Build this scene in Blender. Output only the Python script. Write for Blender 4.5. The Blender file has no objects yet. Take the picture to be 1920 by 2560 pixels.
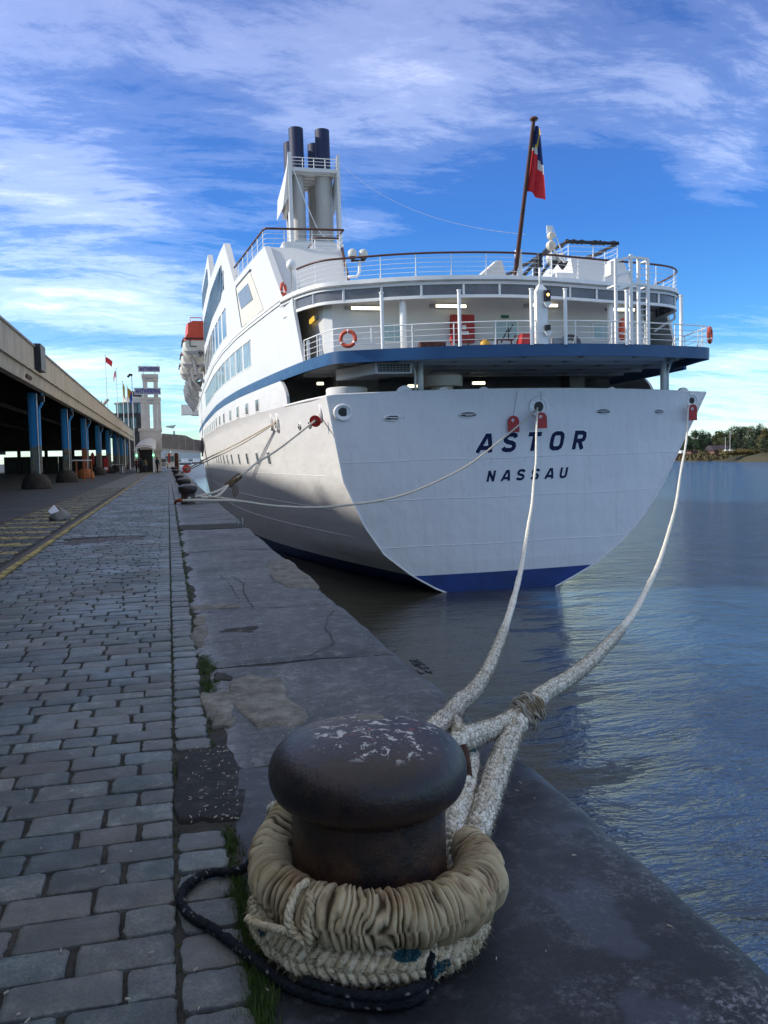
import bpy, bmesh, math, random
import numpy as np
from mathutils import Vector, Matrix
random.seed(7); rng = np.random.default_rng(7)
R_ = math.radians
SC = bpy.context.scene
COL = SC.collection

# ------------------------------------------------------------------ camera
F = 2070.0; CX, CY = 960.0, 1280.0; EYE = 1.45
def _rz(a): return np.array([[math.cos(a), -math.sin(a), 0], [math.sin(a), math.cos(a), 0], [0, 0, 1]])
def _cam():
    r = R_(1.1)
    d = np.array([(420 - CX) / F, -(1151 - CY) / F, -1.0])
    du = _rz(-r) @ d
    p = math.atan2(-du[1], -du[2])
    fwd = -du[2] * math.cos(p) - du[1] * math.sin(p)
    ang = math.atan2(du[0], fwd)
    a = math.pi / 2 + p
    rx = np.array([[1, 0, 0], [0, math.cos(a), -math.sin(a)], [0, math.sin(a), math.cos(a)]])
    return _rz(ang) @ rx @ _rz(-r)
CR = _cam()
cam_d = bpy.data.cameras.new('camera')
cam = bpy.data.objects.new('camera', cam_d); COL.objects.link(cam)
cam_d.sensor_fit = 'HORIZONTAL'; cam_d.sensor_width = 36.0; cam_d.lens = F / 1920 * 36.0
cam_d.clip_start = 0.05; cam_d.clip_end = 12000
m4 = Matrix([list(CR[0]) + [0], list(CR[1]) + [0], list(CR[2]) + [EYE], [0, 0, 0, 1]])
cam.matrix_world = m4
SC.camera = cam
SC.render.resolution_x = 768; SC.render.resolution_y = 1024

# ------------------------------------------------------------------ sky and sun
SUN_EL, SUN_AZ = R_(29.0), R_(-78.0)          # azimuth from +Y towards +X (negative: from the left)
sx, sy, sz = math.sin(SUN_AZ) * math.cos(SUN_EL), math.cos(SUN_AZ) * math.cos(SUN_EL), math.sin(SUN_EL)
W = bpy.data.worlds.new('World'); SC.world = W; W.use_nodes = True
nt = W.node_tree; nt.nodes.clear()
class N:
    """small node helper"""
    def __init__(s, tree): s.t = tree; s.l = tree.links
    def n(s, typ, **kw):
        nd = s.t.nodes.new(typ)
        for k, v in kw.items():
            if k.startswith('i_'): nd.inputs[int(k[2:]) if k[2:].isdigit() else k[2:]].default_value = v
            else: setattr(nd, k, v)
        return nd
    def lk(s, a, b): s.l.new(a, b)
    def math(s, op, a, b=None, clamp=False):
        nd = s.n('ShaderNodeMath', operation=op); nd.use_clamp = clamp
        for i, v in enumerate((a, b)):
            if v is None: continue
            if isinstance(v, (int, float)): nd.inputs[i].default_value = v
            else: s.lk(v, nd.inputs[i])
        return nd.outputs[0]
    def ramp(s, fac, stops, interp='LINEAR'):
        nd = s.n('ShaderNodeValToRGB'); cr = nd.color_ramp; cr.interpolation = interp
        while len(cr.elements) < len(stops): cr.elements.new(0.5)
        for e, (p, c) in zip(cr.elements, stops):
            e.position = p; e.color = (c, c, c, 1) if isinstance(c, (int, float)) else tuple(c) + (1,)
        s.lk(fac, nd.inputs[0]); return nd.outputs[0]
    def mix(s, fac, a, b, typ='MIX'):
        nd = s.n('ShaderNodeMix', data_type='RGBA', blend_type=typ)
        for i, v in ((0, fac), (6, a), (7, b)):
            if isinstance(v, (int, float)): nd.inputs[i].default_value = v
            elif isinstance(v, tuple): nd.inputs[i].default_value = v + (1,) if len(v) == 3 else v
            else: s.lk(v, nd.inputs[i])
        return nd.outputs[2]
    def noise(s, vec, scale, detail=4, rough=0.5, dist=0.0, dim='3D'):
        nd = s.n('ShaderNodeTexNoise', noise_dimensions=dim)
        nd.inputs['Scale'].default_value = scale; nd.inputs['Detail'].default_value = detail
        nd.inputs['Roughness'].default_value = rough; nd.inputs['Distortion'].default_value = dist
        if vec is not None: s.lk(vec, nd.inputs['Vector'])
        return nd.outputs[0]
    def mapping(s, vec, loc=(0, 0, 0), rot=(0, 0, 0), sc=(1, 1, 1)):
        nd = s.n('ShaderNodeMapping')
        nd.inputs[1].default_value = loc; nd.inputs[2].default_value = rot; nd.inputs[3].default_value = sc
        s.lk(vec, nd.inputs[0]); return nd.outputs[0]
w = N(nt)
tc = w.n('ShaderNodeTexCoord').outputs['Generated']
sky = w.n('ShaderNodeTexSky', sky_type='NISHITA', sun_disc=False, sun_elevation=SUN_EL, sun_rotation=SUN_AZ,
          air_density=1.0, dust_density=0.4, ozone_density=2.6, altitude=0)
sep = w.n('ShaderNodeSeparateXYZ'); w.lk(tc, sep.inputs[0])
zz = w.math('ADD', w.math('MAXIMUM', sep.outputs[2], 0.0), 0.13)
px = w.math('DIVIDE', sep.outputs[0], zz); py = w.math('DIVIDE', sep.outputs[1], zz)
cmb = w.n('ShaderNodeCombineXYZ'); w.lk(px, cmb.inputs[0]); w.lk(py, cmb.inputs[1])
P = cmb.outputs[0]
# elongated cirrus: streaks run obliquely over the river
def sub(vec, amt, sc):
    nd = w.n('ShaderNodeTexNoise'); nd.inputs['Scale'].default_value = sc; nd.inputs['Detail'].default_value = 3
    w.lk(vec, nd.inputs['Vector'])
    v1 = w.n('ShaderNodeVectorMath', operation='SUBTRACT'); w.lk(nd.outputs[1], v1.inputs[0]); v1.inputs[1].default_value = (.5, .5, .5)
    v2 = w.n('ShaderNodeVectorMath', operation='SCALE'); w.lk(v1.outputs[0], v2.inputs[0]); v2.inputs['Scale'].default_value = amt
    v3 = w.n('ShaderNodeVectorMath', operation='ADD'); w.lk(vec, v3.inputs[0]); w.lk(v2.outputs[0], v3.inputs[1])
    return v3.outputs[0]
PW = sub(P, 1.0, 0.55)
PW2 = sub(PW, 0.22, 2.3)
s1 = w.noise(w.mapping(PW2, loc=(3.1, 1.7, 0), rot=(0, 0, R_(38)), sc=(0.55, 1.55, 1)), 1.0, 9, 0.62)
s2 = w.noise(w.mapping(PW2, loc=(8.3, 5.2, 0), rot=(0, 0, R_(12)), sc=(0.9, 4.2, 1)), 1.1, 10, 0.66)
s3 = w.noise(w.mapping(PW2, loc=(1.3, 9.2, 0), rot=(0, 0, R_(30)), sc=(2.6, 9.0, 1)), 1.6, 8, 0.7)
big = w.noise(w.mapping(P, loc=(5.3, 2.2, 0)), 0.42, 3, 0.5)
s4 = w.noise(w.mapping(sub(P, 0.35, 1.3), loc=(4.3, 7.7, 0), rot=(0, 0, R_(52)), sc=(1.5, 3.1, 1)), 2.3, 12, 0.72)
s5 = w.noise(w.mapping(P, loc=(2.2, 3.3, 0), rot=(0, 0, R_(20)), sc=(1.6, 2.6, 1)), 6.5, 10, 0.75)
c = w.math('ADD', w.math('MULTIPLY', s1, 0.26), w.math('MULTIPLY', s2, 0.30))
c = w.math('ADD', c, w.math('MULTIPLY', s3, 0.15))
c = w.math('ADD', c, w.math('MULTIPLY', s4, 0.26))
c = w.math('ADD', c, w.math('MULTIPLY', s5, 0.10))
c = w.math('ADD', c, w.math('MULTIPLY', big, 0.12))
# cloud sheets of this afternoon: (direction azimuth/elevation degrees, radius, weight)
nrm = w.n('ShaderNodeVectorMath', operation='NORMALIZE'); w.lk(tc, nrm.inputs[0])
def dirv(x, y):
    d = CR @ np.array([(x - CX) / F, -(y - CY) / F, -1.0]); return d / np.linalg.norm(d)
def blob(x, y, rad, wt, strch=None):
    d = dirv(x, y)
    df = w.n('ShaderNodeVectorMath', operation='SUBTRACT'); w.lk(nrm.outputs[0], df.inputs[0]); df.inputs[1].default_value = tuple(d)
    sc_ = w.n('ShaderNodeVectorMath', operation='MULTIPLY'); w.lk(df.outputs[0], sc_.inputs[0])
    sc_.inputs[1].default_value = strch or (1, 1, 1)
    ln = w.n('ShaderNodeVectorMath', operation='LENGTH'); w.lk(sc_.outputs[0], ln.inputs[0])
    f = w.n('ShaderNodeMapRange', interpolation_type='SMOOTHSTEP'); w.lk(ln.outputs['Value'], f.inputs[0])
    f.inputs[1].default_value = 0; f.inputs[2].default_value = rad; f.inputs[3].default_value = wt; f.inputs[4].default_value = 0
    return f.outputs[0]
for b in SKYBLOBS if 'SKYBLOBS' in globals() else [
        (60, 400, .16, .045, (1, 1, 1.8)), (330, 480, .17, .06, (1, 1, 3.0)), (180, 770, .24, .105, (1, 1, 6.0)), (430, 560, .22, .05, (1, 1, 9)), (200, 660, .25, -.05, (1, 1, 9)), (200, 850, .24, -.06, (1, 1, 10)),
        (330, 700, .13, .07, (1, 1, 3.5)), (60, 920, .30, .07, (1, 1, 6)), (1780, 470, .09, .15, (1, 1, 1.3)),
        (1650, 420, .22, .035, (1, 1, 1.6)), (1700, 60, .3, -.05, (1, 1, 1.2)), (640, 60, .40, -.03, (1, 1, 1.2)), (1250, 420, .2, -.04, (1, 1, 2)), (1850, 330, .16, .07, (1, 1, 1)),
        (1000, 140, .12, .06, (1, 1, 1)), (1330, 600, .50, -.16, (1, 1, 3.4)), (560, 480, .22, -.10, (1, 1, 1.6)),
        (1700, 640, .42, -.22, (1, 1, 2.4)), (330, 320, .24, -.05, (1, 1, 2)), (900, 560, .10, .06, (1, 1, 4)),
        (1860, 900, .14, .10, (1, 1, 9)), (330, 1020, .20, -.04, (1, 1, 2))]:
    c = w.math('ADD', c, blob(*b))
fac = w.ramp(c, [(0.455, 0.0), (0.53, 0.14), (0.62, 0.47), (0.74, 0.95)], 'EASE')
elev = w.ramp(sep.outputs[2], [(0.0, (9.0, 10.2, 9.4)), (0.10, (8.2, 9.4, 10.4)), (0.30, (6.6, 7.6, 9.6)), (0.65, (4.2, 4.9, 8.0))])
elev2 = w.n('ShaderNodeVectorMath', operation='SCALE'); 
# Nishita sky: horizon tint, deeper blue mid-height; overhead warmed and brightened to neutralise shade
tint = w.ramp(sep.outputs[2], [(0.0, (0.66, 0.88, 0.92)), (0.05, (0.50, 0.82, 0.92)), (0.14, (0.27, 0.60, 0.93)), (0.26, (0.22, 0.50, 0.94)), (0.46, (0.36, 0.52, 0.90)), (0.60, (1.05, 1.0, 1.02)), (1.0, (1.95, 1.55, 1.10))])
base = w.mix(1.0, sky.outputs[0], tint, 'MULTIPLY')
cc = w.ramp(sep.outputs[2], [(0.0, (0.80, 0.95, 0.93)), (0.12, (0.72, 0.88, 1.0)), (0.28, (0.66, 0.74, 0.92)), (0.46, (0.54, 0.60, 0.84)), (0.60, (0.70, 0.70, 0.76)), (1.0, (0.86, 0.82, 0.78))])
ccs = w.mix(1.0, cc, (9.0, 9.0, 9.0), 'MULTIPLY')
ccs.node.clamp_result = False
fin = w.mix(w.math('MULTIPLY', fac, w.ramp(sep.outputs[2], [(0.0, .95), (.20, .92), (.34, .66), (.48, .58), (.62, .85)])), base, ccs)
bg = w.n('ShaderNodeBackground'); w.lk(fin, bg.inputs[0]); bg.inputs[1].default_value = 0.10
out = w.n('ShaderNodeOutputWorld'); w.lk(bg.outputs[0], out.inputs[0])

sd = bpy.data.lights.new('sun', 'SUN'); sd.energy = 2.5; sd.angle = R_(4.0); sd.color = (1.0, 0.93, 0.82)
so = bpy.data.objects.new('sun', sd); COL.objects.link(so)
so.rotation_euler = Vector((sx, sy, sz)).to_track_quat('Z', 'Y').to_euler()
so.location = (-40, 0, 60)
vs = SC.view_settings; vs.view_transform = 'Standard'; vs.look = 'None'; vs.exposure = 1.0; vs.gamma = 1.0
SC.display_settings.display_device = 'sRGB'

# ------------------------------------------------------------------ pixel helpers (point of the photograph at a real distance)
def ray(x, y): return CR @ np.array([(x - CX) / F, -(y - CY) / F, -1.0])
def atY(x, y, Y): d = ray(x, y); return tuple(d * (Y / d[1]) + np.array([0, 0, EYE]))
def atZ(x, y, z=0.0): d = ray(x, y); return tuple(d * ((z - EYE) / d[2]) + np.array([0, 0, EYE]))

# ------------------------------------------------------------------ materials
MATS = {}
def mat(name, col, rough=0.6, var=0.15, scale=3.0, bump=0.0, bscale=20.0, metal=0.0, spec=0.5, col2=None, sc=(1, 1, 1), emit=None, estr=0, thr=None, coat=0):
    m = bpy.data.materials.new(name); m.use_nodes = True; t = N(m.node_tree)
    b = m.node_tree.nodes['Principled BSDF']
    oc = t.n('ShaderNodeTexCoord').outputs['Object']
    v = t.mapping(oc, sc=sc)
    n1 = t.noise(v, scale, 6, 0.6)
    c2 = col2 or tuple(max(0, x * (1 - var * 2)) for x in col)
    lo, hi = (0.35, 0.65) if thr is None else thr
    f = t.ramp(n1, [(lo, 0.0), (hi, 1.0)])
    t.lk(t.mix(f, c2, tuple(col)), b.inputs['Base Color'])
    n2 = t.noise(v, scale * 3.1, 4, 0.6)
    t.lk(t.math('ADD', t.math('MULTIPLY', n2, 0.25), rough - 0.12), b.inputs['Roughness'])
    b.inputs['Metallic'].default_value = metal
    b.inputs['Specular IOR Level'].default_value = spec
    if coat: b.inputs['Coat Weight'].default_value = coat
    if bump:
        bn = t.n('ShaderNodeBump'); bn.inputs['Strength'].default_value = min(1, bump * 10); bn.inputs['Distance'].default_value = bump
        t.lk(t.noise(oc, bscale, 5, 0.6), bn.inputs['Height']); t.lk(bn.outputs[0], b.inputs['Normal'])
    if emit:
        b.inputs['Emission Color'].default_value = tuple(emit) + (1,); b.inputs['Emission Strength'].default_value = estr
    MATS[name] = m; return m
def nodes_of(m): return N(m.node_tree), m.node_tree.nodes['Principled BSDF']

white = mat('white_paint', (.60, .60, .585), .42, .03, .6, .002, 1.2)
white2 = mat('white_gloss', (.80, .79, .76), .35, .05, 2)
cream = mat('cream_paint', (.62, .55, .42), .6, .12, 1.5, .003, 8, sc=(1, 1, .3))
blue_band = mat('blue_band_paint', (.006, .068, .185), .42, .10, .8, .002, 2)
blue_boot = mat('blue_antifouling', (.003, .035, .19), .5, .2, .7)
handr = mat('brown_handrail', (.085, .028, .02), .45, .2, 2)
black = mat('black_paint', (.012, .012, .014), .5, .2, 3)
darkglass = mat('dark_glass', (.02, .035, .05), .12, .2, 2, spec=.8)
curtain = mat('curtained_glass', (.13, .22, .25), .12, .35, 1.2, spec=.7)
redp = mat('red_paint', (.42, .02, .02), .5, .15, 3)
orange = mat('lifebuoy_orange', (.62, .09, .04), .5, .15, 5)
boatred = mat('lifeboat_orange', (.60, .07, .03), .5, .1, 2)
navy = mat('navy_paint', (.004, .012, .06), .6, .15, 1.5)
grey = mat('grey_paint', (.32, .32, .33), .5, .1, 1.5)
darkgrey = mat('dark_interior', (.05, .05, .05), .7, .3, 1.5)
lampm = mat('lit_tube', (.9, .9, .7), .4, 0, 1, emit=(1.0, .93, .62), estr=2.2)
lampo = mat('amber_lamp', (.9, .5, .1), .4, 0, 1, emit=(1.0, .45, .08), estr=5)
greenl = mat('green_lamp', (.1, .9, .3), .4, 0, 1, emit=(.15, 1.0, .35), estr=4)
greenn = mat('green_net', (.01, .12, .07), .8, .3, 8)
rustm = mat('rust_brown', (.10, .035, .02), .8, .4, 6, .003, 20)
colblue = None

def hull_mat():
    m = mat('hull_white', (.66, .66, .665), .40, .03, .35)
    t, b = nodes_of(m)
    oc = t.n('ShaderNodeTexCoord').outputs['Object']
    streak = t.noise(t.mapping(oc, sc=(2.2, .9, .05)), 1.6, 6, .65)
    blot = t.noise(oc, .35, 5, .6)
    f1 = t.ramp(streak, [(.52, 0.0), (.80, .36)])
    sep = t.n('ShaderNodeSeparateXYZ'); t.lk(oc, sep.inputs[0])
    low = t.ramp(t.math('DIVIDE', sep.outputs[2], 11.0), [(.0, 1.0), (.55, .65), (.9, .12)])     # grime gathers on the lower strakes
    f = t.math('MULTIPLY', f1, low)
    colr = t.mix(f, (.70, .695, .685), (.45, .42, .37))
    colr = t.mix(t.math('MULTIPLY', t.ramp(blot, [(.45, 0.0), (.7, .5)]), .35), colr, (.58, .58, .60))
    st_i = t.math('FLOOR', t.math('MULTIPLY', t.math('ADD', sep.outputs[2], .35), .53)); st_r = t.math('FRACT', t.math('MULTIPLY', t.math('SINE', t.math('MULTIPLY', st_i, 12.99)), 43.7))
    fr_i = t.math('FLOOR', t.math('MULTIPLY', t.math('ADD', sep.outputs[0], sep.outputs[1]), .28)); fr_r = t.math('FRACT', t.math('MULTIPLY', t.math('SINE', t.math('ADD', t.math('MULTIPLY', fr_i, 7.31), st_i)), 91.7))
    pk = t.math('ADD', t.math('MULTIPLY', st_r, .05), t.math('ADD', t.math('MULTIPLY', fr_r, .03), .93)); pc_ = t.n('ShaderNodeCombineColor'); [t.lk(pk, pc_.inputs[i]) for i in range(3)]
    colr = t.mix(1.0, colr, pc_.outputs[0], 'MULTIPLY')
    fine = t.noise(t.mapping(oc, sc=(1, 1, .15)), 9, 4, .6)
    colr = t.mix(t.math('MULTIPLY', t.ramp(fine, [(.66, 0.0), (.72, 1.0)]), .30), colr, (.32, .20, .12))
    t.lk(colr, b.inputs['Base Color'])
    # plating: faint hollows between frames and strakes
    v1 = t.noise(t.mapping(oc, sc=(.9, .35, .55)), 1.6, 3, .5)
    v2 = t.noise(oc, 6, 3, .5)
    hh = t.math('ADD', t.math('MULTIPLY', v1, 1.0), t.math('MULTIPLY', v2, .06))
    bn = t.n('ShaderNodeBump'); bn.inputs['Strength'].default_value = .8; bn.inputs['Distance'].default_value = .09
    t.lk(hh, bn.inputs['Height']); t.lk(bn.outputs[0], b.inputs['Normal'])
    return m
hullm = hull_mat()

def stone_mat(name, c1, c2, c3, rough=.55, speck=.5, wet=0.3, perobj=.25, bump=.004, big=1.4):
    m = bpy.data.materials.new(name); m.use_nodes = True; t = N(m.node_tree); b = m.node_tree.nodes['Principled BSDF']
    oc = t.n('ShaderNodeNewGeometry').outputs['Position']
    oi = t.n('ShaderNodeObjectInfo').outputs['Random']
    a = t.noise(oc, big, 8, .7); fi = t.noise(oc, 90, 5, .8); mid = t.noise(oc, 9, 8, .75)
    col = t.mix(t.ramp(a, [(.42, 0.0), (.58, 1.0)]), c1, c2)
    col = t.mix(t.math('MULTIPLY', t.ramp(mid, [(.52, 0.0), (.70, 1.0)]), speck), col, c3)
    col = t.mix(t.math('MULTIPLY', t.ramp(fi, [(.60, 0.0), (.72, 1.0)]), .35), col, c3)
    dk = t.math('ADD', .62, t.math('MULTIPLY', t.ramp(mid, [(.34, 0.0), (.60, 1.0)]), .42)); dk = t.math('MULTIPLY', dk, t.math('ADD', .60, t.math('MULTIPLY', t.ramp(fi, [(.36, 0.0), (.60, 1.0)]), .50)))
    dc = t.n('ShaderNodeCombineColor'); [t.lk(dk, dc.inputs[i]) for i in range(3)]
    col = t.mix(1.0, col, dc.outputs[0], 'MULTIPLY')
    at = t.n('ShaderNodeAttribute', attribute_name='rnd').outputs['Fac']
    r = t.math('FRACT', t.math('ADD', oi, at))
    k = t.math('ADD', t.math('MULTIPLY', r, perobj * 2), 1 - perobj)
    kk = t.n('ShaderNodeCombineColor'); [t.lk(k, kk.inputs[i]) for i in range(3)]
    col = t.mix(1.0, col, kk.outputs[0], 'MULTIPLY')
    r2 = t.math('FRACT', t.math('MULTIPLY', r, 7.31))
    col = t.mix(t.math('MULTIPLY', t.ramp(r2, [(.5, 0.0), (.95, 1.0)]), .55 if perobj > .2 else 0.0), col, (.095, .082, .072))
    t.lk(col, b.inputs['Base Color'])
    wn = t.noise(oc, .8, 4, .6)
    t.lk(t.math('SUBTRACT', rough + .1, t.math('MULTIPLY', t.ramp(wn, [(.4, 0.0), (.65, 1.0)]), wet)), b.inputs['Roughness'])
    bn = t.n('ShaderNodeBump'); bn.inputs['Strength'].default_value = .8; bn.inputs['Distance'].default_value = bump
    t.lk(t.math('ADD', t.math('MULTIPLY', fi, .35), mid), bn.inputs['Height']); t.lk(bn.outputs[0], b.inputs['Normal'])
    MATS[name] = m; return m
cobm = stone_mat('cobble_stone', (.078, .104, .106), (.140, .142, .130), (.30, .31, .28), .50, .40, .22, .42, .007)
kerbm = stone_mat('kerb_stone_mat', (.110, .128, .126), (.150, .158, .150), (.27, .28, .26), .50, .30, .2, .25, .004)
copem = stone_mat('coping_bluestone', (.056, .062, .070), (.105, .110, .114), (.27, .27, .26), .60, .55, .16, .12, .006, 1.1)
jointm = stone_mat('joint_sand', (.030, .027, .024), (.052, .047, .040), (.10, .09, .075), .9, .3, 0, 0, .006, 6)
asph = stone_mat('asphalt', (.040, .042, .047), (.058, .060, .064), (.10, .10, .10), .75, .15, .15, 0, .004, .35)
gravm = stone_mat('asphalt_patch_mat', (.006, .006, .006), (.015, .014, .013), (.34, .32, .28), .7, .22, .1, 0, .03, 5)
conc = stone_mat('worn_concrete', (.15, .14, .115), (.24, .225, .19), (.36, .35, .32), .8, .35, 0, .15, .01, 4)
quaywall_m = stone_mat('quay_wall_stone', (.04, .04, .036), (.07, .068, .06), (.12, .115, .1), .7, .4, .2, 0, .01, 1)
rustpl = stone_mat('rusty_plate', (.045, .028, .026), (.075, .040, .034), (.12, .08, .07), .6, .3, .1, 0, .004, 4)

def striped():
    m = stone_mat('sett_paving_with_stripes', (.060, .068, .062), (.090, .088, .070), (.12, .12, .11), .6, .3, .15, .22, .006)
    t, b = nodes_of(m)
    g = t.n('ShaderNodeNewGeometry').outputs['Position']
    sp = t.n('ShaderNodeSeparateXYZ'); t.lk(g, sp.inputs[0])
    wob = t.noise(g, 2.2, 5, .7)
    yy = t.math('ADD', t.math('ADD', sp.outputs[1], t.math('MULTIPLY', sp.outputs[0], .25)), t.math('MULTIPLY', wob, .22))
    fr = t.math('FRACT', t.math('DIVIDE', yy, 1.38))
    s = t.ramp(fr, [(.0, 0.0), (.03, 1.0), (.30, 1.0), (.34, 0.0)])
    wear = t.ramp(t.noise(g, 6.5, 6, .75), [(.40, 0.0), (.56, 1.0)])
    fade = t.ramp(t.math('DIVIDE', sp.outputs[1], 60.0), [(.3, 1.0), (.8, .25)])
    f = t.math('MULTIPLY', t.math('MULTIPLY', s, wear), fade)
    old = b.inputs['Base Color'].links[0].from_socket
    t.lk(t.mix(t.math('MULTIPLY', f, .95), old, (.46, .34, .07)), b.inputs['Base Color'])
    return m
stripem = striped()
yellowm = mat('yellow_line_paint', (.44, .33, .09), .75, .35, 5, .004, 30, thr=(.42, .6))
mossm = mat('moss_green', (.045, .075, .014), .95, .4, 14, .01, 60)
grassm = mat('grass_blade', (.07, .13, .02), .7, .3, 20)

def bollard_mat():
    m = bpy.data.materials.new('bollard_cast_iron'); m.use_nodes = True; t = N(m.node_tree); b = m.node_tree.nodes['Principled BSDF']
    oc = t.n('ShaderNodeTexCoord').outputs['Object']
    a = t.noise(oc, 5, 6, .65); fi = t.noise(oc, 45, 5, .7)
    col = t.mix(t.ramp(a, [(.35, 0.0), (.65, 1.0)]), (.008, .007, .009), (.019, .014, .017))
    sp = t.n('ShaderNodeSeparateXYZ'); t.lk(oc, sp.inputs[0])
    rst = t.ramp(t.noise(oc, 9, 7, .75), [(.40, 0.0), (.62, 1.0)])
    neck = t.ramp(sp.outputs[2], [(.30, 1.0), (.44, .55), (.56, .35)])
    col = t.mix(t.math('MULTIPLY', t.math('MULTIPLY', rst, neck), .85), col, (.075, .034, .018))
    # chipped white and red paint on the crown
    top = t.ramp(sp.outputs[2], [(.55, 0.0), (.58, 1.0)])
    off = t.math('ADD', t.math('POWER', t.math('SUBTRACT', sp.outputs[0], .03), 2.0), t.math('POWER', t.math('ADD', sp.outputs[1], .02), 2.0))
    near = t.ramp(off, [(.0, 1.0), (.030, .4), (.050, 0.0)])
    ch = t.ramp(t.noise(oc, 24, 9, .74, .8), [(.555, 0.0), (.57, 1.0)])
    f = t.math('MULTIPLY', t.math('MULTIPLY', ch, near), top, True)
    f = t.math('MINIMUM', t.math('MULTIPLY', f, 3.0), 1.0)
    col = t.mix(f, col, (.50, .47, .43))
    rd = t.ramp(t.noise(t.mapping(oc, loc=(2, 5, 1)), 16, 7, .75, .8), [(.60, 0.0), (.62, 1.0)])
    fr = t.math('MULTIPLY', rd, t.ramp(off, [(.0, .8), (.05, 0.0)]))
    col = t.mix(fr, col, (.30, .05, .03))
    t.lk(col, b.inputs['Base Color'])
    t.lk(t.math('ADD', t.math('MULTIPLY', fi, .30), .24), b.inputs['Roughness'])
    bn = t.n('ShaderNodeBump'); bn.inputs['Strength'].default_value = .7; bn.inputs['Distance'].default_value = .009
    t.lk(t.math('ADD', t.math('ADD', a, t.math('MULTIPLY', fi, .4)), t.math('MULTIPLY', f, .6)), bn.inputs['Height']); t.lk(bn.outputs[0], b.inputs['Normal'])
    return m
bollm = bollard_mat()

def rope_mat(name, c1, c2, groove_col, mark=None):
    m = bpy.data.materials.new(name); m.use_nodes = True; t = N(m.node_tree); b = m.node_tree.nodes['Principled BSDF']
    oc = t.n('ShaderNodeTexCoord').outputs['Object']
    a = t.noise(oc, 17, 7, .75); fi = t.noise(oc, 160, 3, .7)
    col = t.mix(t.ramp(a, [(.40, 0.0), (.58, 1.0)]), c1, c2)
    at = t.n('ShaderNodeAttribute', attribute_name='groove').outputs['Fac']
    col = t.mix(t.math('MULTIPLY', t.ramp(at, [(.0, 1.0), (.5, 0.0)]), .7), col, groove_col)  # darker colour towards the grooves between strands
    mk = t.n('ShaderNodeAttribute', attribute_name='mark').outputs['Fac']
    if mark: col = t.mix(mk, col, mark)
    t.lk(col, b.inputs['Base Color']); b.inputs['Roughness'].default_value = .9
    b.inputs['Specular IOR Level'].default_value = .2
    bn = t.n('ShaderNodeBump'); bn.inputs['Strength'].default_value = .9; bn.inputs['Distance'].default_value = .003
    t.lk(fi, bn.inputs['Height']); t.lk(bn.outputs[0], b.inputs['Normal'])
    return m
ropem = rope_mat('white_hawser', (.56, .51, .40), (.82, .79, .70), (.13, .11, .08), (.02, .13, .17))
ropetan = rope_mat('tan_hawser', (.50, .41, .26), (.68, .59, .42), (.09, .065, .035), (.012, .06, .08))
ropeblk = rope_mat('black_rope', (.008, .010, .014), (.016, .019, .026), (.004, .004, .005), (.20, .19, .17))
ropefar = rope_mat('weathered_hawser', (.44, .39, .31), (.56, .51, .42), (.14, .12, .10), None)
def canvas_mat():
    m = bpy.data.materials.new('dirty_canvas'); m.use_nodes = True; t = N(m.node_tree); b = m.node_tree.nodes['Principled BSDF']
    oc = t.n('ShaderNodeTexCoord').outputs['Object']
    col = t.mix(t.ramp(t.noise(oc, 6, 5, .6), [(.35, 0.0), (.65, 1.0)]), (.31, .235, .135), (.52, .43, .28))
    col = t.mix(t.math('MULTIPLY', t.ramp(t.noise(t.mapping(oc, loc=(3, 3, 0)), 9, 5, .7), [(.52, 0.0), (.66, 1.0)]), .6), col, (.24, .12, .06))
    col = t.mix(t.math('MULTIPLY', t.ramp(t.noise(t.mapping(oc, loc=(7, 1, 4)), 12, 6, .75), [(.60, 0.0), (.68, 1.0)]), .5), col, (.26, .27, .05))
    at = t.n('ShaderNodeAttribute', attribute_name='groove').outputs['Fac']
    col = t.mix(t.math('MULTIPLY', t.ramp(at, [(.05, 1.0), (.60, 0.0)]), .95), col, (.045, .030, .017))  # fold shade put into the colour: darker towards the creases
    t.lk(col, b.inputs['Base Color']); b.inputs['Roughness'].default_value = .95; b.inputs['Specular IOR Level'].default_value = .15
    bn = t.n('ShaderNodeBump'); bn.inputs['Strength'].default_value = .5; bn.inputs['Distance'].default_value = .002
    t.lk(t.noise(oc, 200, 3, .7), bn.inputs['Height']); t.lk(bn.outputs[0], b.inputs['Normal'])
    return m
canvasm = canvas_mat()

def column_mat():
    m = mat('column_blue_peeling', (.01, .16, .36), .5, .15, 2)
    t, b = nodes_of(m)
    g = t.n('ShaderNodeNewGeometry').outputs['Position']
    sp = t.n('ShaderNodeSeparateXYZ'); t.lk(g, sp.inputs[0])
    bl = t.mix(t.ramp(t.noise(g, 3, 5, .7), [(.4, 0.0), (.7, 1.0)]), (.010, .19, .44), (.014, .24, .52))
    z = t.math('ADD', sp.outputs[2], t.math('MULTIPLY', t.math('SUBTRACT', t.noise(g, 1.2, 4, .7), .5), .5))
    lowc = t.mix(t.ramp(t.noise(g, 4.5, 6, .8), [(.42, 0.0), (.58, 1.0)]), (.08, .16, .20), (.22, .18, .10))
    lowc = t.mix(t.ramp(t.noise(t.mapping(g, loc=(9, 2, 5)), 3.5, 6, .8), [(.52, 0.0), (.60, 1.0)]), lowc, (.12, .05, .03))
    f = t.ramp(t.math('DIVIDE', z, 5.0), [(.46, 1.0), (.50, 0.0)])
    t.lk(t.mix(f, bl, lowc), b.inputs['Base Color'])
    return m
colblue = column_mat()

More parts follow.
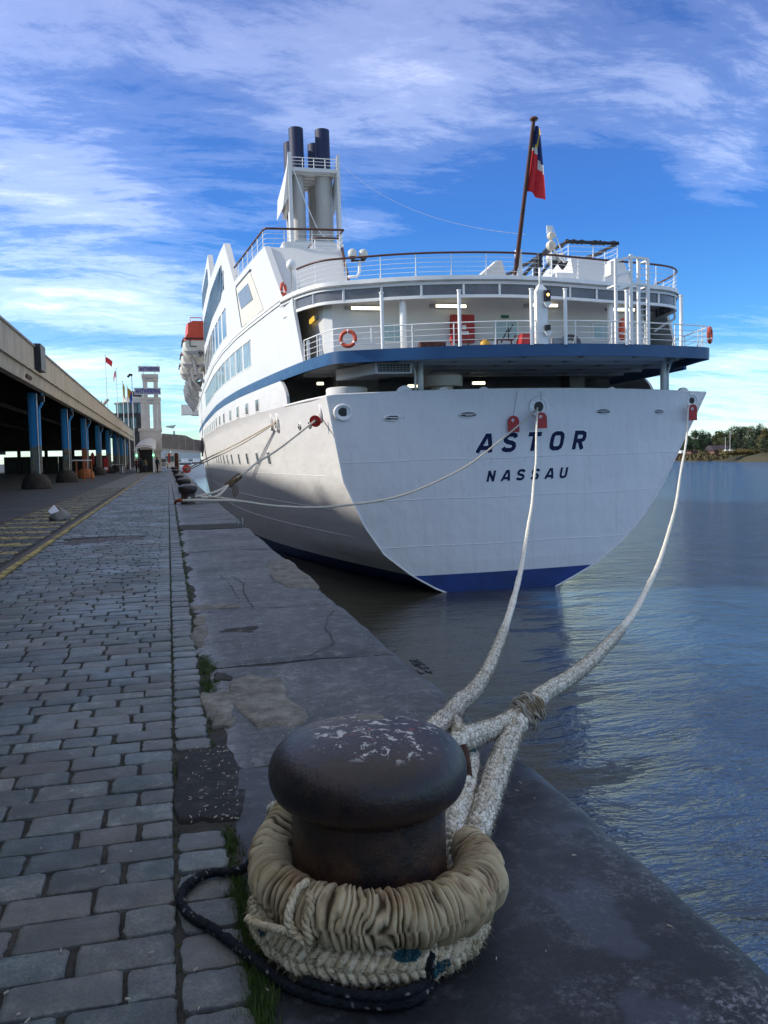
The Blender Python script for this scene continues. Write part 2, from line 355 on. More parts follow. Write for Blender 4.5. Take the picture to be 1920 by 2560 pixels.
# ------------------------------------------------------------------ mesh builder
class MB:
    def __init__(s): s.v = []; s.f = []; s.mi = []; s.sm = False
    def add(s, vs, fs, mi=0):
        o = len(s.v); s.v += [tuple(map(float, p)) for p in vs]; s.f += [tuple(i + o for i in f) for f in fs]; s.mi += [mi] * len(fs); return s
    def box(s, a, b, mi=0):
        x0, y0, z0 = (min(a[i], b[i]) for i in range(3)); x1, y1, z1 = (max(a[i], b[i]) for i in range(3))
        return s.add([(x0, y0, z0), (x1, y0, z0), (x1, y1, z0), (x0, y1, z0), (x0, y0, z1), (x1, y0, z1), (x1, y1, z1), (x0, y1, z1)],
                     [(0, 3, 2, 1), (4, 5, 6, 7), (0, 1, 5, 4), (1, 2, 6, 5), (2, 3, 7, 6), (3, 0, 4, 7)], mi)
    def hexa(s, p, mi=0):
        return s.add(p, [(0, 3, 2, 1), (4, 5, 6, 7), (0, 1, 5, 4), (1, 2, 6, 5), (2, 3, 7, 6), (3, 0, 4, 7)], mi)
    def beam(s, a, b, wd, ht, mi=0, up=(0, 0, 1)):
        a, b = Vector(a), Vector(b); d = (b - a).normalized(); u = Vector(up)
        if abs(d.dot(u)) > .98: u = Vector((0, 1, 0))
        r = d.cross(u).normalized() * wd / 2; u = r.cross(d).normalized() * ht / 2
        return s.hexa([a - r - u, a + r - u, b + r - u, b - r - u, a - r + u, a + r + u, b + r + u, b - r + u], mi)
    def tube(s, pts, r, n=8, mi=0, cap=True):
        pts = [Vector(p) for p in pts]; rs = r if isinstance(r, (list, tuple)) else [r] * len(pts)
        vs = []; fs = []; prev = None
        for i, p in enumerate(pts):
            d = (pts[min(i + 1, len(pts) - 1)] - pts[max(i - 1, 0)]).normalized()
            if prev is None:
                u = Vector((0, 0, 1)) if abs(d.z) < .95 else Vector((0, 1, 0)); a = d.cross(u).normalized()
            else: a = (prev - d * prev.dot(d)).normalized()
            prev = a; b = d.cross(a)
            for k in range(n):
                th = 2 * math.pi * k / n; vs.append(p + (a * math.cos(th) + b * math.sin(th)) * rs[i])
        for i in range(len(pts) - 1):
            for k in range(n):
                k2 = (k + 1) % n; fs.append((i * n + k, i * n + k2, (i + 1) * n + k2, (i + 1) * n + k))
        if cap: fs.append(tuple(range(n))[::-1]); fs.append(tuple((len(pts) - 1) * n + k for k in range(n)))
        return s.add(vs, fs, mi)
    def lathe(s, c, prof, n=24, mi=0, axis='Z'):
        vs = []; fs = []
        for r, h in prof:
            for k in range(n):
                a = 2 * math.pi * k / n
                q = (r * math.cos(a), r * math.sin(a), h)
                if axis == 'Y': q = (q[0], h, q[1])
                if axis == 'X': q = (h, q[0], q[1])
                vs.append((c[0] + q[0], c[1] + q[1], c[2] + q[2]))
        m_ = len(prof)
        for i in range(m_ - 1):
            for k in range(n):
                k2 = (k + 1) % n; q = (i * n + k, i * n + k2, (i + 1) * n + k2, (i + 1) * n + k)
                fs.append(q if axis != 'Y' else q[::-1])
        fs.append(tuple(range(n))[::-1] if axis != 'Y' else tuple(range(n))); fs.append(tuple((m_ - 1) * n + k for k in range(n)) if axis != 'Y' else tuple((m_ - 1) * n + k for k in range(n))[::-1])
        return s.add(vs, fs, mi)
    def prism(s, poly, z0, z1, mi=0):
        n = len(poly); vs = [(p[0], p[1], z0) for p in poly] + [(p[0], p[1], z1) for p in poly]
        fs = [tuple(range(n))[::-1], tuple(range(n, 2 * n))] + [(i, (i + 1) % n, (i + 1) % n + n, i + n) for i in range(n)]
        return s.add(vs, fs, mi)
    def grid(s, P, mi=0, close=False):
        nu = len(P); nv = len(P[0]); vs = [q for row in P for q in row]; fs = []
        for i in range(nu - 1):
            for j in range(nv - 1 if not close else nv):
                j2 = (j + 1) % nv; fs.append((i * nv + j, (i + 1) * nv + j, (i + 1) * nv + j2, i * nv + j2))
        return s.add(vs, fs, mi)
    def mesh(s, name, mats, smooth=False, off=(0, 0, 0)):
        me = bpy.data.meshes.new(name)
        o = off; me.from_pydata([(p[0] + o[0], p[1] + o[1], p[2] + o[2]) for p in s.v], [], s.f)
        for m_ in (mats if isinstance(mats, (list, tuple)) else [mats]): me.materials.append(m_)
        if len(me.materials) > 1: me.polygons.foreach_set('material_index', s.mi)
        if smooth:
            me.polygons.foreach_set('use_smooth', [True] * len(me.polygons))
        me.update(); return me
    def build(s, name, mats, parent=None, smooth=False, off=(0, 0, 0), loc=None, label=None, cat=None, group=None, kind=None, fixn=True, auto=None):
        me = s.mesh(name, mats, smooth, off)
        if fixn:
            bm = bmesh.new(); bm.from_mesh(me); bmesh.ops.recalc_face_normals(bm, faces=bm.faces); bm.to_mesh(me); bm.free()
        if auto: me.set_sharp_from_angle(angle=R_(auto))
        return link(name, me, parent, loc, label, cat, group, kind)
def link(name, me, parent=None, loc=None, label=None, cat=None, group=None, kind=None):
    o = bpy.data.objects.new(name, me); COL.objects.link(o)
    if parent: o.parent = parent
    if loc is not None: o.location = loc
    return tag(o, label, cat, group, kind)
def tag(o, label=None, cat=None, group=None, kind=None):
    for k, v in (('label', label), ('category', cat), ('group', group), ('kind', kind)):
        if v: o[k] = v
    return o
def empty(name, loc, rot=(0, 0, 0), label=None, cat=None, group=None):
    o = bpy.data.objects.new(name, None); COL.objects.link(o); o.location = loc; o.rotation_euler = rot
    o.empty_display_size = .2; return tag(o, label, cat, group)
def copy_tree(o, parent=None):
    c_ = o.copy(); COL.objects.link(c_); c_.parent = parent
    for ch in o.children: copy_tree(ch, c_)
    return c_
def catmull(P, n=8):
    P = [np.array(p, float) for p in P]; P = [2 * P[0] - P[1]] + P + [2 * P[-1] - P[-2]]; out_ = []
    for i in range(1, len(P) - 2):
        for k in range(n):
            t = k / n; a, b, c_, d = P[i - 1:i + 3]
            out_.append(.5 * ((2 * b) + (-a + c_) * t + (2 * a - 5 * b + 4 * c_ - d) * t * t + (-a + 3 * b - 3 * c_ + d) * t ** 3))
    out_.append(P[-2]); return np.array(out_)
def resample(P, step):
    P = np.asarray(P, float); d = np.r_[0, np.cumsum(np.linalg.norm(np.diff(P, axis=0), axis=1))]
    n = max(3, int(d[-1] / step) + 1); s_ = np.linspace(0, d[-1], n)
    return np.c_[[np.interp(s_, d, P[:, i]) for i in range(3)]].T, s_
def text_mesh(body, size, shear=0.0, offset=0.0, extrude=0.0, spacing=1.0, align='LEFT', sx_=1.0):
    cu = bpy.data.curves.new('txt', 'FONT'); cu.body = body; cu.size = size; cu.shear = shear; cu.offset = offset
    cu.extrude = extrude; cu.space_character = spacing; cu.align_x = align; cu.resolution_u = 4
    ob = bpy.data.objects.new('txt', cu); COL.objects.link(ob)
    bpy.context.view_layer.update()
    dg = bpy.context.evaluated_depsgraph_get(); me = bpy.data.meshes.new_from_object(ob.evaluated_get(dg))
    bpy.data.objects.remove(ob)
    vs = [(v.co.x * sx_, v.co.y, v.co.z) for v in me.vertices]; fs = [tuple(p.vertices) for p in me.polygons]
    return vs, fs

WATER_Z = -5.25
EDGE = 1.66
# ------------------------------------------------------------------ water
def water_mat():
    m = bpy.data.materials.new('river_water'); m.use_nodes = True; t = N(m.node_tree); b = m.node_tree.nodes['Principled BSDF']
    g = t.n('ShaderNodeNewGeometry').outputs['Position']
    b.inputs['Base Color'].default_value = (.030, .029, .018, 1); b.inputs['Roughness'].default_value = .05; b.inputs['IOR'].default_value = 1.55
    def warp(v, amt, sc):
        nd = t.n('ShaderNodeTexNoise'); nd.inputs['Scale'].default_value = sc; t.lk(v, nd.inputs['Vector'])
        v2 = t.n('ShaderNodeVectorMath', operation='SCALE'); t.lk(nd.outputs[1], v2.inputs[0]); v2.inputs['Scale'].default_value = amt
        v3 = t.n('ShaderNodeVectorMath', operation='ADD'); t.lk(v, v3.inputs[0]); t.lk(v2.outputs[0], v3.inputs[1]); return v3.outputs[0]
    gw = warp(g, 1.5, .25)
    rot = R_(-12)
    a = t.noise(t.mapping(gw, rot=(0, 0, rot), sc=(.45, 1.0, 1)), .55, 4, .55)
    c1 = t.noise(t.mapping(gw, rot=(0, 0, rot * 1.4), sc=(.55, 1.3, 1)), 2.1, 5, .6)
    c2 = t.noise(t.mapping(g, rot=(0, 0, R_(20)), sc=(.8, 1.5, 1)), 6.5, 4, .6)
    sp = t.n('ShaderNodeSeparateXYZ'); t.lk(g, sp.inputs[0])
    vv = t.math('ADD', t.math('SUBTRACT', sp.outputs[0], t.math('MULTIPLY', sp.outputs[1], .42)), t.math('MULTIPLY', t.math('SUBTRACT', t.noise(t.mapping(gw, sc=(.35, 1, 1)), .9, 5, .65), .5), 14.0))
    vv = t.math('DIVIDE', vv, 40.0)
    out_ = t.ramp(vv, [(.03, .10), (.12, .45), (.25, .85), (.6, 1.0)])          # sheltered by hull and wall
    t.lk(t.mix(t.ramp(vv, [(.0, 0.0), (.11, 1.0)]), (.046, .043, .027), (.030, .10, .22)), b.inputs['Base Color'])   # murky brown by the quay; hull-reflection edge and reflected sky blue painted in
    h = t.math('ADD', t.math('MULTIPLY', a, 1.25), t.math('MULTIPLY', c1, .62))
    h = t.math('ADD', h, t.math('MULTIPLY', c2, .20))
    h = t.math('MULTIPLY', h, out_)
    bn = t.n('ShaderNodeBump'); bn.inputs['Strength'].default_value = 1.0; bn.inputs['Distance'].default_value = .50
    t.lk(h, bn.inputs['Height']); t.lk(bn.outputs[0], b.inputs['Normal'])
    return m
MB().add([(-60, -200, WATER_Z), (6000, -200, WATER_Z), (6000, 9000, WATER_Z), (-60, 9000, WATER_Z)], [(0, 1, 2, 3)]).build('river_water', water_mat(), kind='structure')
MB().add([(-9000, -300, WATER_Z - 1.6), (9000, -300, WATER_Z - 1.6), (9000, 9500, WATER_Z - 1.6), (-9000, 9500, WATER_Z - 1.6)], [(0, 1, 2, 3)]).build('river_bed', jointm, kind='structure')

# ------------------------------------------------------------------ quay ground
MB().box((-3000, -60, -.30), (-4.0, 900, -.004)).build('asphalt_yard', asph, kind='structure')
MB().box((-4.0, -60, -.32), (EDGE - .25, 900, -.015)).build('quay_ground', jointm, kind='structure')
MB().box((-.5, -60, -9), (EDGE - .05, 900, -.33)).build('quay_wall', quaywall_m, label='dark stone quay wall dropping to the water below the edge slabs', cat='quay wall')

def rounded_slab(x0, x1, y0, y1, top, th, r=.008, jit=.006, nx=None, ny=None, seed=0, mb=None, corner=.25):
    """one stone: rounded irregular outline, domed top; returns (verts, faces)"""
    rg = random.Random(seed)
    w_, h_ = x1 - x0, y1 - y0; c_ = min(w_, h_) * corner
    out_ = []
    for cx, cy, a0 in ((x1 - c_, y1 - c_, 0), (x0 + c_, y1 - c_, 90), (x0 + c_, y0 + c_, 180), (x1 - c_, y0 + c_, 270)):
        for a in (0, 35, 60, 90):
            an = R_(a0 + a); out_.append((cx + c_ * math.cos(an) + rg.uniform(-jit, jit), cy + c_ * math.sin(an) + rg.uniform(-jit, jit)))
        nx_ = {0: (-1, 0), 90: (0, -1), 180: (1, 0), 270: (0, 1)}[a0]; ln_ = (w_ if nx_[0] else h_) - 2 * c_
        for f in ((.33, .66) if ln_ > .08 else (.5,)):
            ex, ey = cx + c_ * math.cos(R_(a0 + 90)) + nx_[0] * ln_ * f, cy + c_ * math.sin(R_(a0 + 90)) + nx_[1] * ln_ * f
            out_.append((ex + rg.uniform(-jit, jit) * .8, ey + rg.uniform(-jit, jit) * .8))
    n = len(out_); mx, my = (x0 + x1) / 2, (y0 + y1) / 2
    tx, ty = rg.uniform(-.02, .02), rg.uniform(-.02, .02)
    vs = []
    for k, (f, dz) in enumerate(((1.0, -th), (1.0, -r), (1 - .35 * r / min(w_, h_) * 2, -r * .3), (1 - 1.2 * r / min(w_, h_) * 2, 0))):
        for x, y in out_:
            X, Y = mx + (x - mx) * f, my + (y - my) * f
            vs.append((X, Y, top + dz + (0 if k == 0 else (x - mx) * tx + (y - my) * ty)))
    fs = [(i, (i + 1) % n, (i + 1) % n + n, i + n) for i in range(n)]
    fs += [(i + n, (i + 1) % n + n, (i + 1) % n + 2 * n, i + 2 * n) for i in range(n)]
    fs += [(i + 2 * n, (i + 1) % n + 2 * n, (i + 1) % n + 3 * n, i + 3 * n) for i in range(n)]
    fs.append(tuple(3 * n + i for i in range(n)))
    return vs, fs
def stones_object(name, stones, material, parent, kind=None):
    mb = MB(); rn = []
    for i, (vs, fs) in enumerate(stones):
        mb.add(vs, fs); rn += [random.random()] * len(vs)
    me = mb.mesh(name, material, True)
    at = me.attributes.new('rnd', 'FLOAT', 'POINT'); at.data.foreach_set('value', rn)
    me.set_sharp_from_angle(angle=R_(40))
    return link(name, me, parent, kind=kind)

road = empty('cobbled_road', (0, 0, 0)); tag(road, kind='structure')
kerb = empty('kerb_strip', (0, 0, 0)); tag(kerb, kind='structure')
def in_view(x, y, z=0, m_=60):
    v = CR.T @ (np.array([x, y, z]) - np.array([0, 0, EYE]))
    if v[2] > -.3: return False
    a, b = CX + F * v[0] / -v[2], CY - F * v[1] / -v[2]
    return -m_ < a < 1920 + m_ and -m_ < b < 2560 + m_
GUT = -.02
cob = []; ker = []
y = 1.55; row = 0
while y < 62:
    pit = random.uniform(.150, .190)
    if y > 22: pit *= 1.12
    x = GUT - .006 - (0 if row % 2 else random.uniform(.13, .19)); first = row % 2 == 0
    x1 = GUT - .004
    sk = random.uniform(-.01, .01)
    while x1 > -2.08:
        wd = random.uniform(.13, .18) if first else random.uniform(.22, .33); first = False
        x0 = max(x1 - wd, -2.09)
        if x1 - x0 > .07 and not (15.4 < y < 16.9 and -1.95 < (x0 + x1) / 2 < -.55 and y > 16.0 + ((x0 + x1) / 2 + .55) * .5):
            g1, g2 = random.uniform(.003, .008), random.uniform(.003, .007)
            cob.append((math.hypot(x1, y), x0 + g1, x1 - g1, y + g2 * .5, y + pit - g2, row))
        x1 = x0 - random.uniform(0, .008)
    y += pit; row += 1
y = 1.55
while y < 62:
    pit = random.uniform(.155, .21) * (1.1 if y > 22 else 1)
    skip = 3.28 < y + pit / 2 < 4.22
    if not skip: ker.append((y, GUT + .004, .150 + random.uniform(-.012, .012) + (.02 if y < 3.3 else 0), y + .006, y + pit - .012))
    y += pit
cob.sort(key=lambda s_: s_[0])
ind = [s_ for s_ in cob if in_view((s_[1] + s_[2]) / 2, (s_[3] + s_[4]) / 2)][:298]; inds = set(id(s_) for s_ in ind)
for i, s_ in enumerate(ind):
    vs, fs = rounded_slab(s_[1], s_[2], s_[3], s_[4], random.uniform(-.005, .003), .05, .006, .0045, seed=i, corner=random.uniform(.07, .20))
    stones_object('cobble', [(vs, fs)], cobm, road)
rest = [rounded_slab(s_[1], s_[2], s_[3], s_[4], random.uniform(-.005, .003), .05, .008, .005, seed=9000 + i, corner=.18) for i, s_ in enumerate(cob) if id(s_) not in inds]
stones_object('cobbles', rest, cobm, road, 'stuff')
for i, s_ in enumerate(ker[:150]):
    vs, fs = rounded_slab(s_[1], s_[2], s_[3], s_[4], random.uniform(-.006, .006), .05, .009, .006, seed=500 + i, corner=.17)
    stones_object('kerb_stone', [(vs, fs)], kerbm, kerb)
stones_object('kerb_stones', [rounded_slab(s_[1], s_[2], s_[3], s_[4], 0, .05, .012, .004, seed=700 + i) for i, s_ in enumerate(ker[150:])], kerbm, kerb, 'stuff')
# beyond: surface continues as one sheet with small setts in the material
def far_setts():
    m = stone_mat('far_setts', (.060, .070, .076), (.085, .092, .098), (.13, .14, .15), .5, .3, .25, 0, .004)
    t, b = nodes_of(m)
    g = t.n('ShaderNodeNewGeometry').outputs['Position']
    br = t.n('ShaderNodeTexBrick'); t.lk(g, br.inputs['Vector'])
    br.inputs['Scale'].default_value = 1.0; br.inputs['Brick Width'].default_value = .28; br.inputs['Row Height'].default_value = .18
    br.inputs['Mortar Size'].default_value = .012; br.inputs['Color1'].default_value = (.8, .8, .8, 1); br.inputs['Color2'].default_value = (1.2, 1.2, 1.2, 1); br.inputs['Mortar'].default_value = (.45, .42, .38, 1)
    old = b.inputs['Base Color'].links[0].from_socket
    t.lk(t.mix(1.0, old, br.outputs[0], 'MULTIPLY'), b.inputs['Base Color']); return m
farset = far_setts()
MB().box((-2.10, 62, -.012), (.16, 900, -.004)).build('far_paving', farset, kind='structure')
# strip between the two rails with worn yellow hatching
hat = empty('hatched_strip', (0, 0, 0)); tag(hat, kind='structure')
st = []; y = 9.6; row = 0
while y < 48:
    pit = random.uniform(.15, .19) * (1.15 if y > 25 else 1); x1 = -2.36 - random.uniform(0, .12)
    while x1 > -3.93:
        x0 = max(x1 - random.uniform(.20, .30), -3.95)
        if x1 - x0 > .07: st.append(rounded_slab(x0 + .008, x1 - .008, y + .006, y + pit - .008, random.uniform(-.01, .002), .05, .012, .006, seed=row * 40 + int(-x1 * 9)))
        x1 = x0
    y += pit; row += 1
stones_object('sett_stones', st, stripem, hat, 'stuff')
MB().box((-3.99, 48, -.012), (-2.3, 900, -.006)).build('far_strip_paving', stripem, hat)
MB().box((-2.30, -20, -.02), (-2.21, 250, .006)).build('crane_rail', rustpl, hat)
MB().box((-2.20, -20, -.02), (-2.10, 250, .010)).build('yellow_line', yellowm, hat)
MB().box((-4.02, -20, -.02), (-3.93, 250, .008)).build('crane_rail', rustpl, hat)
# rusty trench cover across the cobbles
tp = []
for i in range(9):
    x0 = -1.95 + i * .155
    tp.append((x0, x0 + .148))
for a, b_ in tp:
    yb = 16.0 + ((a + b_) / 2 + .55) * .5
    MB().hexa([(a, yb, -.03), (b_, yb + .05, -.03), (b_, yb + .95, -.03), (a, yb + .95, -.03), (a, yb, -.006), (b_, yb + .05, -.006), (b_, yb + .95, -.006), (a, yb + .95, -.006)]).build('trench_plate', rustpl, road)

# ------------------------------------------------------------------ coping slabs (bluestone) with worn edges
cop = empty('quay_edge', (0, 0, 0)); tag(cop, kind='structure')
def wob(y, seed=0): return .026 * math.sin(y * 3.1 + seed) + .018 * math.sin(y * 7.7 + seed * 2) + .010 * math.sin(y * 17 + seed)
copew = stone_mat('wet_bluestone', (.010, .012, .018), (.024, .026, .033), (.16, .16, .17), .52, .35, .20, .08, .006, .9)
for m_ in (copem, copew):
    t_, b_ = nodes_of(m_); g__ = t_.n('ShaderNodeNewGeometry').outputs['Position']; s__ = t_.n('ShaderNodeSeparateXYZ'); t_.lk(g__, s__.inputs[0])
    old = b_.inputs['Base Color'].links[0].from_socket
    if m_ is copem:
        edge = t_.ramp(t_.math('ADD', s__.outputs[0], t_.math('MULTIPLY', t_.math('SUBTRACT', t_.noise(g__, 5, 6, .75), .5), .35)), [(.20, 1.0), (.36, 0.0)])
        wear = t_.math('MULTIPLY', edge, t_.ramp(t_.noise(g__, 13, 7, .8), [(.38, 0.0), (.58, .75)]))
        old = t_.mix(wear, old, (.30, .31, .34))
        lich = t_.math('MULTIPLY', t_.ramp(t_.noise(t_.mapping(g__, loc=(5, 2, 0)), 1.3, 4, .6), [(.55, 0.0), (.66, 1.0)]), t_.ramp(t_.noise(g__, 38, 6, .8), [(.54, 0.0), (.60, .8)]))
        old = t_.mix(lich, old, (.34, .34, .34))
    else:
        far_ = t_.ramp(t_.math('SUBTRACT', s__.outputs[0], t_.math('MULTIPLY', s__.outputs[1], .35)), [(.10, 0.0), (.62, 1.0)])
        lich = t_.math('MULTIPLY', t_.math('MULTIPLY', far_, t_.ramp(t_.noise(g__, 3.2, 6, .7), [(.46, 0.0), (.64, 1.0)])), t_.ramp(t_.noise(g__, 48, 7, .82), [(.50, 0.0), (.60, .85)]))
        old = t_.mix(lich, old, (.30, .30, .33))
        stain = t_.ramp(t_.noise(t_.mapping(g__, loc=(1.1, .6, 0)), 2.4, 3, .5), [(.56, 0.0), (.60, 1.0)])
        old = t_.mix(t_.math('MULTIPLY', stain, .5), old, (.060, .070, .105))
    t_.lk(old, b_.inputs['Base Color'])
def coping(y0, y1, x0=.20, top=0.0, i=0, ragged=1.0, xr=0.0):
    nx, ny = 26, max(8, int((y1 - y0) / .07)); ny = min(ny, 70)
    P_ = []
    for a in range(ny + 1):
        yy = y0 + (y1 - y0) * a / ny; rowp = []
        xl = x0 + ragged * (wob(yy, i) + random.uniform(-.008, .008))
        xe = EDGE + xr + .012 * math.sin(yy * 2.3 + i) + .006 * math.sin(yy * 13)
        ed = min(a, ny - a); dy_ = -.012 if ed == 0 else 0
        for b_ in range(nx + 1):
            t = b_ / nx; xx = xl + (xe - xl) * (1 - (1 - t) ** 1.25)
            d = xe - xx; dip = 0
            rr = .16
            if d < rr: dip = -(rr - math.sqrt(max(0, rr * rr - (rr - d) ** 2)))
            z = top + dip + .005 * math.sin(xx * 5 + yy * 3.3 + i) + .003 * math.sin(xx * 11 - yy * 7) + dy_ - (.02 if b_ == 0 else 0)
            rowp.append((xx, yy, z))
        rowp = [(xl, yy, top - .35)] + rowp + [(xe, yy, top - .55)]
        P_.append(rowp)
    mb = MB().grid(P_)
    n_ = len(P_[0])
    mb.f.append(tuple(range(n_))); mb.f.append(tuple(len(mb.v) - n_ + k for k in range(n_))[::-1]); mb.mi += [0, 0]
    o = mb.build('edge_slab', copew if y1 < 4 else copem, cop, True, auto=50)
    return o
joints = [(-3.0, .42), (.45, 3.865), (3.885, 5.84), (5.855, 8.02), (8.035, 13.35), (13.37, 17.6), (17.62, 18.9), (18.92, 21.3), (21.32, 23.1), (23.12, 26.5), (26.52, 32), (32.02, 40), (40.02, 52)]
for i, (a, b_) in enumerate(joints): coping(a, b_, .185 if a > 5 else .20, [0, 0, -.003, .003, -.002, .002, -.012, .003, .006, 0, .004, 0, .003][i], i, 1.0 if a < 26 else .3)
MB().box((.18, 52.02, -.4), (EDGE, 900, 0)).build('far_edge_slab', copem, cop)
MB().box((.19, 17.62, -.02), (1.60, 18.90, .006)).build('concrete_infill', jointm, cop)
# ragged concrete, cement and asphalt repairs
def patch(name, cx, cy, rx, ry, z, material, seed, n=26, amp=.25, th=.02, parent=cop):
    rg = random.Random(seed); ph = [rg.uniform(0, 6.3) for _ in range(5)]
    pts = []
    for k in range(n):
        a = 2 * math.pi * k / n
        r = 1 + amp * (.5 * math.sin(2 * a + ph[0]) + .3 * math.sin(3 * a + ph[1]) + .3 * math.sin(5 * a + ph[2]) + .2 * math.sin(9 * a + ph[3]))
        q = abs(math.cos(a)) ** 4 + abs(math.sin(a)) ** 4
        r /= q ** .25
        pts.append((cx + rx * r * math.cos(a), cy + ry * r * math.sin(a)))
    vs = []; 
    for f, dz in ((1.0, -th), (.97, -.004), (.90, 0.0), (.5, .002)):
        for x, y_ in pts: vs.append((cx + (x - cx) * f, cy + (y_ - cy) * f, z + dz + (rg.uniform(-.002, .002) if f < .97 else 0)))
    fs = []
    for L in range(3): fs += [(L * n + i, L * n + (i + 1) % n, (L + 1) * n + (i + 1) % n, (L + 1) * n + i) for i in range(n)]
    fs.append(tuple(3 * n + i for i in range(n)))
    return MB().add(vs, fs).build(name, material, parent, True, auto=60)
patch('asphalt_patch', .13, 3.74, .145, .45, .004, gravm, 3, amp=.16)
patch('cement_patch', .50, 4.95, .20, .50, .010, conc, 5, amp=.30)
patch('cement_patch', .24, 4.95, .085, .30, .008, conc, 8, amp=.3)
patch('cement_patch', .24, 4.62, .06, .12, .006, conc, 9, amp=.4)
patch('cement_patch', .22, 6.9, .07, .50, .004, conc, 13, amp=.35)
patch('cement_patch', .23, 7.6, .05, .25, .004, conc, 14, amp=.35)
patch('cement_patch', .42, 8.25, .24, .14, .008, conc, 11, amp=.18)
patch('cement_patch', .34, 2.30, .06, .18, .006, conc, 12, amp=.3)
patch('cement_patch', 1.42, 10.4, .20, 1.5, .005, conc, 21, amp=.25)
patch('worn_hollow', .52, 7.0, .16, .16, .003, jointm, 15, amp=.35, th=.01)
patch('worn_hollow', .30, 5.55, .05, .12, .005, jointm, 16, amp=.35, th=.01)
patch('worn_hollow', 1.02, 4.45, .03, .03, .006, conc, 17, amp=.35, th=.01)
# cracks in the slabs
def crack(pts, wdt=.008):
    P_ = catmull(pts, 6); mb = MB(); vs = []
    for i, p in enumerate(P_):
        d = P_[min(i + 1, len(P_) - 1)] - P_[max(i - 1, 0)]; d /= np.linalg.norm(d); n_ = np.array([-d[1], d[0], 0])
        j = random.uniform(.4, 1) * wdt; q = p + n_ * random.uniform(-.012, .012)
        vs += [tuple(q - n_ * j), tuple(q + n_ * j)]
    mb.add(vs, [(2 * i, 2 * i + 1, 2 * i + 3, 2 * i + 2) for i in range(len(P_) - 1)])
    mb.build('crack', jointm, cop)
crack([atZ(560, 1432, .010), atZ(605, 1455, .010), atZ(608, 1480, .010), atZ(632, 1518, .010)], .007)
crack([atZ(548, 1436, .010), atZ(575, 1460, .010), atZ(600, 1500, .010)], .004)
crack([(.95, 5.9, .012), (1.2, 6.3, .012), (1.25, 6.9, .012), (1.45, 7.6, .012)], .005)
crack([(1.22, 3.86, .010), (1.38, 3.98, .010), (1.5, 3.93, .010)], .006)

# moss, grass tufts and weeds in the joints
def tufts(name, spots, material, hmax=.03):
    mb = MB()
    for x, y_, n, hh in spots:
        for _ in range(n):
            a = random.uniform(0, 6.28); r = random.gauss(0, .35) * .045
            bx, by = x + math.cos(a) * r, y_ + math.sin(a) * r * 1.6
            h = random.uniform(.4, 1) * hh; t_ = random.uniform(0, 6.28); l = random.uniform(.1, .9) * h
            wx, wy = math.cos(t_ + 1.57) * .0016, math.sin(t_ + 1.57) * .0016
            mb.add([(bx - wx, by - wy, -.02), (bx + wx, by + wy, -.02), (bx + math.cos(t_) * l, by + math.sin(t_) * l, h - .005)], [(0, 1, 2)])
    return mb.build(name, material, kind='stuff', fixn=False)
sp = []
for k in range(150):
    yy = random.uniform(2.0, 3.2) ** 1; sp.append((.185 + random.gauss(0, .018), yy, 16, .028))
for k in range(90): sp.append((.19 + random.gauss(0, .02), random.uniform(2.1, 2.75), 22, .04))
for k in range(500):
    yy = random.uniform(4.2, 26) ; sp.append((.172 + random.gauss(0, .012), yy, 8, .02))
for k in range(330):
    yy = random.uniform(3.2, 24); sp.append((GUT + random.gauss(0, .009), yy, 9, .018))
for k in range(120): sp.append((.215 + random.gauss(0, .03), random.uniform(5.2, 6.2), 14, .028))
for k in range(300): sp.append((-2.32 + random.gauss(0, .03), random.uniform(11, 60), 8, .03))
tufts('joint_grass', sp, grassm)
mm = MB()
for k in range(900):
    if k < 160: x, y_ = .178 + random.gauss(0, .02), random.uniform(1.9, 3.3)
    elif k < 560: x, y_ = .172 + random.gauss(0, .012), random.uniform(4.2, 22)
    else: x, y_ = GUT + random.gauss(0, .008), random.uniform(2, 16)
    r = random.uniform(.008, .022); n = 7
    vs = [(x + r * math.cos(6.28 * i / n) * random.uniform(.7, 1.2), y_ + 1.5 * r * math.sin(6.28 * i / n) * random.uniform(.7, 1.2), -.03) for i in range(n)] + [(x, y_, -.006)]
    mm.add(vs, [(i, (i + 1) % n, n) for i in range(n)])
mm.build('moss', mossm, kind='stuff')
# scattered wood splinters and husks
chip = mat('pale_splinter', (.50, .45, .36), .8, .1, 10)
ch = MB()
for k in range(330):
    if k < 75: x, y_ = random.uniform(-1.3, EDGE - .1), 2.0 + random.random() ** 1.3 * 2.8
    elif k < 150: x, y_ = random.uniform(.03, .24), random.uniform(3.3, 4.2)
    else: x, y_ = random.uniform(.2, EDGE - .12), 3 + random.random() * 13
    a = random.uniform(0, 3.14); l = random.uniform(.002, .013) * (.5 if 120 <= k < 190 else .8); wd = random.uniform(.0006, .0018); z = random.uniform(.006, .010)
    c_, s_ = math.cos(a), math.sin(a)
    ch.hexa([(x - c_ * l - s_ * wd, y_ - s_ * l + c_ * wd, z - .004), (x + c_ * l - s_ * wd, y_ + s_ * l + c_ * wd, z - .004), (x + c_ * l + s_ * wd, y_ + s_ * l - c_ * wd, z - .004), (x - c_ * l + s_ * wd, y_ - s_ * l - c_ * wd, z - .004),
             (x - c_ * l - s_ * wd, y_ - s_ * l + c_ * wd, z), (x + c_ * l - s_ * wd, y_ + s_ * l + c_ * wd, z + .002), (x + c_ * l + s_ * wd, y_ + s_ * l - c_ * wd, z + .002), (x - c_ * l + s_ * wd, y_ - s_ * l - c_ * wd, z)])
ch.build('wood_splinters', chip, kind='stuff')
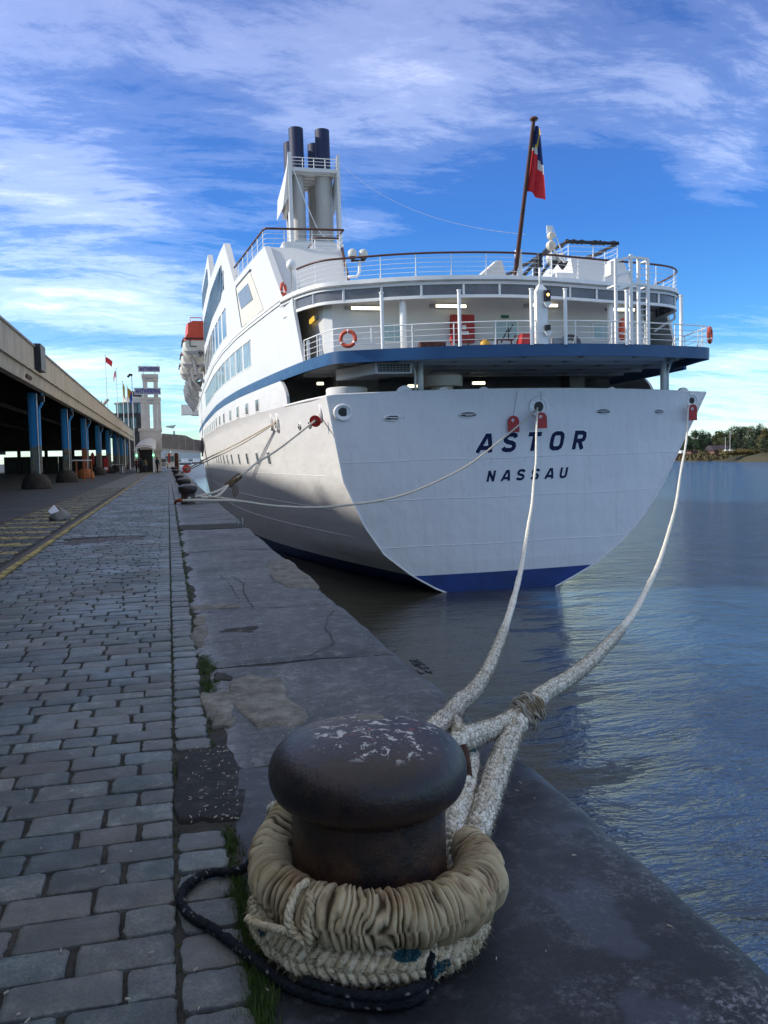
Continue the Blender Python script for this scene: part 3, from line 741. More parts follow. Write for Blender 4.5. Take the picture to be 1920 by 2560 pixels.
# graffiti scribble near the slab edge
scr = [[(1024, 1651), (1030, 1652), (1045, 1650)], [(1029, 1656), (1034, 1660), (1058, 1660), (1050, 1656), (1036, 1654), (1030, 1655)],
       [(1035, 1663), (1042, 1665), (1055, 1661), (1037, 1660), (1035, 1663)], [(1048, 1669), (1058, 1671), (1065, 1664), (1058, 1661)],
       [(1041, 1676), (1050, 1683), (1060, 1682), (1058, 1674), (1048, 1668)], [(1052, 1670), (1066, 1669), (1072, 1672)],
       [(1060, 1674), (1068, 1680), (1080, 1682), (1076, 1677)]]
gm = MB()
for s_ in scr: gm.tube([tuple(np.array(p)) for p in catmull([atZ(a, b_, .002) for a, b_ in s_], 5)], .006, 5)
gm.build('scribbled_graffiti', black, cop)
# dark stain of damp on the near slabs is in the stone; iron ladder hook at the edge
lh = MB(); lh.tube([(1.42, 18.2, -.02), (1.42, 18.2, .16), (1.52, 18.2, .16), (1.52, 18.2, -.02)], .018, 8)
lh.build('ladder_hook', mat('galvanised', (.35, .38, .40), .4, .2, 5, metal=.6), label='small galvanised ladder handle at the quay edge beside the hull', cat='handle')

# ------------------------------------------------------------------ ropes
def frames(C_):
    T = np.gradient(C_, axis=0); T /= np.linalg.norm(T, axis=1)[:, None]
    A = np.zeros_like(C_); u = np.array([0, 0, 1.0]) if abs(T[0][2]) < .9 else np.array([0, 1.0, 0])
    a = np.cross(T[0], u); a /= np.linalg.norm(a)
    for i in range(len(C_)):
        a = a - T[i] * a.dot(T[i]); a /= np.linalg.norm(a); A[i] = a
    return T, A, np.cross(T, A)
def rope_mesh(name, pts, r, material, nseg=20, step=.01, amp=.16, pitch=.75, kind='braid', parent=None, fuzz=0, fuzzlen=.020, marks=(), seed=0, smooth_path=True, **kw):
    C_, s_ = resample(catmull(pts, 10) if smooth_path else pts, step)
    T, A, B = frames(C_); n = len(C_); th = np.linspace(0, 2 * math.pi, nseg, endpoint=False)
    S, TH = np.meshgrid(s_, th, indexing='ij')
    if kind == 'braid':                       # plaited: herringbone columns round the rope
        cols = 8; q = TH / (2 * math.pi) * cols; c_ = np.floor(q); f = q - c_
        dirn = np.where(c_ % 2 == 0, 1, -1)
        ph = S / (r * pitch) * 1.0 + dirn * f * .8
        h = np.abs(np.cos(math.pi * ph)) ** .7 * (1 - .55 * np.abs(2 * f - 1) ** 3)
    elif kind == 'twist':
        h = np.abs(np.cos(1.5 * TH + math.pi * S / (r * pitch))) ** .7
    else: h = np.ones_like(S)
    rgl = np.random.default_rng(seed)
    lump = np.interp(S.ravel(), s_, 1 + .05 * np.convolve(rgl.normal(0, 1, n + 8), np.ones(9) / 3, 'valid')[:n]).reshape(S.shape)
    rr = r * lump * (1 - amp + amp * h) * (1 + rgl.normal(0, .02, S.shape))
    X = C_[:, None, :] + rr[..., None] * (np.cos(TH)[..., None] * A[:, None, :] + np.sin(TH)[..., None] * B[:, None, :])
    vs = X.reshape(-1, 3)
    i = np.arange(n - 1)[:, None]; k = np.arange(nseg)[None, :]; k2 = (k + 1) % nseg
    fs = np.stack([i * nseg + k, i * nseg + k2, (i + 1) * nseg + k2, (i + 1) * nseg + k], -1).reshape(-1, 4)
    me = bpy.data.meshes.new(name)
    faces = fs.tolist() + [list(range(nseg))[::-1], [(n - 1) * nseg + j for j in range(nseg)]]
    me.from_pydata(vs.tolist(), [], faces); me.materials.append(material)
    me.polygons.foreach_set('use_smooth', [True] * len(me.polygons))
    g = me.attributes.new('groove', 'FLOAT', 'POINT'); g.data.foreach_set('value', h.ravel().astype('f'))
    mk = np.zeros_like(S)
    for (s0, t0, ls, lt) in marks:
        d = ((S - s0) / ls) ** 2 + (((TH - t0 + math.pi) % (2 * math.pi) - math.pi) / lt) ** 2
        mk = np.maximum(mk, (d < 1).astype(float))
    m2 = me.attributes.new('mark', 'FLOAT', 'POINT'); m2.data.foreach_set('value', mk.ravel().astype('f'))
    o = link(name, me, parent, **kw)
    if fuzz:
        L = s_[-1]; nf = int(fuzz * L); mb = MB()
        si = rgl.integers(1, n - 1, nf); ti = rgl.integers(0, nseg, nf)
        for a_, b_ in zip(si, ti):
            p = X[a_, b_]; out_ = p - C_[a_]; out_ /= np.linalg.norm(out_)
            d = out_ * rgl.uniform(.3, 1) + T[a_] * rgl.normal(0, .8) + rgl.normal(0, .35, 3); d /= np.linalg.norm(d)
            l = fuzzlen * rgl.uniform(.3, 1.3); w_ = np.cross(d, rgl.normal(0, 1, 3)); w_ = w_ / np.linalg.norm(w_) * .0011
            mid = p + d * l * .6; tip = p + d * l + rgl.normal(0, .25, 3) * l - np.array([0, 0, .25 * l])
            mb.add([p - w_, p + w_, mid + w_ * .7, mid - w_ * .7, tip], [(0, 1, 2, 3), (3, 2, 4)])
        mb.build('frayed_fibres', material, o, kind='stuff', fixn=False)
    return o

BX, BY = .56, 2.42
bol = empty('mooring_bollard', (BX, BY, 0), label='big rusty mooring bollard with paint-chipped mushroom head nearest the camera', cat='bollard', group='mooring bollards along the quay edge')
prof = [(.27, -.02), (.262, .03), (.245, .10), (.238, .18), (.236, .30), (.236, .385), (.240, .405), (.262, .418), (.285, .438), (.299, .468), (.303, .498), (.300, .525), (.288, .55), (.268, .572), (.24, .590), (.20, .605), (.15, .616), (.10, .622), (.05, .625), (.002, .626)]
pf = catmull([(a, 0, b_) for a, b_ in prof], 3)
def lathe_obj(name, pf_, n, material, parent, cut=None, kindn=None):
    mb = MB().lathe((0, 0, 0), pf_, n); return mb.build(name, material, parent, True)
allp = [(p[0], p[2]) for p in pf]
neckp = [q for q in allp if q[1] <= .406]; headp = [q for q in allp if q[1] >= .400]
lathe_obj('neck', neckp, 72, bollm, bol); lathe_obj('head', headp, 96, bollm, bol)
MB().lathe((.03, .09, 0), [(.046, .6165), (.045, .6235), (.002, .6245)], 28).build('plug', conc, bol, True, auto=40)
MB().lathe((.205, .06, .588), [(.026, -.012), (.024, .004), (.016, .000), (.002, -.006)], 14).build('lifting_eye', rustm, bol, True)

# canvas sleeve round the eye of the hawser
def ring(phi, R, z): return (BX + .015 + R * math.cos(phi), BY + R * math.sin(phi), z)
def noise1(n, seed, octs=((23, 1.0), (51, .7), (97, .45))):
    r = np.random.default_rng(seed); out_ = np.zeros(n)
    for m_, a in octs: out_ += a * np.interp(np.linspace(0, m_, n), np.arange(m_ + 1), r.uniform(-1, 1, m_ + 1))
    return out_
def sleeve():
    n, ms = 1100, 64; ph = np.linspace(R_(14), R_(-228), n)
    zc = np.interp(np.degrees(ph), [-228, -200, -180, -90, -30, 0, 25, 42], [.285, .235, .205, .195, .165, .160, .185, .215])
    Rr = np.interp(np.degrees(ph), [-228, -180, -90, -20, 14], [.310, .318, .320, .326, .345])
    rt = np.interp(np.degrees(ph), [-228, -150, -90, -20, 5, 14], [.062, .072, .078, .076, .068, .056]) * (1 + .05 * noise1(n, 5, ((9, 1.), (17, .6))))
    u = np.linspace(0, 1, n)
    nz = [noise1(n, 10 + i, ((37, 1.), (90, .9), (170, .45))) for i in range(7)]
    rr0 = np.random.default_rng(31); inc = np.repeat(rr0.uniform(.45, 1.9, 60), math.ceil(n / 60))[:n]; phs = np.cumsum(inc); phs = phs / phs[-1] * 2 * math.pi * 54
    lown = [noise1(n, 60 + i, ((9, 1.), (24, .8), (60, .5))) for i in range(7)]
    depth = .55 + .45 * np.clip(.5 + noise1(n, 91, ((14, .8), (40, .5))), 0, 1)
    V = []; G = []
    for j in range(ms):
        ps = 2 * math.pi * j / ms
        w_ = j / ms * 6; a = int(w_); f = w_ - a; f = f * f * (3 - 2 * f)
        sft = int(9 * math.sin(ps * 2)); hz = np.roll(nz[a % 6] * (1 - f) + nz[(a + 1) % 6] * f, sft)
        hz = .75 * hz + .6 * nz[6]
        h = 1 - np.abs(np.tanh(hz * 1.5)) ; h = h * 1.0
        lw = lown[a % 6] * (1 - f) + lown[(a + 1) % 6] * f
        fold = np.abs(np.cos(.5 * (phs * 1.15 + 5.0 * lw + 1.6 * hz + 2.0 * math.sin(ps * 1.3)))) ** .75
        hh = depth * fold * .65 + .45 * np.clip(.5 + .55 * hz, 0, 1)
        r = rt * (.78 + .33 * hh)
        # flatter where it rests on the neck
        x = BX + .012 + (Rr + r * math.cos(ps)) * np.cos(ph); y_ = BY + (Rr + r * math.cos(ps)) * np.sin(ph); z = zc + r * 1.05 * math.sin(ps)
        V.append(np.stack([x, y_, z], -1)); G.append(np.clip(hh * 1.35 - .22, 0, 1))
    V = np.stack(V, 1); G = np.stack(G, 1)
    me = bpy.data.meshes.new('canvas_sleeve'); i = np.arange(n - 1)[:, None]; k = np.arange(ms)[None, :]; k2 = (k + 1) % ms
    fs = np.stack([i * ms + k, (i + 1) * ms + k, (i + 1) * ms + k2, i * ms + k2], -1).reshape(-1, 4).tolist()
    fs += [list(range(ms)), [(n - 1) * ms + j for j in range(ms)][::-1]]
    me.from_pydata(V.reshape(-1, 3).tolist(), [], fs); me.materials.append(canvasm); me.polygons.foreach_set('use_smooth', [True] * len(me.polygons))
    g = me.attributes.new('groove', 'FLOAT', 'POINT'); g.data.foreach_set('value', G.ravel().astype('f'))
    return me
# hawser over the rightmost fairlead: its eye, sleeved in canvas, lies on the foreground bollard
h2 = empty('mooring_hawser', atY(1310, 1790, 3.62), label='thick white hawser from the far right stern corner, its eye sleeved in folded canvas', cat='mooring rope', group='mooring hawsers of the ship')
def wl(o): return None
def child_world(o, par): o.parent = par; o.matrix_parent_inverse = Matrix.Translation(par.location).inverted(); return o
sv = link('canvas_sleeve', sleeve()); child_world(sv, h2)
main2 = [(26.90, 38.75, 3.81), (26.15, 37.8, 3.437), (22.5, 32.6, 1.95), (18.51, 27.158, .651), (15.239, 22.6, -.205), (12.2, 18.4, -.60), (9.364, 14.414, -.706), (7.2, 11.4, -.66), (5.354, 8.826, -.531), (3.426, 6.139, -.211), (2.511, 4.864, -.01), (1.90, 4.02, .155), (1.66, 3.68, .185)]
far2 = main2[:9]; near2 = main2[7:]
P2 = catmull(main2, 10); 
cut = int(len(P2) * .70)
child_world(rope_mesh('rope', P2[:cut + 1], .046, ropem, 12, .05, .10, smooth_path=False, seed=3), h2)
child_world(rope_mesh('rope', P2[cut:], .047, ropem, 40, .005, .22, smooth_path=False, fuzz=2600, seed=4, fuzzlen=.020), h2)
legB = [atY(1318, 1778, 3.66), atY(1290, 1815, 3.45), atY(1258, 1885, 3.16), atY(1228, 1975, 2.88), atY(1200, 2060, 2.66), atY(1180, 2110, 2.56), (.94, 2.42, .165)]
legA = [atY(1318, 1778, 3.66), atY(1245, 1816, 3.38), atY(1165, 1846, 3.12), (.86, 2.93, .29), (.66, 2.80, .28), (.42, 2.76, .275), (.30, 2.66, .28)]
child_world(rope_mesh('eye_leg', legB, .047, ropem, 48, .004, .24, fuzz=4600, seed=5, fuzzlen=.020), h2)
child_world(rope_mesh('eye_leg', legA, .043, ropem, 48, .004, .24, fuzz=4200, seed=6, fuzzlen=.018), h2)
lash = MB(); rl = np.random.default_rng(2)
LC = np.array(atY(1325, 1768, 3.70)); LD = np.array(atY(1290, 1795, 3.52)) - LC; LD /= np.linalg.norm(LD)
for k in range(40):
    c_ = LC + LD * (-.03 + .012 * k) if k < 9 else LC + LD * rl.uniform(-.04, .17)
    ax = LD + rl.normal(0, .16, 3); ax /= np.linalg.norm(ax); a = np.cross(ax, [0, 0, 1]); a /= np.linalg.norm(a); b_ = np.cross(ax, a)
    rad = rl.uniform(.052, .057) if k < 9 else rl.uniform(.055, .064)
    t0 = rl.uniform(0, 6); t1 = t0 + rl.uniform(3.5, 6.28)
    lash.tube([c_ + rad * (math.cos(t) * a + math.sin(t) * b_) for t in np.linspace(t0, t1, 16)], rl.uniform(.002, .0055), 5)
for x, y_, l in ((1333, 1795, .15), (1340, 1788, .13), (1322, 1800, .10)):
    p = np.array(atY(x, y_, 3.68)); lash.tube([p, p + [.004, 0, -l * .5], p + [.010, .0, -l]], .0013, 4)
child_world(lash.build('twine_lashing', ropetan), h2)
kn = MB()
for k in range(150):
    c_ = LC + LD * rl.uniform(-.02, .26) + rl.normal(0, .006, 3); ax = LD + rl.normal(0, .45, 3); ax /= np.linalg.norm(ax); a = np.cross(ax, [0, 0, 1]); a /= np.linalg.norm(a); b_ = np.cross(ax, a)
    rad = rl.uniform(.046, .066); t0 = rl.uniform(0, 6.28); t1 = t0 + rl.uniform(.6, 2.0)
    kn.tube([c_ + rad * (1 + .25 * math.sin(t * 3)) * (math.cos(t) * a + math.sin(t) * b_) for t in np.linspace(t0, t1, 7)], [.002, .006, .007, .006, .005, .004, .001], 5)
child_world(kn.build('frayed_strands', ropem, kind='stuff', smooth=True), h2)
# twisted cord that ties the sleeve
def on_sleeve(x, y_, lift=.006):
    d = ray(x, y_); d /= np.linalg.norm(d); best = None
    for t in np.arange(1.9, 3.2, .003):
        p = d * t + np.array([0, 0, EYE]); q = math.hypot(p[0] - BX - .012, p[1] - BY)
        ph = math.degrees(math.atan2(p[1] - BY, p[0] - BX)); ph = ph if ph < 60 else ph - 360
        R0 = np.interp(ph, [-228, -180, -90, 0, 42], [.315, .322, .325, .345, .365]); z0 = np.interp(ph, [-228, -200, -180, -90, -30, 0, 25, 42], [.285, .235, .205, .195, .165, .160, .185, .215])
        r0 = np.interp(ph, [-228, -150, -90, -20, 25, 42], [.068, .080, .086, .086, .078, .062]) * 1.05 + lift
        dd = math.hypot(q - R0, p[2] - z0) - r0
        if dd < 0: return tuple(p)
        if best is None or dd < best[0]: best = (dd, tuple(p))
    return best[1]
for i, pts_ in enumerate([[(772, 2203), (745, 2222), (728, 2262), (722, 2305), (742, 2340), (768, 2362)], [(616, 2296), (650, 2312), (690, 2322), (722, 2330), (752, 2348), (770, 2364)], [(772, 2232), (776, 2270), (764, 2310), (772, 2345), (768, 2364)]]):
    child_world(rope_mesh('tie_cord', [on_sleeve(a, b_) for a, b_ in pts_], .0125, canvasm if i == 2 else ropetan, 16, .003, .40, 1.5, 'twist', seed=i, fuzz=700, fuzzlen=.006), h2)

# hawser from the centre fairlead: its eye lies lower on the same bollard
h1 = empty('mooring_hawser', (1.3, 3.8, .14), label='white hawser from the centre stern fairlead, its eye plaited low round the nearest bollard', cat='mooring rope', group='mooring hawsers of the ship')
main1 = [(17.75, 37.9, 3.557), (17.063, 36.471, 3.315), (15.9, 34.1, 2.15), (14.857, 31.901, 1.173), (12.9, 27.9, .42), (10.797, 23.492, -.104), (9.1, 20.0, -.35), (7.654, 16.981, -.472), (5.8, 13.1, -.56), (4.189, 9.805, -.58), (2.799, 6.927, -.377), (1.978, 5.226, -.139), (1.52, 4.30, .06), (1.30, 3.82, .14)]
P1 = catmull(main1, 10); cut = int(len(P1) * .72)
child_world(rope_mesh('rope', P1[:cut + 1], .046, ropem, 12, .05, .10, smooth_path=False, seed=7), h1)
child_world(rope_mesh('rope', P1[cut:], .050, ropem, 40, .005, .22, smooth_path=False, fuzz=2800, seed=8, marks=[(1.3 + .7 * k, 1.5 + 2 * k, .02, .5) for k in range(7)]), h1)
e1 = [(1.36, 3.95, .13), atY(1085, 1822, 3.45), (.82, 3.10, .20), (.62, 2.80, .14), (.40, 2.76, .10), (.27, 2.58, .08)]
child_world(rope_mesh('eye_leg', e1, .044, ropem, 44, .004, .24, fuzz=3600, seed=9, marks=[(.12, 1, .03, .6), (.3, 3, .02, .6)]), h1)
e2 = [(1.34, 3.90, .12), atY(1172, 1880, 3.22), atY(1160, 1985, 2.86), atY(1135, 2075, 2.62), (.87, 2.45, .12), (.845, 2.28, .085)]
child_world(rope_mesh('eye_leg', e2, .042, ropem, 44, .004, .24, fuzz=2600, seed=10, marks=[(.62, 1.5, .025, .7), (.78, 4.6, .03, .7), (.93, 2.4, .03, .6), (.7, 0, .02, .6)]), h1)
rg_ = [(BX + .305 * math.cos(R_(a)), BY + .305 * math.sin(R_(a)), .070 + .01 * math.sin(R_(a * 2))) for a in range(25, -251, -11)]
child_world(rope_mesh('eye_ring', rg_, .070, ropetan, 96, .0035, .20, .34, fuzz=5200, fuzzlen=.018, seed=11, marks=[(.60, 3.85, .036, .30), (.52, 3.05, .036, .30), (.22, 3.9, .03, .3), (1.0, 3.6, .03, .3)]), h1)
MB().tube([atY(1157, 1865, 3.0), atY(1168, 1910, 2.95), atY(1176, 1950, 2.92)], [.018, .016, .010], 8).build('rusty_shim', rustm, label='rusty steel wedge hanging between the hawser legs behind the bollard', cat='scrap iron')
# black line lying on the stones
bl = [atZ(x, y_, .016) for x, y_ in [(640, 2168), (597, 2177), (521, 2184), (467, 2215), (452, 2250), (474, 2287), (538, 2325), (588, 2363), (657, 2416), (722, 2465), (820, 2497), (928, 2510), (1026, 2500), (1072, 2462), (1078, 2430)]]
bl[0] = (bl[0][0], bl[0][1], .05)
rope_mesh('black_line', bl, .0165, ropeblk, 20, .005, .34, 2.2, fuzz=420, fuzzlen=.007, seed=12, marks=[(.023 * k + random.uniform(-.01, .01), random.uniform(0, 6.2), random.uniform(.002, .006), random.uniform(.15, .5)) for k in range(110)],
          label='black braided line looped on the cobbles around the foot of the nearest bollard', cat='rope')
bl2 = [atY(1082, 2372, 2.10), atY(1078, 2400, 2.06), atZ(1066, 2452, .03), atZ(1020, 2478, .045), atZ(950, 2490, .04), atZ(860, 2482, .04), atZ(760, 2452, .04)]
rope_mesh('black_line', bl2, .015, ropeblk, 20, .005, .34, 2.2, fuzz=600, fuzzlen=.010, seed=13, marks=[(.05 * k, 1.5 + 2.1 * (k % 3), .006, .45) for k in range(14)],
          label='short black braided line end hanging down the front of the rope coil', cat='rope')

# ------------------------------------------------------------------ other bollards
profb = [(.25, 0), (.235, .06), (.225, .28), (.24, .34), (.295, .42), (.315, .50), (.31, .555), (.27, .60), (.16, .645), (.002, .66)]
pb = [(p[0], p[2]) for p in catmull([(a, 0, b_) for a, b_ in profb], 3)]
b2 = empty('mooring_bollard', (.60, 28.2, 0), label='dark mooring bollard with a hawser dropped round its foot, second from the camera', cat='bollard', group='mooring bollards along the quay edge')
MB().lathe((0, 0, 0), [q for q in pb if q[1] <= .345], 40).build('neck', bollm, b2, True); MB().lathe((0, 0, 0), [q for q in pb if q[1] >= .335], 40).build('head', bollm, b2, True)
for (x, Y_, sc_, lb) in ((.66, 38.5, 1.0, 'brownish mooring bollard directly behind the one holding the slack hawser'), (.66, 56.0, 1.0, 'low wide mooring bollard, third of the far row'),
                         (.67, 82.0, 1.1, 'mooring bollard with the red rat guard beside it'), (.70, 108.0, 1.2, 'smallest mooring bollard at the far end of the row')):
    c_ = copy_tree(b2); c_.location = (x, Y_, 0); c_.scale = (sc_, sc_, sc_ * (.8 if Y_ > 50 else 1)); c_['label'] = lb

# ------------------------------------------------------------------ SHIP
TH = .011; SX, SY, SZ = 17.1, 38.0, WATER_Z
ship = empty('cruise_ship', (SX, SY, SZ), (0, -TH, 0), label='white cruise ship with a blue band moored stern first along the quay', cat='cruise ship')
SOFF = (0, -SY, -SZ)
def sw(u, Y_, z):
    c_, s_ = math.cos(TH), math.sin(TH); w_ = z - SZ
    return (SX + u * c_ - w_ * s_, Y_, SZ + u * s_ + w_ * c_)
def sb(mb, name, mats, parent=ship, smooth=False, auto=None, **kw): return mb.build(name, mats, parent, smooth, SOFF, auto=auto, **kw)
PT = [(36, -9.0), (38.3, -9.4), (42.2, -10.15), (47, -10.75), (53.7, -11.45), (60, -12.0), (68, -12.4), (77, -12.6), (100, -12.5), (120, -12.2), (140, -11.8), (160, -11.0), (180, -8.5), (200, -4), (214, -.05)]
ST = [(36, 9.5), (38.3, 11.0), (39.3, 11.34), (42, 11.7), (46, 12.3), (54, 12.9), (70, 13.2), (120, 12.8), (160, 11), (180, 8.5), (200, 4), (214, .05)]
def smooth_tab(T_):
    xs = np.arange(T_[0][0], T_[-1][0], .5); ys = np.interp(xs, [a for a, b_ in T_], [b_ for a, b_ in T_])
    for _ in range(3): ys[1:-1] = .25 * ys[:-2] + .5 * ys[1:-1] + .25 * ys[2:]
    return xs, ys
PX, PU = smooth_tab(PT); QX, QU = smooth_tab(ST)
def port(Y_): return float(np.interp(Y_, PX, PU))
def stbd(Y_): return float(np.interp(Y_, QX, QU))
ZT = [4.45, 2.4, .4, -.65, -1.85, -3.24, -4.30, -5.1, -5.6, -6.6]
LT = [-9.62, -9.30, -8.97, -8.53, -8.02, -7.12, -5.83, -4.50, -3.2, -.8]
RT = [11.30, 9.98, 8.72, 8.00, 7.05, 5.55, 3.90, 2.11, .9, -.2]
def lt(z): return float(np.interp(-z, [-a for a in ZT], LT))
def rt(z): return float(np.interp(-z, [-a for a in ZT], RT))
def ratio_mid(z): return float(np.interp(z, [-6.6, -5.6, -4.35, -2.5, -1, .4, 2.4, 4.45, 6], [.80, .84, .88, .91, .93, .95, .975, .99, 1.0]))
def tY(u): return 38.0 + .01 * u * u
def hull_pt(side, Y_, z):
    """Y_ is the station (distance along the side); stations start on the transom knuckle"""
    a = lt(z) if side < 0 else rt(z); ya = tY(a)
    full = (port if side < 0 else stbd)
    top = full(max(Y_, 38.9)); f = min(1, max(0, (Y_ - ya) / 34.0)); 
    r0 = a / (-9.62 if side < 0 else 11.30)
    k = r0 + (ratio_mid(z) - r0) * (1 - (1 - f) ** 2.2)
    if z > 4.45: k = 1 if Y_ > 42 else k
    return (top * k, Y_, z)
def zlev(n=40):
    return list(np.linspace(-6.6, 4.45, n))
def hull_shell(side, z0, z1, name, material, ystop=214, ztopf=None):
    ys = [0.0] + [1.0 * k for k in (.5, 1, 1.5, 2, 3, 4, 5, 6, 7, 8, 10, 12, 14, 16, 18, 20, 23, 26, 29, 32, 36, 40, 45, 50, 56, 62, 70, 80, 90, 100, 110, 120, 130, 140, 150, 160, 168, 174)]
    zs = [z0 + (z1 - z0) * k / 24 for k in range(25)] if z1 - z0 > 2 else [z0, (z0 + z1) / 2, z1]
    G = []
    for z in zs:
        a = lt(z) if side < 0 else rt(z); ya = tY(a); rowp = []
        for i, dy in enumerate(ys):
            Y_ = ya + dy
            if i == 0: rowp.append((a, ya, z)); continue
            if Y_ > 213.5: Y_ = 213.5
            p = hull_pt(side, Y_, z)
            bl_ = min(1, dy / 4.0); base = a + (hull_pt(side, ya + 4.0, z)[0] - a) * (dy / 4.0)
            rowp.append((base * (1 - bl_) + p[0] * bl_ if dy < 4 else p[0], Y_, z))
        G.append(rowp)
    return sb(MB().grid(G), name, material, smooth=True)
for side in (-1, 1):
    hull_shell(side, -4.33, 4.45, 'hull_side', hullm)
    hull_shell(side, -6.6, -4.33, 'boot_topping', blue_boot)
def transom(z0, z1, name, material, n=30):
    G = []
    for k in range(n + 1):
        z = z0 + (z1 - z0) * k / n; a, b_ = lt(z), rt(z); G.append([(a + (b_ - a) * i / 60, tY(a + (b_ - a) * i / 60), z + (.16 * (1 - ((a + (b_ - a) * i / 60) / 10.5) ** 2) if k == n and z1 > 4 else 0)) for i in range(61)])
    return sb(MB().grid(G), name, material, smooth=True)
tr = transom(-4.33, 4.45, 'transom', hullm); transom(-6.6, -4.33, 'boot_topping', blue_boot, 5)
# white bead along the transom edges, added for their highlight; cap rail, weld seams
for side in (-1, 1):
    pts_ = []
    for z in np.linspace(4.44, -5.5, 40):
        a = lt(z) if side < 0 else rt(z); pts_.append((a - .0 * side, tY(a) - .01, z))
    sb(MB().tube(pts_, .045, 6), 'edge_highlight_bead', white2)
def tz(u): return 4.45 + .16 * (1 - (u / 10.5) ** 2)
us = np.linspace(-9.62, 11.3, 50)
sb(MB().tube([(u, tY(u) + .05, tz(u) + .0) for u in us], .07, 6), 'bulwark_cap', white2, smooth=True)
sb(MB().tube([hull_pt(-1, y_, 4.45) for y_ in np.linspace(38.95, 46.2, 14)], .07, 6), 'bulwark_cap', white2, smooth=True)
sb(MB().tube([hull_pt(1, y_, 4.45) for y_ in np.linspace(39.4, 46, 14)], .07, 6), 'bulwark_cap', white2, smooth=True)
seamm = mat('weld_seam_paint', (.82, .82, .81), .35, .05, 4)
for z in (1.28, -.62, -2.9, 3.15):
    if z < 3: sb(MB().tube([(u, tY(u) - .004, z + .02 * math.sin(u)) for u in np.linspace(lt(z) + .02, rt(z) - .05, 40)], .022 if z < 3 else .008, 4), 'weld_seam', seamm)
for z in (.62, -1.15, -2.55, 1.05):
    G = [hull_pt(-1, y_, z) for y_ in np.linspace(39.2 if z != 1.05 else 56, 120, 60)]
    sb(MB().tube([(p[0] - .006, p[1], p[2]) for p in G], .014, 4), 'weld_seam', seamm)
# draught of side plates above the sheer
def plate(side, y0, y1, zl, zh, name, material, n=30, th=.16, inb=0.0, parent=ship, cap=True):
    f = port if side < 0 else stbd; G1 = []; mb = MB()
    ys = np.linspace(y0, y1, n + 1)
    O_ = []; I_ = []
    for y_ in ys:
        u = f(y_) - side * inb; a, b_ = zl(y_), zh(y_)
        O_.append([(u, y_, a), (u, y_, b_)]); I_.append([(u - side * th, y_, a), (u - side * th, y_, b_)])
    ring_ = [[o[0], o[1], i_[1], i_[0]] for o, i_ in zip(O_, I_)]
    mb.grid(ring_, close=True); m_ = len(ring_)
    mb.f.append((0, 1, 2, 3)); mb.f.append(tuple((m_ - 1) * 4 + k for k in (3, 2, 1, 0))); mb.mi += [0, 0]
    return sb(mb, name, material, parent)
cst = lambda v: (lambda y_: v)
def lin(y0, z0, y1, z1): return lambda y_: z0 + (z1 - z0) * (y_ - y0) / (y1 - y0)
sidep = mat('side_white', (.62, .615, .60), .42, .03, .5, .002, 1.5)
for sd_ in (-1, 1):
    plate(sd_, 46.9, 213, cst(4.44), cst(5.9), 'side_plating', hullm, 80)
    plate(sd_, 45.5, 46.9, cst(4.44), lambda y_: 4.46 + 1.42 * min(1, max(0, ((y_ - 45.5) / 1.25)) ** .45), 'side_plating', hullm, 10)
    # plating between blue band and belt, ends in a raked edge
    plate(sd_, 42.25, 43.7, cst(6.46), lambda y_: 6.47 + (y_ - 42.25) * 2.1, 'side_plating', sidep, 6)
    plate(sd_, 43.7, 150, cst(6.46), cst(10.15), 'side_plating', sidep, 60)
    plate(sd_, 45.45, 150, cst(10.0), cst(10.36), 'belt', white2, 70, th=.30, inb=-.07) if sd_ < 0 else plate(sd_, 43.5, 150, cst(10.12), cst(10.36), 'belt', white2, 60, th=.3, inb=-.07)
# the shadow line along the belt is put in as a thin grey strip
beltg = mat('belt_grey', (.30, .29, .28), .6, .2, 2)
plate(-1, 45.6, 150, cst(10.14), cst(10.20), 'belt_shadow_strip', beltg, 70, th=.2, inb=-.085)
# blue band and deck slab
BD = [(-11.45, 53.7), (-10.75, 47.0), (-10.15, 42.2), (-9.75, 40.0), (-9.47, 38.7), (-9.1, 38.12), (-8.3, 37.72), (-6.8, 37.1), (-4.8, 36.3), (-3, 35.75), (-1.2, 35.38), (1, 35.15), (2.9, 35.15), (5, 35.35), (7.5, 35.85), (8.8, 36.15), (9.45, 36.45), (9.75, 37.0), (9.95, 38.0), (10.9, 41.5), (12.0, 45.5), (12.9, 54)]
bdc = catmull([(a, b_, 0) for a, b_ in BD[2:-2]], 5)
def ring_plate(pts_, z0, z1, th, name, material, parent=ship):
    mb = MB(); pts_ = [np.array(p[:2]) for p in pts_]; G = []
    for i, p in enumerate(pts_):
        d = pts_[min(i + 1, len(pts_) - 1)] - pts_[max(i - 1, 0)]; d /= np.linalg.norm(d); n_ = np.array([d[1], -d[0]])
        q = p - n_ * th
        G.append([(p[0], p[1], z0), (p[0], p[1], z1), (q[0], q[1], z1), (q[0], q[1], z0)])
    mb.grid(G, close=True); m_ = len(G); mb.f.append((0, 1, 2, 3)); mb.f.append(tuple((m_ - 1) * 4 + k for k in (3, 2, 1, 0))); mb.mi += [0, 0]
    return sb(mb, name, material, parent, auto=40)
ring_plate(bdc, 5.90, 6.46, .12, 'blue_band', blue_band)
plate(-1, 42.2, 150, cst(5.90), cst(6.46), 'blue_band', blue_band, 60, th=.16, inb=-.012)
plate(1, 41.5, 150, cst(5.90), cst(6.46), 'blue_band', blue_band, 60, th=.16, inb=-.012)
def slab(pts_, z0, z1, name, material, parent=ship):
    mb = MB().prism([(p[0], p[1]) for p in pts_], z0, z1); return sb(mb, name, material, parent)
inner = [(p[0] * .985, p[1] + .10) for p in bdc]
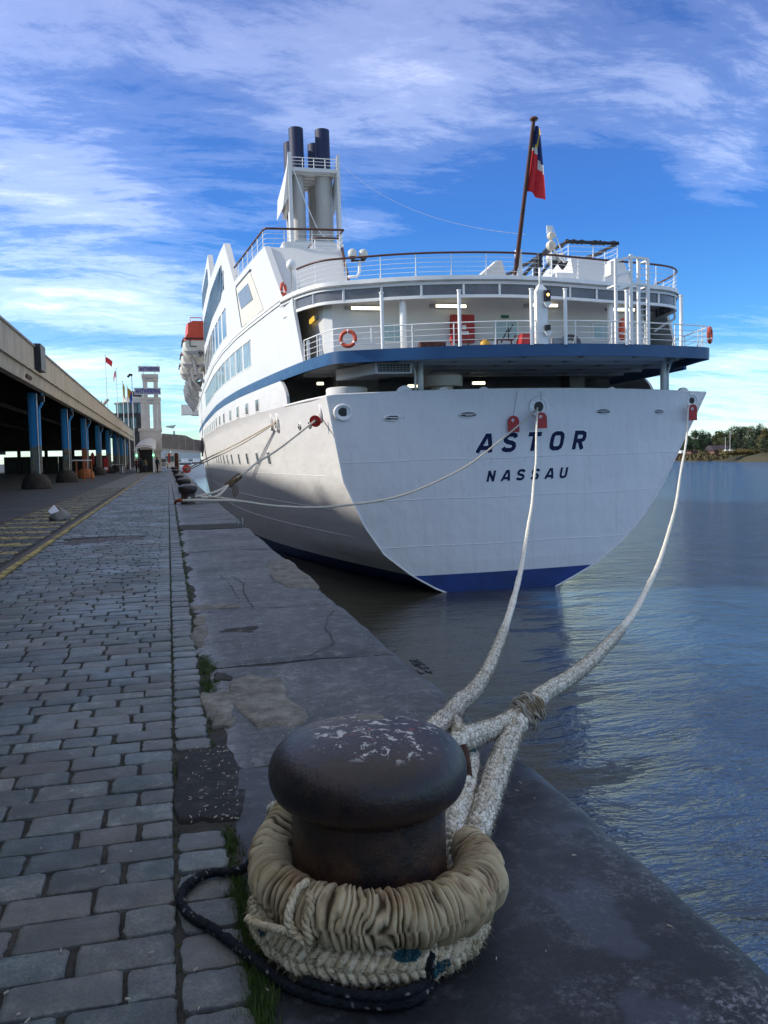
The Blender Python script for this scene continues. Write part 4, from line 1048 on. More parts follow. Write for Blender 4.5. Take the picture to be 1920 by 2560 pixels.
slab([(x, y_) for x, y_ in inner] + [(12.2, 60), (-11.6, 60)], 6.28, 6.42, 'main_deck', white)
# beams under the deck
for k, yb in enumerate((37.6, 39.6, 41.6, 43.6, 45.6)):
    lim = (7.6 if yb < 38 else 8.9) if yb < 40 else 9.9; yb0 = yb if yb > 38 else 37.8
    sb(MB().box((-lim + .3, yb0, 5.98), (lim + .2, yb0 + .08, 6.28)), 'deck_beam', white)
for u in (-6, -3, 0, 3, 6, 9): sb(MB().box((u, 37.2 if abs(u) < 7 else 38.5, 6.08), (u + .08, 47, 6.28)), 'deck_beam', white)
# mooring deck: floor, inner bulkhead, fittings glimpsed through the opening
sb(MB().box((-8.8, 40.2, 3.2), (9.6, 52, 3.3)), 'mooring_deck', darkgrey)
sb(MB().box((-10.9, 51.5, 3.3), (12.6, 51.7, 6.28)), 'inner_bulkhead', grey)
sb(MB().box((-7.6, 46.2, 3.3), (-5.2, 51.5, 6.28)), 'winch_house', grey)
sb(MB().box((7.0, 46.6, 3.3), (8.0, 47.8, 6.2)), 'winch_house', grey)
for u, y_, r_ in ((-4.95, 38.9, .12), (8.45, 38.9, .12)):
    pp = [(u, y_, 4.3), (u, y_, 5.6), (u - .1, y_, 5.95), (u - .1, y_, 6.3)]
    sb(MB().tube([(u, y_, 4.3), (u, y_, 6.3)], .16, 12), 'pillar', white2, smooth=True)
    sb(MB().tube([(u + (.26 if u > 0 else -.26), y_, 4.3), (u + (.26 if u > 0 else -.26), y_, 5.5), (u + (.5 if u > 0 else -.5), y_, 6.2)], .07, 8), 'drain_pipe', white2, smooth=True)
# ventilation trunk under the deck, mushroom vents, bitts showing over the bulwark
dm = MB().hexa([(-7.4, 38.1, 5.42), (-5.6, 38.1, 5.42), (-6.6, 41.5, 5.42), (-8.6, 41.5, 5.42), (-7.4, 38.1, 5.93), (-5.6, 38.1, 5.93), (-6.6, 41.5, 5.93), (-8.6, 41.5, 5.93)])
duct = sb(dm, 'vent_trunk', white)
gr = MB(); gr.box((-7.32, 38.06, 5.48), (-5.68, 38.09, 5.88)); sb(gr, 'grille', black, duct) if 0 else None
g_ = MB().box((-7.28, 38.05, 5.49), (-5.72, 38.085, 5.87)).build('grille', black, duct, off=SOFF)
MB_ = MB()
for k in range(9): MB_.box((-7.25 + k * .17, 38.03, 5.5), (-7.23 + k * .17, 38.048, 5.86))
for k in range(4): MB_.box((-7.28, 38.026, 5.52 + k * .1), (-5.72, 38.03 + .014, 5.54 + k * .1))
MB_.build('grille_bars', grey, duct, off=SOFF)
mv = sb(MB().lathe((-3.05, 41.2, 0), [(.55, 4.2), (.55, 5.02), (.53, 5.06)], 28), 'vent_stem', white2, smooth=True, auto=40)
MB().lathe((-3.05, 41.2, 0), [(1.02, 5.02), (1.04, 5.05), (1.04, 5.55), (.9, 5.68), (.4, 5.76), (.01, 5.78)], 36).build('vent_cap', white2, mv, True, SOFF, auto=40)
MB().box((-3.3, 40.62, 4.72), (-2.85, 40.66, 4.86)).build('red_sign', redp, mv, off=SOFF)
sb(MB().lathe((-8.1, 41.4, 0), [(1.05, 4.0), (1.05, 4.98), (.98, 5.03), (.01, 5.05)], 36), 'vent_stem', white2, smooth=True, auto=40)
for u in (-5.85, -3.95, -1.9): sb(MB().lathe((u, tY(u) + .32, 4.45), [(.44 if u < -5 else .32, -.1), (.44 if u < -5 else .32, .1), (.02, .1)], 24, axis='Y'), 'fairlead_hump', white2)
for u in (5.2, 9.9): sb(MB().lathe((u, tY(u) + .32, 4.42), [(.30, -.1), (.30, .1), (.02, .1)], 24, axis='Y'), 'fairlead_hump', white2)
net = MB()
for k in range(60):
    x = random.uniform(5.3, 7.6); net.lathe((x, 40.6 + random.uniform(-.3, .3), 4.35), [(.01, 0), (.17, .08), (.2, .2), (.12, .32), (.01, .36 + .12 * math.sin((x - 5.3) * 1.3))], 6)
net.build('green_net', greenn, None, True, off=(SX, 0, .08), label='heap of green netting behind the stern bulwark', cat='net')
# lamps on the mooring deck and on the aft wall
def tubelamp(u0, u1, y_, z, parent=ship):
    l = sb(MB().box((u0 - .06, y_, z - .10), (u1 + .06, y_ + .09, z + .10)), 'lamp_tray', mat('lamp_tray_grey', (.3, .3, .26), .5, .1, 2) if 'lamp_tray_grey' not in MATS else MATS['lamp_tray_grey'])
    MB().box((u0, y_ - .05, z - .068), (u1, y_ - .002, z + .068)).build('tube', lampm, l, off=SOFF); return l
for a, b_, y_, z in ((-3.95, -3.25, 44.5, 5.35), (.45, 1.2, 46, 5.62)): tubelamp(a, b_, y_, z)
tubelamp(-8.6, -8.25, 47.0, 5.75)
# ---------------- aft house wall on the main deck
WY = 42.0
AW = [(-9.75, 50), (-9.1, 43.4), (-8.98, WY + .4), (-8.6, WY), (9.2, WY), (9.6, WY + .5), (9.8, 50)]
slab(AW, 6.42, 9.86, 'aft_wall', sidep)
def win_on_wall(u0, u1, z0, z1, name='window', panes=2, gl=curtain):
    o = sb(MB().box((u0 - .07, WY - .035, z0 - .07), (u1 + .07, WY - .002, z1 + .07)), name, white2)
    w_ = (u1 - u0) / panes
    for k in range(panes):
        MB().box((u0 + k * w_ + .025, WY - .05, z0), (u0 + (k + 1) * w_ - .025, WY - .037, z1)).build('pane', gl, o, off=SOFF)
    return o
paleg = mat('pale_window_glass', (.36, .50, .50), .15, .1, 1, spec=.6)
win_on_wall(-5.95, -4.75, 7.48, 8.34, gl=paleg); win_on_wall(.32, 1.55, 7.68, 8.56, gl=paleg); win_on_wall(6.1, 7.3, 7.62, 8.44, gl=paleg)
for u0, u1, z in ((-7.6, -6.05, 9.12), (-3.05, -1.4, 9.30), (2.3, 3.9, 9.42), (7.15, 8.6, 9.26)):
    tubelamp(u0, u1, WY - .10, z)
    sb(MB().box((u0 - .32, WY - .12, z - .08), (u0 - .12, WY - .01, z + .08)), 'junction_box', grey)
fc = sb(MB().box((-2.28, WY - .34, 7.38), (-1.02, WY - .02, 8.82)), 'fire_cabinet', redp)
MB().box((-1.72, WY - .355, 8.05), (-1.50, WY - .345, 8.28)).build('sticker', white2, fc, off=SOFF)
MB().box((-1.84, WY - .355, 7.78), (-1.36, WY - .345, 7.96)).build('sticker', white2, fc, off=SOFF)
sb(MB().box((.62, WY - .03, 8.72), (1.08, WY - .01, 8.88)), 'exit_sign', mat('sign_green', (.01, .16, .09), .5, .1, 2))
# hydrant, pipes, covered crates on deck
hy = MB(); hy.tube([(-3.97, 36.9, 6.42), (-3.97, 36.9, 6.75)], .06, 10); hy.lathe((-3.97, 36.9, 0), [(.05, 6.7), (.13, 6.78), (.13, 6.95), (.06, 7.0), (.14, 7.05), (.14, 7.10), (.02, 7.11)], 12)
sb(hy, 'hydrant', redp, smooth=True, auto=40)
sb(MB().box((-5.4, 37.3, 6.42), (-4.15, 37.7, 6.80)), 'deck_locker', rustm)
sb(MB().tube([(-2.9, 38.2, 7.05), (-.35, 38.2, 7.05), (-.2, 38.2, 7.25)], .05, 8), 'fire_main', rustm)
for u in (-2.7, -2.0, -1.2, -.45): sb(MB().tube([(u, 38.2, 6.42), (u, 38.2, 7.02)], .04, 6), 'pipe_support', rustm)
MB().lathe((-2.05, 38.0, 6.50), [(.10, 0), (.24, .1), (.24, .32), (.12, .45), (.02, .46)], 12).build('deck_winch', mat('yellow_paint', (.5, .28, .02), .5, .1, 3), None, True, off=(SX, 0, .02), label='small yellow winch on the aft deck left of the blue window', cat='winch')
MB().hexa([(-.35, 37.6, 6.42), (1.05, 37.6, 6.42), (1.05, 38.4, 6.42), (-.35, 38.4, 6.42), (-.2, 37.7, 7.22), (.75, 37.7, 7.24), (.75, 38.25, 7.24), (-.2, 38.25, 7.22)]).build('covered_crate', redp, None, off=(SX, 0, .05), label='low stack under a red cover on the aft deck beside the light mast', cat='crate')
sb(MB().tube([(-.95, 38.3, 6.9), (-.62, 38.3, 7.5)], .035, 6).tube([(-.55, 38.3, 7.0), (-.55, 38.3, 7.7)], .035, 6).tube([(-.55, 38.3, 7.4), (-.3, 38.3, 7.8)], .03, 6), 'valve_stand', black)
# pillars carrying the canopy
for u, y_ in ((-5.45, 39.9), (5.9, 39.8)): sb(MB().tube([(u, y_, 6.42), (u, y_, 9.9)], .17, 14), 'pillar', white2, smooth=True)
# ---------------- canopy / upper deck slab
CU = [(-10.75, 45.5), (-10.30, 43.6), (-9.82, 42.3), (-9.35, 41.45), (-8.72, 40.91), (-7.48, 40.3), (-5.86, 39.52), (-3.81, 38.88), (-.87, 38.45), (1.6, 38.55), (3.55, 38.9), (5.79, 39.35), (8.61, 39.85), (9.9, 40.3), (10.7, 40.9), (11.3, 41.8), (11.75, 43.5), (12.0, 45.5)]
cuc = catmull([(a, b_, 0) for a, b_ in CU], 5)
def inset(pts_, d_):
    out_ = []
    for i, p in enumerate(pts_):
        q = pts_[min(i + 1, len(pts_) - 1)] - pts_[max(i - 1, 0)]; q = q / np.linalg.norm(q); out_.append((p[0] - q[1] * d_, p[1] + q[0] * d_))
    return out_
slab(inset(cuc, .12) + [(11.6, 60), (-11.2, 60)], 9.86, 10.14, 'upper_deck', sidep)
ring_plate(cuc, 10.02, 10.22, .20, 'deck_edge', white2)
ring_plate(inset(cuc, .05), 9.80, 10.02, .14, 'fascia', sidep)
ring_plate([(p[0], p[1]) for p in inset(cuc, -.03)], 9.94, 9.99, .10, 'gutter', beltg)
ring_plate(inset(cuc, .10), 9.16, 9.30, .12, 'canopy_beam', white2)
ci = inset(cuc, .12); acc = 0
for i in range(1, len(ci) - 1):
    acc += math.dist(ci[i], ci[i - 1])
    if acc > 1.72:
        acc = 0; x, y_ = ci[i]; sb(MB().box((x - .05, y_ - .04, 9.28), (x + .05, y_ + .05, 9.84)), 'canopy_strut', white2)
smoke = mat('smoked_panel', (.13, .125, .135), .25, .2, .8, spec=.6)
cp = inset(cuc, .15)
for i in range(2, len(cp) - 3, 3):
    q4 = [cp[i], cp[min(i + 3, len(cp) - 1)]]; mb = MB(); d_ = np.array(q4[1]) - np.array(q4[0]); d_ /= np.linalg.norm(d_); n2 = np.array([-d_[1], d_[0]]) * .02
    seg = cp[i:i + 4]; G = [[(p[0], p[1], 9.30), (p[0], p[1], 9.80), (p[0] + n2[0], p[1] + n2[1], 9.80), (p[0] + n2[0], p[1] + n2[1], 9.30)] for p in seg]
    mb.grid(G, close=True); sb(mb, 'canopy_panel', smoke)
# curved bracket on the starboard end
sb(MB().tube(catmull([(11.2, 42.0, 9.2), (11.35, 42.2, 8.85), (10.9, 42.4, 8.6), (10.4, 42.8, 8.2)], 4), .07, 8), 'bracket', white2, smooth=True)
# ---------------- railings
def railing(pts_, z0, h, name, topm, barm, post=1.9, nbars=3, topr=.035, barr=.014, postr=.024, closed_posts=None):
    P_, s_ = resample([(p[0], p[1], z0 + h) for p in pts_], .35)
    o = sb(MB().tube(P_, topr, 6), name, topm, smooth=True)
    for k in range(nbars):
        q = P_.copy(); q[:, 2] -= h * (k + 1) / (nbars + 1); MB().tube(q, barr, 5).build('rail_bar', barm, o, off=SOFF)
    n = max(2, round(s_[-1] / post)); me = None
    for k in range(n + 1):
        p = np.array([np.interp(s_[-1] * k / n, s_, P_[:, i]) for i in range(3)])
        if me is None:
            me = MB().tube([(0, 0, 0), (0, 0, h)], postr, 6).beam((0, .22, 0), (0, 0, h * .42), .03, .02).mesh('rail_post', barm)
        link('rail_post', me, o, (p[0], p[1] - SY, p[2] - h - SZ))
    return o
bd_in = inset(bdc, .10)
b3 = [(p[0], p[1], 0) for p in bd_in]
railing(b3, 6.46, 1.05, 'railing', white2, white2, 1.9, 3, .03, .015, .028)
cu_in = inset(cuc, .10)
railing([(p[0], p[1], 0) for p in cu_in[6:]], 10.2, 1.12, 'upper_railing', handr, white2, 1.75, 4, .055, .012, .020)
for u, y_ in ((-7.34, 36.75), (-3.95, 35.85), (-.7, 35.22), (.9, 35.05), (4.08, 35.1), (7.56, 35.95)):
    o = sb(MB().tube([(u, y_ - .06 + .12, 6.4), (u, y_ + .06, 8.93)], .085 if u > -1 or u < -1 else .08, 10).lathe((u, y_ + .06, 0), [(.11, 8.88), (.11, 8.94), (.01, 8.95)], 10), 'awning_post', white2, smooth=True, auto=40)
# post at stern-port bulwark with thick gate posts
for u, y_ in ((-9.95, 42.0), (-9.62, 40.3)): sb(MB().box((u, y_ - .07, 6.44), (u + .14, y_ + .07, 7.5)), 'gate_post', white2)
yl = sb(MB().box((-9.3, 43.2, 8.75), (-9.15, 44.6, 8.95)), 'lamp_tray', MATS['lamp_tray_grey']); MB().box((-9.36, 43.25, 8.70), (-9.28, 44.5, 8.92)).build('yellow_cover', MATS.get('amber_cover') or mat('amber_cover', (.6, .36, .03), .5, .1, 3, emit=(1, .6, .08), estr=.5), yl, off=SOFF)
# ---------------- light mast on the centre line
mast = sb(MB().box((-.42, 35.22, 6.44), (.08, 35.6, 8.88)), 'light_mast', white2)
MB().hexa([(-.42, 35.22, 8.88), (.08, 35.22, 8.88), (.08, 35.6, 8.88), (-.42, 35.6, 8.88), (-.26, 35.35, 9.15), (-.10, 35.35, 9.15), (-.10, 35.5, 9.15), (-.26, 35.5, 9.15)]).build('mast_cap', white2, mast, off=SOFF)
MB().tube([(-.18, 35.42, 9.1), (-.18, 35.42, 10.0)], .07, 10).build('mast_tube', white2, mast, True, SOFF)
MB().lathe((-.18, 35.42, 0), [(.16, 9.96), (.16, 10.0), (.10, 10.02), (.11, 10.2), (.14, 10.22), (.11, 10.26), (.11, 10.46), (.14, 10.48), (.12, 10.54), (.02, 10.55)], 16).build('stern_lantern', black, mast, True, SOFF, auto=30)
MB().box((-.12, 35.02, 8.36), (.14, 35.2, 8.84)).build('signal_lamp', black, mast, off=SOFF).children
MB().lathe((.01, 35.01, 8.63), [(.065, 0), (.02, -.025)], 10, axis='Y').build('amber_lens', lampo, mast, off=SOFF)
MB().box((-.10, 35.02, 7.05), (.12, 35.2, 7.28)).build('signal_lamp', black, mast, off=SOFF)
for z in (8.28, 6.98): MB().hexa([(-.06, 34.98, z - .2), (.02, 34.98, z - .2), (.02, 35.2, z - .2), (-.06, 35.2, z - .2), (-.20, 34.96, z), (.22, 34.96, z), (.22, 35.2, z), (-.20, 35.2, z)]).build('lamp_shelf', white2, mast, off=SOFF)
# cable coil and box near the mast foot
cbm = MB()
for k in range(7): cbm.tube([(1.25 + (.55 - .05 * k) * math.cos(a), 35.6, 6.5 + (.42 - .04 * k) * max(0, math.sin(a))) for a in np.linspace(0, 3.14, 12)], .018, 5)
cbm.build('cable_coil', black, None, off=(SX, 0, .02), label='coil of black cable on the aft deck right of the light mast', cat='cable')
MB().box((.28, 35.3, 6.44), (.9, 35.6, 6.72)).build('cable_box', grey, None, off=(SX, 0, .02), label='low grey box beside the cable coil on the aft deck', cat='box')
# ---------------- pilot ladder rig right of centre
lr = sb(MB().box((3.58, 35.3, 6.44), (3.70, 35.42, 10.42)), 'ladder_rig', white2)
def rb(a, b_, w_=.13): MB().beam(a, b_, w_, w_).build('rig_bar', white2, lr, off=SOFF)
for u in (4.40, 4.86, 5.36): rb((u, 35.3 + (.1 if u > 4.5 else 0), 6.44), (u, 35.3 + (.1 if u > 4.5 else 0), 10.62 if u < 4.5 else 10.45))
for z in (10.42, 9.72, 9.12): rb((3.64, 35.35, z - .12), (4.40, 35.3, z + .1), .12)
for z in (10.5, 9.30): rb((4.40, 35.3, z), (5.36, 35.4, z - .05), .12)
for z in (8.15, 6.6): rb((3.64, 35.35, z), (4.40, 35.3, z), .06)
for k in range(14): rb((4.88, 35.4, 6.75 + k * .27), (5.34, 35.4, 6.75 + k * .27), .035)
for a in ((3.64, 36.1), (5.36, 36.2)): rb((a[0], 35.35, 10.4), (a[0], a[1], 10.4), .07); rb((a[0], 35.35, 9.2), (a[0], a[1], 9.2), .07)
MB().box((3.46, 35.5, 9.70), (3.62, 36.0, 10.28)).build('rig_box', white2, lr, off=SOFF)
# ---------------- superstructure: port and starboard
wallz = 14.0
plate(-1, 45.7, 49.4, cst(10.34), lin(45.7, 10.36, 49.4, 13.95), 'house_side', sidep, 8, th=.35)
plate(-1, 49.4, 59.6, cst(10.34), cst(13.95), 'house_side', sidep, 16, th=.35)
plate(-1, 59.6, 64.2, cst(10.34), lin(59.6, 14.0, 64.2, 17.75), 'house_side', sidep, 10, th=.45)
plate(-1, 64.2, 76.8, cst(10.34), cst(17.75), 'house_side', sidep, 16, th=.45)
plate(-1, 76.8, 79.5, cst(10.34), lin(76.8, 17.8, 79.5, 20.5), 'house_side', sidep, 6, th=.45)
plate(-1, 79.5, 95.5, cst(10.34), cst(20.5), 'house_side', sidep, 16, th=.45)
plate(-1, 95.5, 150, cst(10.34), cst(11.2), 'boat_deck_bulwark', sidep, 30, th=.2)
# aft bulkhead of the port house, sloping with the side
sb(MB().hexa([(-10.5, 46.0, 10.2), (-6.75, 46.0, 10.2), (-6.75, 60, 10.2), (-10.5, 60, 10.2), (-10.85, 49.6, 13.95), (-6.45, 49.6, 13.95), (-6.45, 60, 13.95), (-10.85, 60, 13.95)]), 'deck_house', sidep)
sb(MB().tube([(-6.62, 45.9, 10.2), (-6.35, 49.5, 14.0)], .09, 8), 'rust_brown_pipe', handr)
sb(MB().hexa([(7.35, 46.0, 10.2), (11.6, 46.0, 10.2), (11.6, 60, 10.2), (7.35, 60, 10.2), (7.6, 47.4, 13.35), (11.2, 47.4, 13.35), (11.2, 60, 13.35), (7.6, 60, 13.35)]), 'deck_house', sidep)
# inner blocks
sb(MB().box((-11.6, 62, 10.2), (11.6, 150, 13.9)), 'superstructure', sidep)
sb(MB().box((-11.8, 76.5, 13.9), (11.5, 96, 17.4)), 'superstructure', sidep)
sb(MB().box((-11.8, 88, 17.4), (11.5, 96, 19.4)), 'superstructure', sidep)
sb(MB().box((-9.0, 96, 13.9), (9.0, 150, 18.4)), 'superstructure', sidep)
sb(MB().box((-9.0, 150, 10.2), (9.0, 176, 16.2)), 'superstructure', sidep)
sb(MB().box((-11.9, 172, 10.6), (11.9, 176, 13.2)), 'bridge_wing', sidep)
sb(MB().box((-14.0, 172, 10.7), (-11.9, 175, 12.7)), 'bridge_wing', white2)
# brown rails on the port house
railing([(-11.85, 60.3, 0), (-10.9, 49.9, 0), (-6.2, 49.6, 0), (-6.3, 51.0, 0)], 13.95, 1.15, 'house_railing', handr, white2, 1.6, 3, .07, .014, .03)
railing([(-6.3, 50.6, 0), (-7.75, 50.6, 0), (-7.75, 54, 0)], 13.7, 1.15, 'house_railing', handr, white2, 1.6, 3, .06, .014, .03)
rr_ = railing([(7.6, 58, 0), (7.6, 47.8, 0), (11.1, 47.8, 0), (11.1, 58, 0)], 13.3, 1.15, 'house_railing', black, white2, 1.7, 3, .10, .014, .03)
wrap = MB(); rw = np.random.default_rng(5)
for a, b_ in (((7.6, 58), (7.6, 47.8)), ((7.6, 47.8), (11.1, 47.8)), ((11.1, 47.8), (11.1, 56))):
    n = 26; pts_ = [(a[0] + (b_[0] - a[0]) * t, a[1] + (b_[1] - a[1]) * t, 14.45 + rw.uniform(-.05, .03)) for t in np.linspace(0, 1, n)]
    wrap.tube(pts_, list(rw.uniform(.08, .17, n)), 7)
wrap.build('rail_wrapping', black, rr_, True, SOFF)
# hatch panel on the port house
def side_quad(corners, name, material, parent=ship, lift=.02, th=.02):
    out_ = [(port(y_) - lift - th, y_, z) for y_, z in corners]; inn = [(port(y_) - lift, y_, z) for y_, z in corners]
    n = len(out_); return MB().add(out_ + inn, [tuple(range(n)), tuple(range(n, 2 * n))[::-1]] + [(i, (i + 1) % n, (i + 1) % n + n, i + n) for i in range(n)]).build(name, material, parent, off=SOFF)
hp = side_quad([(50.2, 10.45), (57.1, 10.45), (58.7, 13.25), (58.0, 13.4), (53.8, 13.4), (53.4, 13.2)], 'hatch_panel', mat('hatch_cream', (.66, .62, .52), .5, .06, 1.2))
side_quad([(53.0, 11.55), (57.0, 11.62), (58.1, 12.85), (54.3, 12.8)], 'hatch_window', mat('grey_glass', (.16, .19, .23), .3, .1, 1), hp, lift=.045)
side_quad([(53.3, 13.38), (58.75, 13.38), (58.75, 13.50), (53.3, 13.50)], 'hatch_gasket', black, hp, lift=.04); side_quad([(58.72, 13.4), (58.9, 13.3), (57.25, 10.45), (57.08, 10.45)], 'hatch_gasket', black, hp, lift=.04)
# windows on the port side
def side_window(y0, y1, z0, z1, panes, name='window', gl=darkglass, bars=None, frame=.06):
    mb = MB(); pr = .045
    fr = side_quad([(y0 - frame, z0 - frame), (y1 + frame, z0 - frame), (y1 + frame, z1 + frame), (y0 - frame, z1 + frame)], name, white2, lift=.004, th=.02)
    w_ = (y1 - y0) / panes
    for k in range(panes):
        a, b_ = y0 + k * w_ + .05, y0 + (k + 1) * w_ - .05
        side_quad([(a, z0), (b_, z0), (b_, z1), (a, z1)], 'pane', gl, fr, lift=.026, th=.006)
    side_quad([(y0 - .1, z1 + .05), (y1 + .1, z1 + .05), (y1 + .1, z1 + .12), (y0 - .1, z1 + .12)], 'drip_strip', white2, fr, lift=.02, th=.06)
    return fr
for k in range(14):
    y0 = 54.6 + 3.12 * k; side_window(y0, y0 + 2.45, 7.62, 9.15, 3, gl=curtain if k < 6 else darkglass)
for k in range(9):
    y0 = 64.9 + 3.35 * k; side_window(y0, y0 + 2.3, 11.0, 12.98, 3, gl=curtain if k in (0, 1, 4) else darkglass)
def low_window(yc, z0, z1, w_=.95):
    zc = (z0 + z1) / 2; mb = MB()
    def q(y_, z, d): p = hull_pt(-1, y_, min(z, 4.45)) if z < 4.45 else (port(y_), y_, z); return (p[0] - d, y_, z)
    P4 = lambda a, b_, c_, d_, l0, l1: [q(a, c_, l0), q(b_, c_, l0), q(b_, d_, l0), q(a, d_, l0), q(a, c_, l1), q(b_, c_, l1), q(b_, d_, l1), q(a, d_, l1)]
    fr = sb(MB().hexa(P4(yc - w_ / 2 - .08, yc + w_ / 2 + .08, z0 - .07, z1 + .07, .0, .03)), 'porthole_window', white2)
    for s_ in (-1, 1):
        c_ = yc + s_ * w_ / 4; MB().hexa(P4(c_ - w_ / 4 + .04, c_ + w_ / 4 - .04, z0, z1, .03, .038)).build('pane', darkglass if s_ < 0 else curtain, fr, off=SOFF)
for yc in (53.1, 56.7, 60.5, 64.7, 69.2, 73.3, 77.2, 81.0, 84.8, 88.6, 92.4, 96.2, 100, 104, 108): low_window(yc, 4.58, 5.30)
for yc in (52.3, 55.9, 59.7, 63.9, 68.4, 72.4, 76, 80, 84, 88): low_window(yc, 1.22, 1.95, .8)
# big raked window bands
def band(y0, y1, zl, zh, n, name='window_band'):
    fr = plate(-1, y0, y1, zl, zh, name, darkglass, 20, th=.02, inb=-.03)
    for k in range(n):
        y_ = y0 + (y1 - y0) * (k + .5) / n; z0, z1 = zl(y_) + .03, zh(y_) - .03
        if z1 - z0 < .4: continue
        u = port(y_); w_ = (y1 - y0) / n * .16
        MB().hexa([(u - .05, y_ - w_, z0), (u - .03, y_ - w_, z0), (u - .03, y_ + w_, z0), (u - .05, y_ + w_, z0), (u - .05, y_ - w_ - .4, z1), (u - .03, y_ - w_ - .4, z1), (u - .03, y_ + w_ - .4, z1), (u - .05, y_ + w_ - .4, z1)]).build('mullion', mat('mullion_blue', (.10, .20, .30), .4, .1, 2) if 'mullion_blue' not in MATS else MATS['mullion_blue'], fr, off=SOFF)
band(65.2, 94.5, lambda y_: 14.6 if y_ < 67 else 14.2, lambda y_: 16.65 if y_ > 66.0 else 14.62 + (y_ - 65.2) * 2.5, 26)
band(81, 95.3, cst(18.1), lambda y_: 18.1 + min(1.75, (y_ - 81) * 2.0), 10)
# ---------------- funnel
fn = empty('funnel', (0, 0, 0)); fn.parent = ship
fbase = MB().box((-3.6, 93, 19.3), (3.2, 101, 25.4)).build('casing', sidep, fn, off=SOFF)
def fin(u0, u1, name):
    pts_ = [(93.8, 25.3), (93.8, 35.4), (95.2, 33.6), (96.8, 32.6), (99.5, 31.0), (99.5, 29.6), (97.2, 30.0), (95.2, 31.6), (94.8, 25.3)]
    mb = MB(); n = len(pts_); mb.add([(u0, a, b_) for a, b_ in pts_] + [(u1, a, b_) for a, b_ in pts_], [tuple(range(n)), tuple(range(n, 2 * n))[::-1]] + [(i, (i + 1) % n, (i + 1) % n + n, i + n) for i in range(n)])
    return mb.build(name, sidep, fn, off=SOFF)
fin(-2.62, -2.22, 'side_frame'); fin(2.90, 3.25, 'side_frame')
# flared port wing panel
MB().hexa([(-3.3, 94.3, 29.4), (-2.6, 94.3, 30.6), (-2.6, 99.5, 30.6), (-3.3, 99.5, 29.4), (-3.2, 94.6, 31.6), (-2.62, 93.9, 34.4), (-2.62, 99, 33.4), (-3.2, 99, 31.6)]).build('wing_panel', sidep, fn, off=SOFF)
MB().box((-2.25, 94.0, 33.45), (2.95, 101.2, 33.85)).build('top_platform', white, fn, off=SOFF)
for k in range(6): MB().box((-2.2, 94.8 + k * 1.1, 33.3), (2.9, 94.9 + k * 1.1, 33.46)).build('platform_beam', sidep, fn, off=SOFF)
for u, y_ in ((-1.27, 95.9), (1.75, 95.9), (-1.36, 99.6), (1.50, 99.6)):
    top = 38.7 if y_ < 97 else 38.4
    p_ = MB().tube([(u, y_, 25.2), (u, y_, 33.5)], .80 if u < 0 else .98, 24).build('pipe', MATS.get('funnel_grey') or mat('funnel_grey', (.46, .44, .41), .5, .12, .6, sc=(1, 1, .2)), fn, True, SOFF, auto=40)
    MB().lathe((u, y_, 0), [(.83, 33.8), (.83, top), (.80, top + .02), (.74, top), (.74, top - 1)], 28).build('stack_pipe', navy, p_, True, SOFF, auto=40)
MB().box((-2.0, 94.4, 25.3), (2.6, 95.0, 25.95)).build('base_beam', sidep, fn, off=SOFF)
def rail_local(pts_, z0, h, parent):
    P_ = [(p[0], p[1], z0 + h) for p in pts_]; o = MB().tube(P_, .045, 6).build('platform_railing', white2, parent, off=SOFF)
    for k in (1, 2): MB().tube([(p[0], p[1], z0 + h * k / 3) for p in pts_], .03, 5).build('rail_bar', white2, o, off=SOFF)
    for i in range(len(pts_) - 1):
        a, b_ = pts_[i], pts_[i + 1]; n = max(1, round(math.dist(a, b_) / 1.3))
        for k in range(n): t = k / n; MB().tube([(a[0] + (b_[0] - a[0]) * t, a[1] + (b_[1] - a[1]) * t, z0), (a[0] + (b_[0] - a[0]) * t, a[1] + (b_[1] - a[1]) * t, z0 + h)], .04, 5).build('rail_post', white2, o, off=SOFF)
rail_local([(-2.2, 94.1), (2.9, 94.1)], 33.85, 1.1, fn)
MB().tube([(-2.0, 93.9, 33.5), (-.8, 93.9, 30.0), (.5, 93.8, 27.0), (1.8, 93.6, 25.6)], .05, 5).build('light_chain', white2, fn, off=SOFF)
# aerial wires
for a, b_ in (((2.9, 94, 35.0), (1.7, 41, 12.9)), ((-2.6, 96, 31), (-4.6, 96, 25)), ((3.0, 94, 33.8), (3.6, 92, 25.5))):
    n = 16; sag = 1.6 if a[2] - b_[2] > 12 else .05
    sb(MB().tube([(a[0] + (b_[0] - a[0]) * t, a[1] + (b_[1] - a[1]) * t, a[2] + (b_[2] - a[2]) * t - sag * 4 * t * (1 - t)) for t in np.linspace(0, 1, n)], .011, 4), 'aerial_wire', beltg)
# bow-ward deck bits on the port side: davit frames
for k in range(5):
    y_ = 126 + 7 * k; sb(MB().tube([(-12.0, y_, 10.3), (-13.4, y_, 12.4), (-13.6, y_, 14.2), (-12.4, y_, 15.6)], .25, 6), 'davit', grey)
    sb(MB().box((-13.3, y_ + 1, 12.6), (-11.6, y_ + 4.5, 13.2)), 'davit_platform', grey)
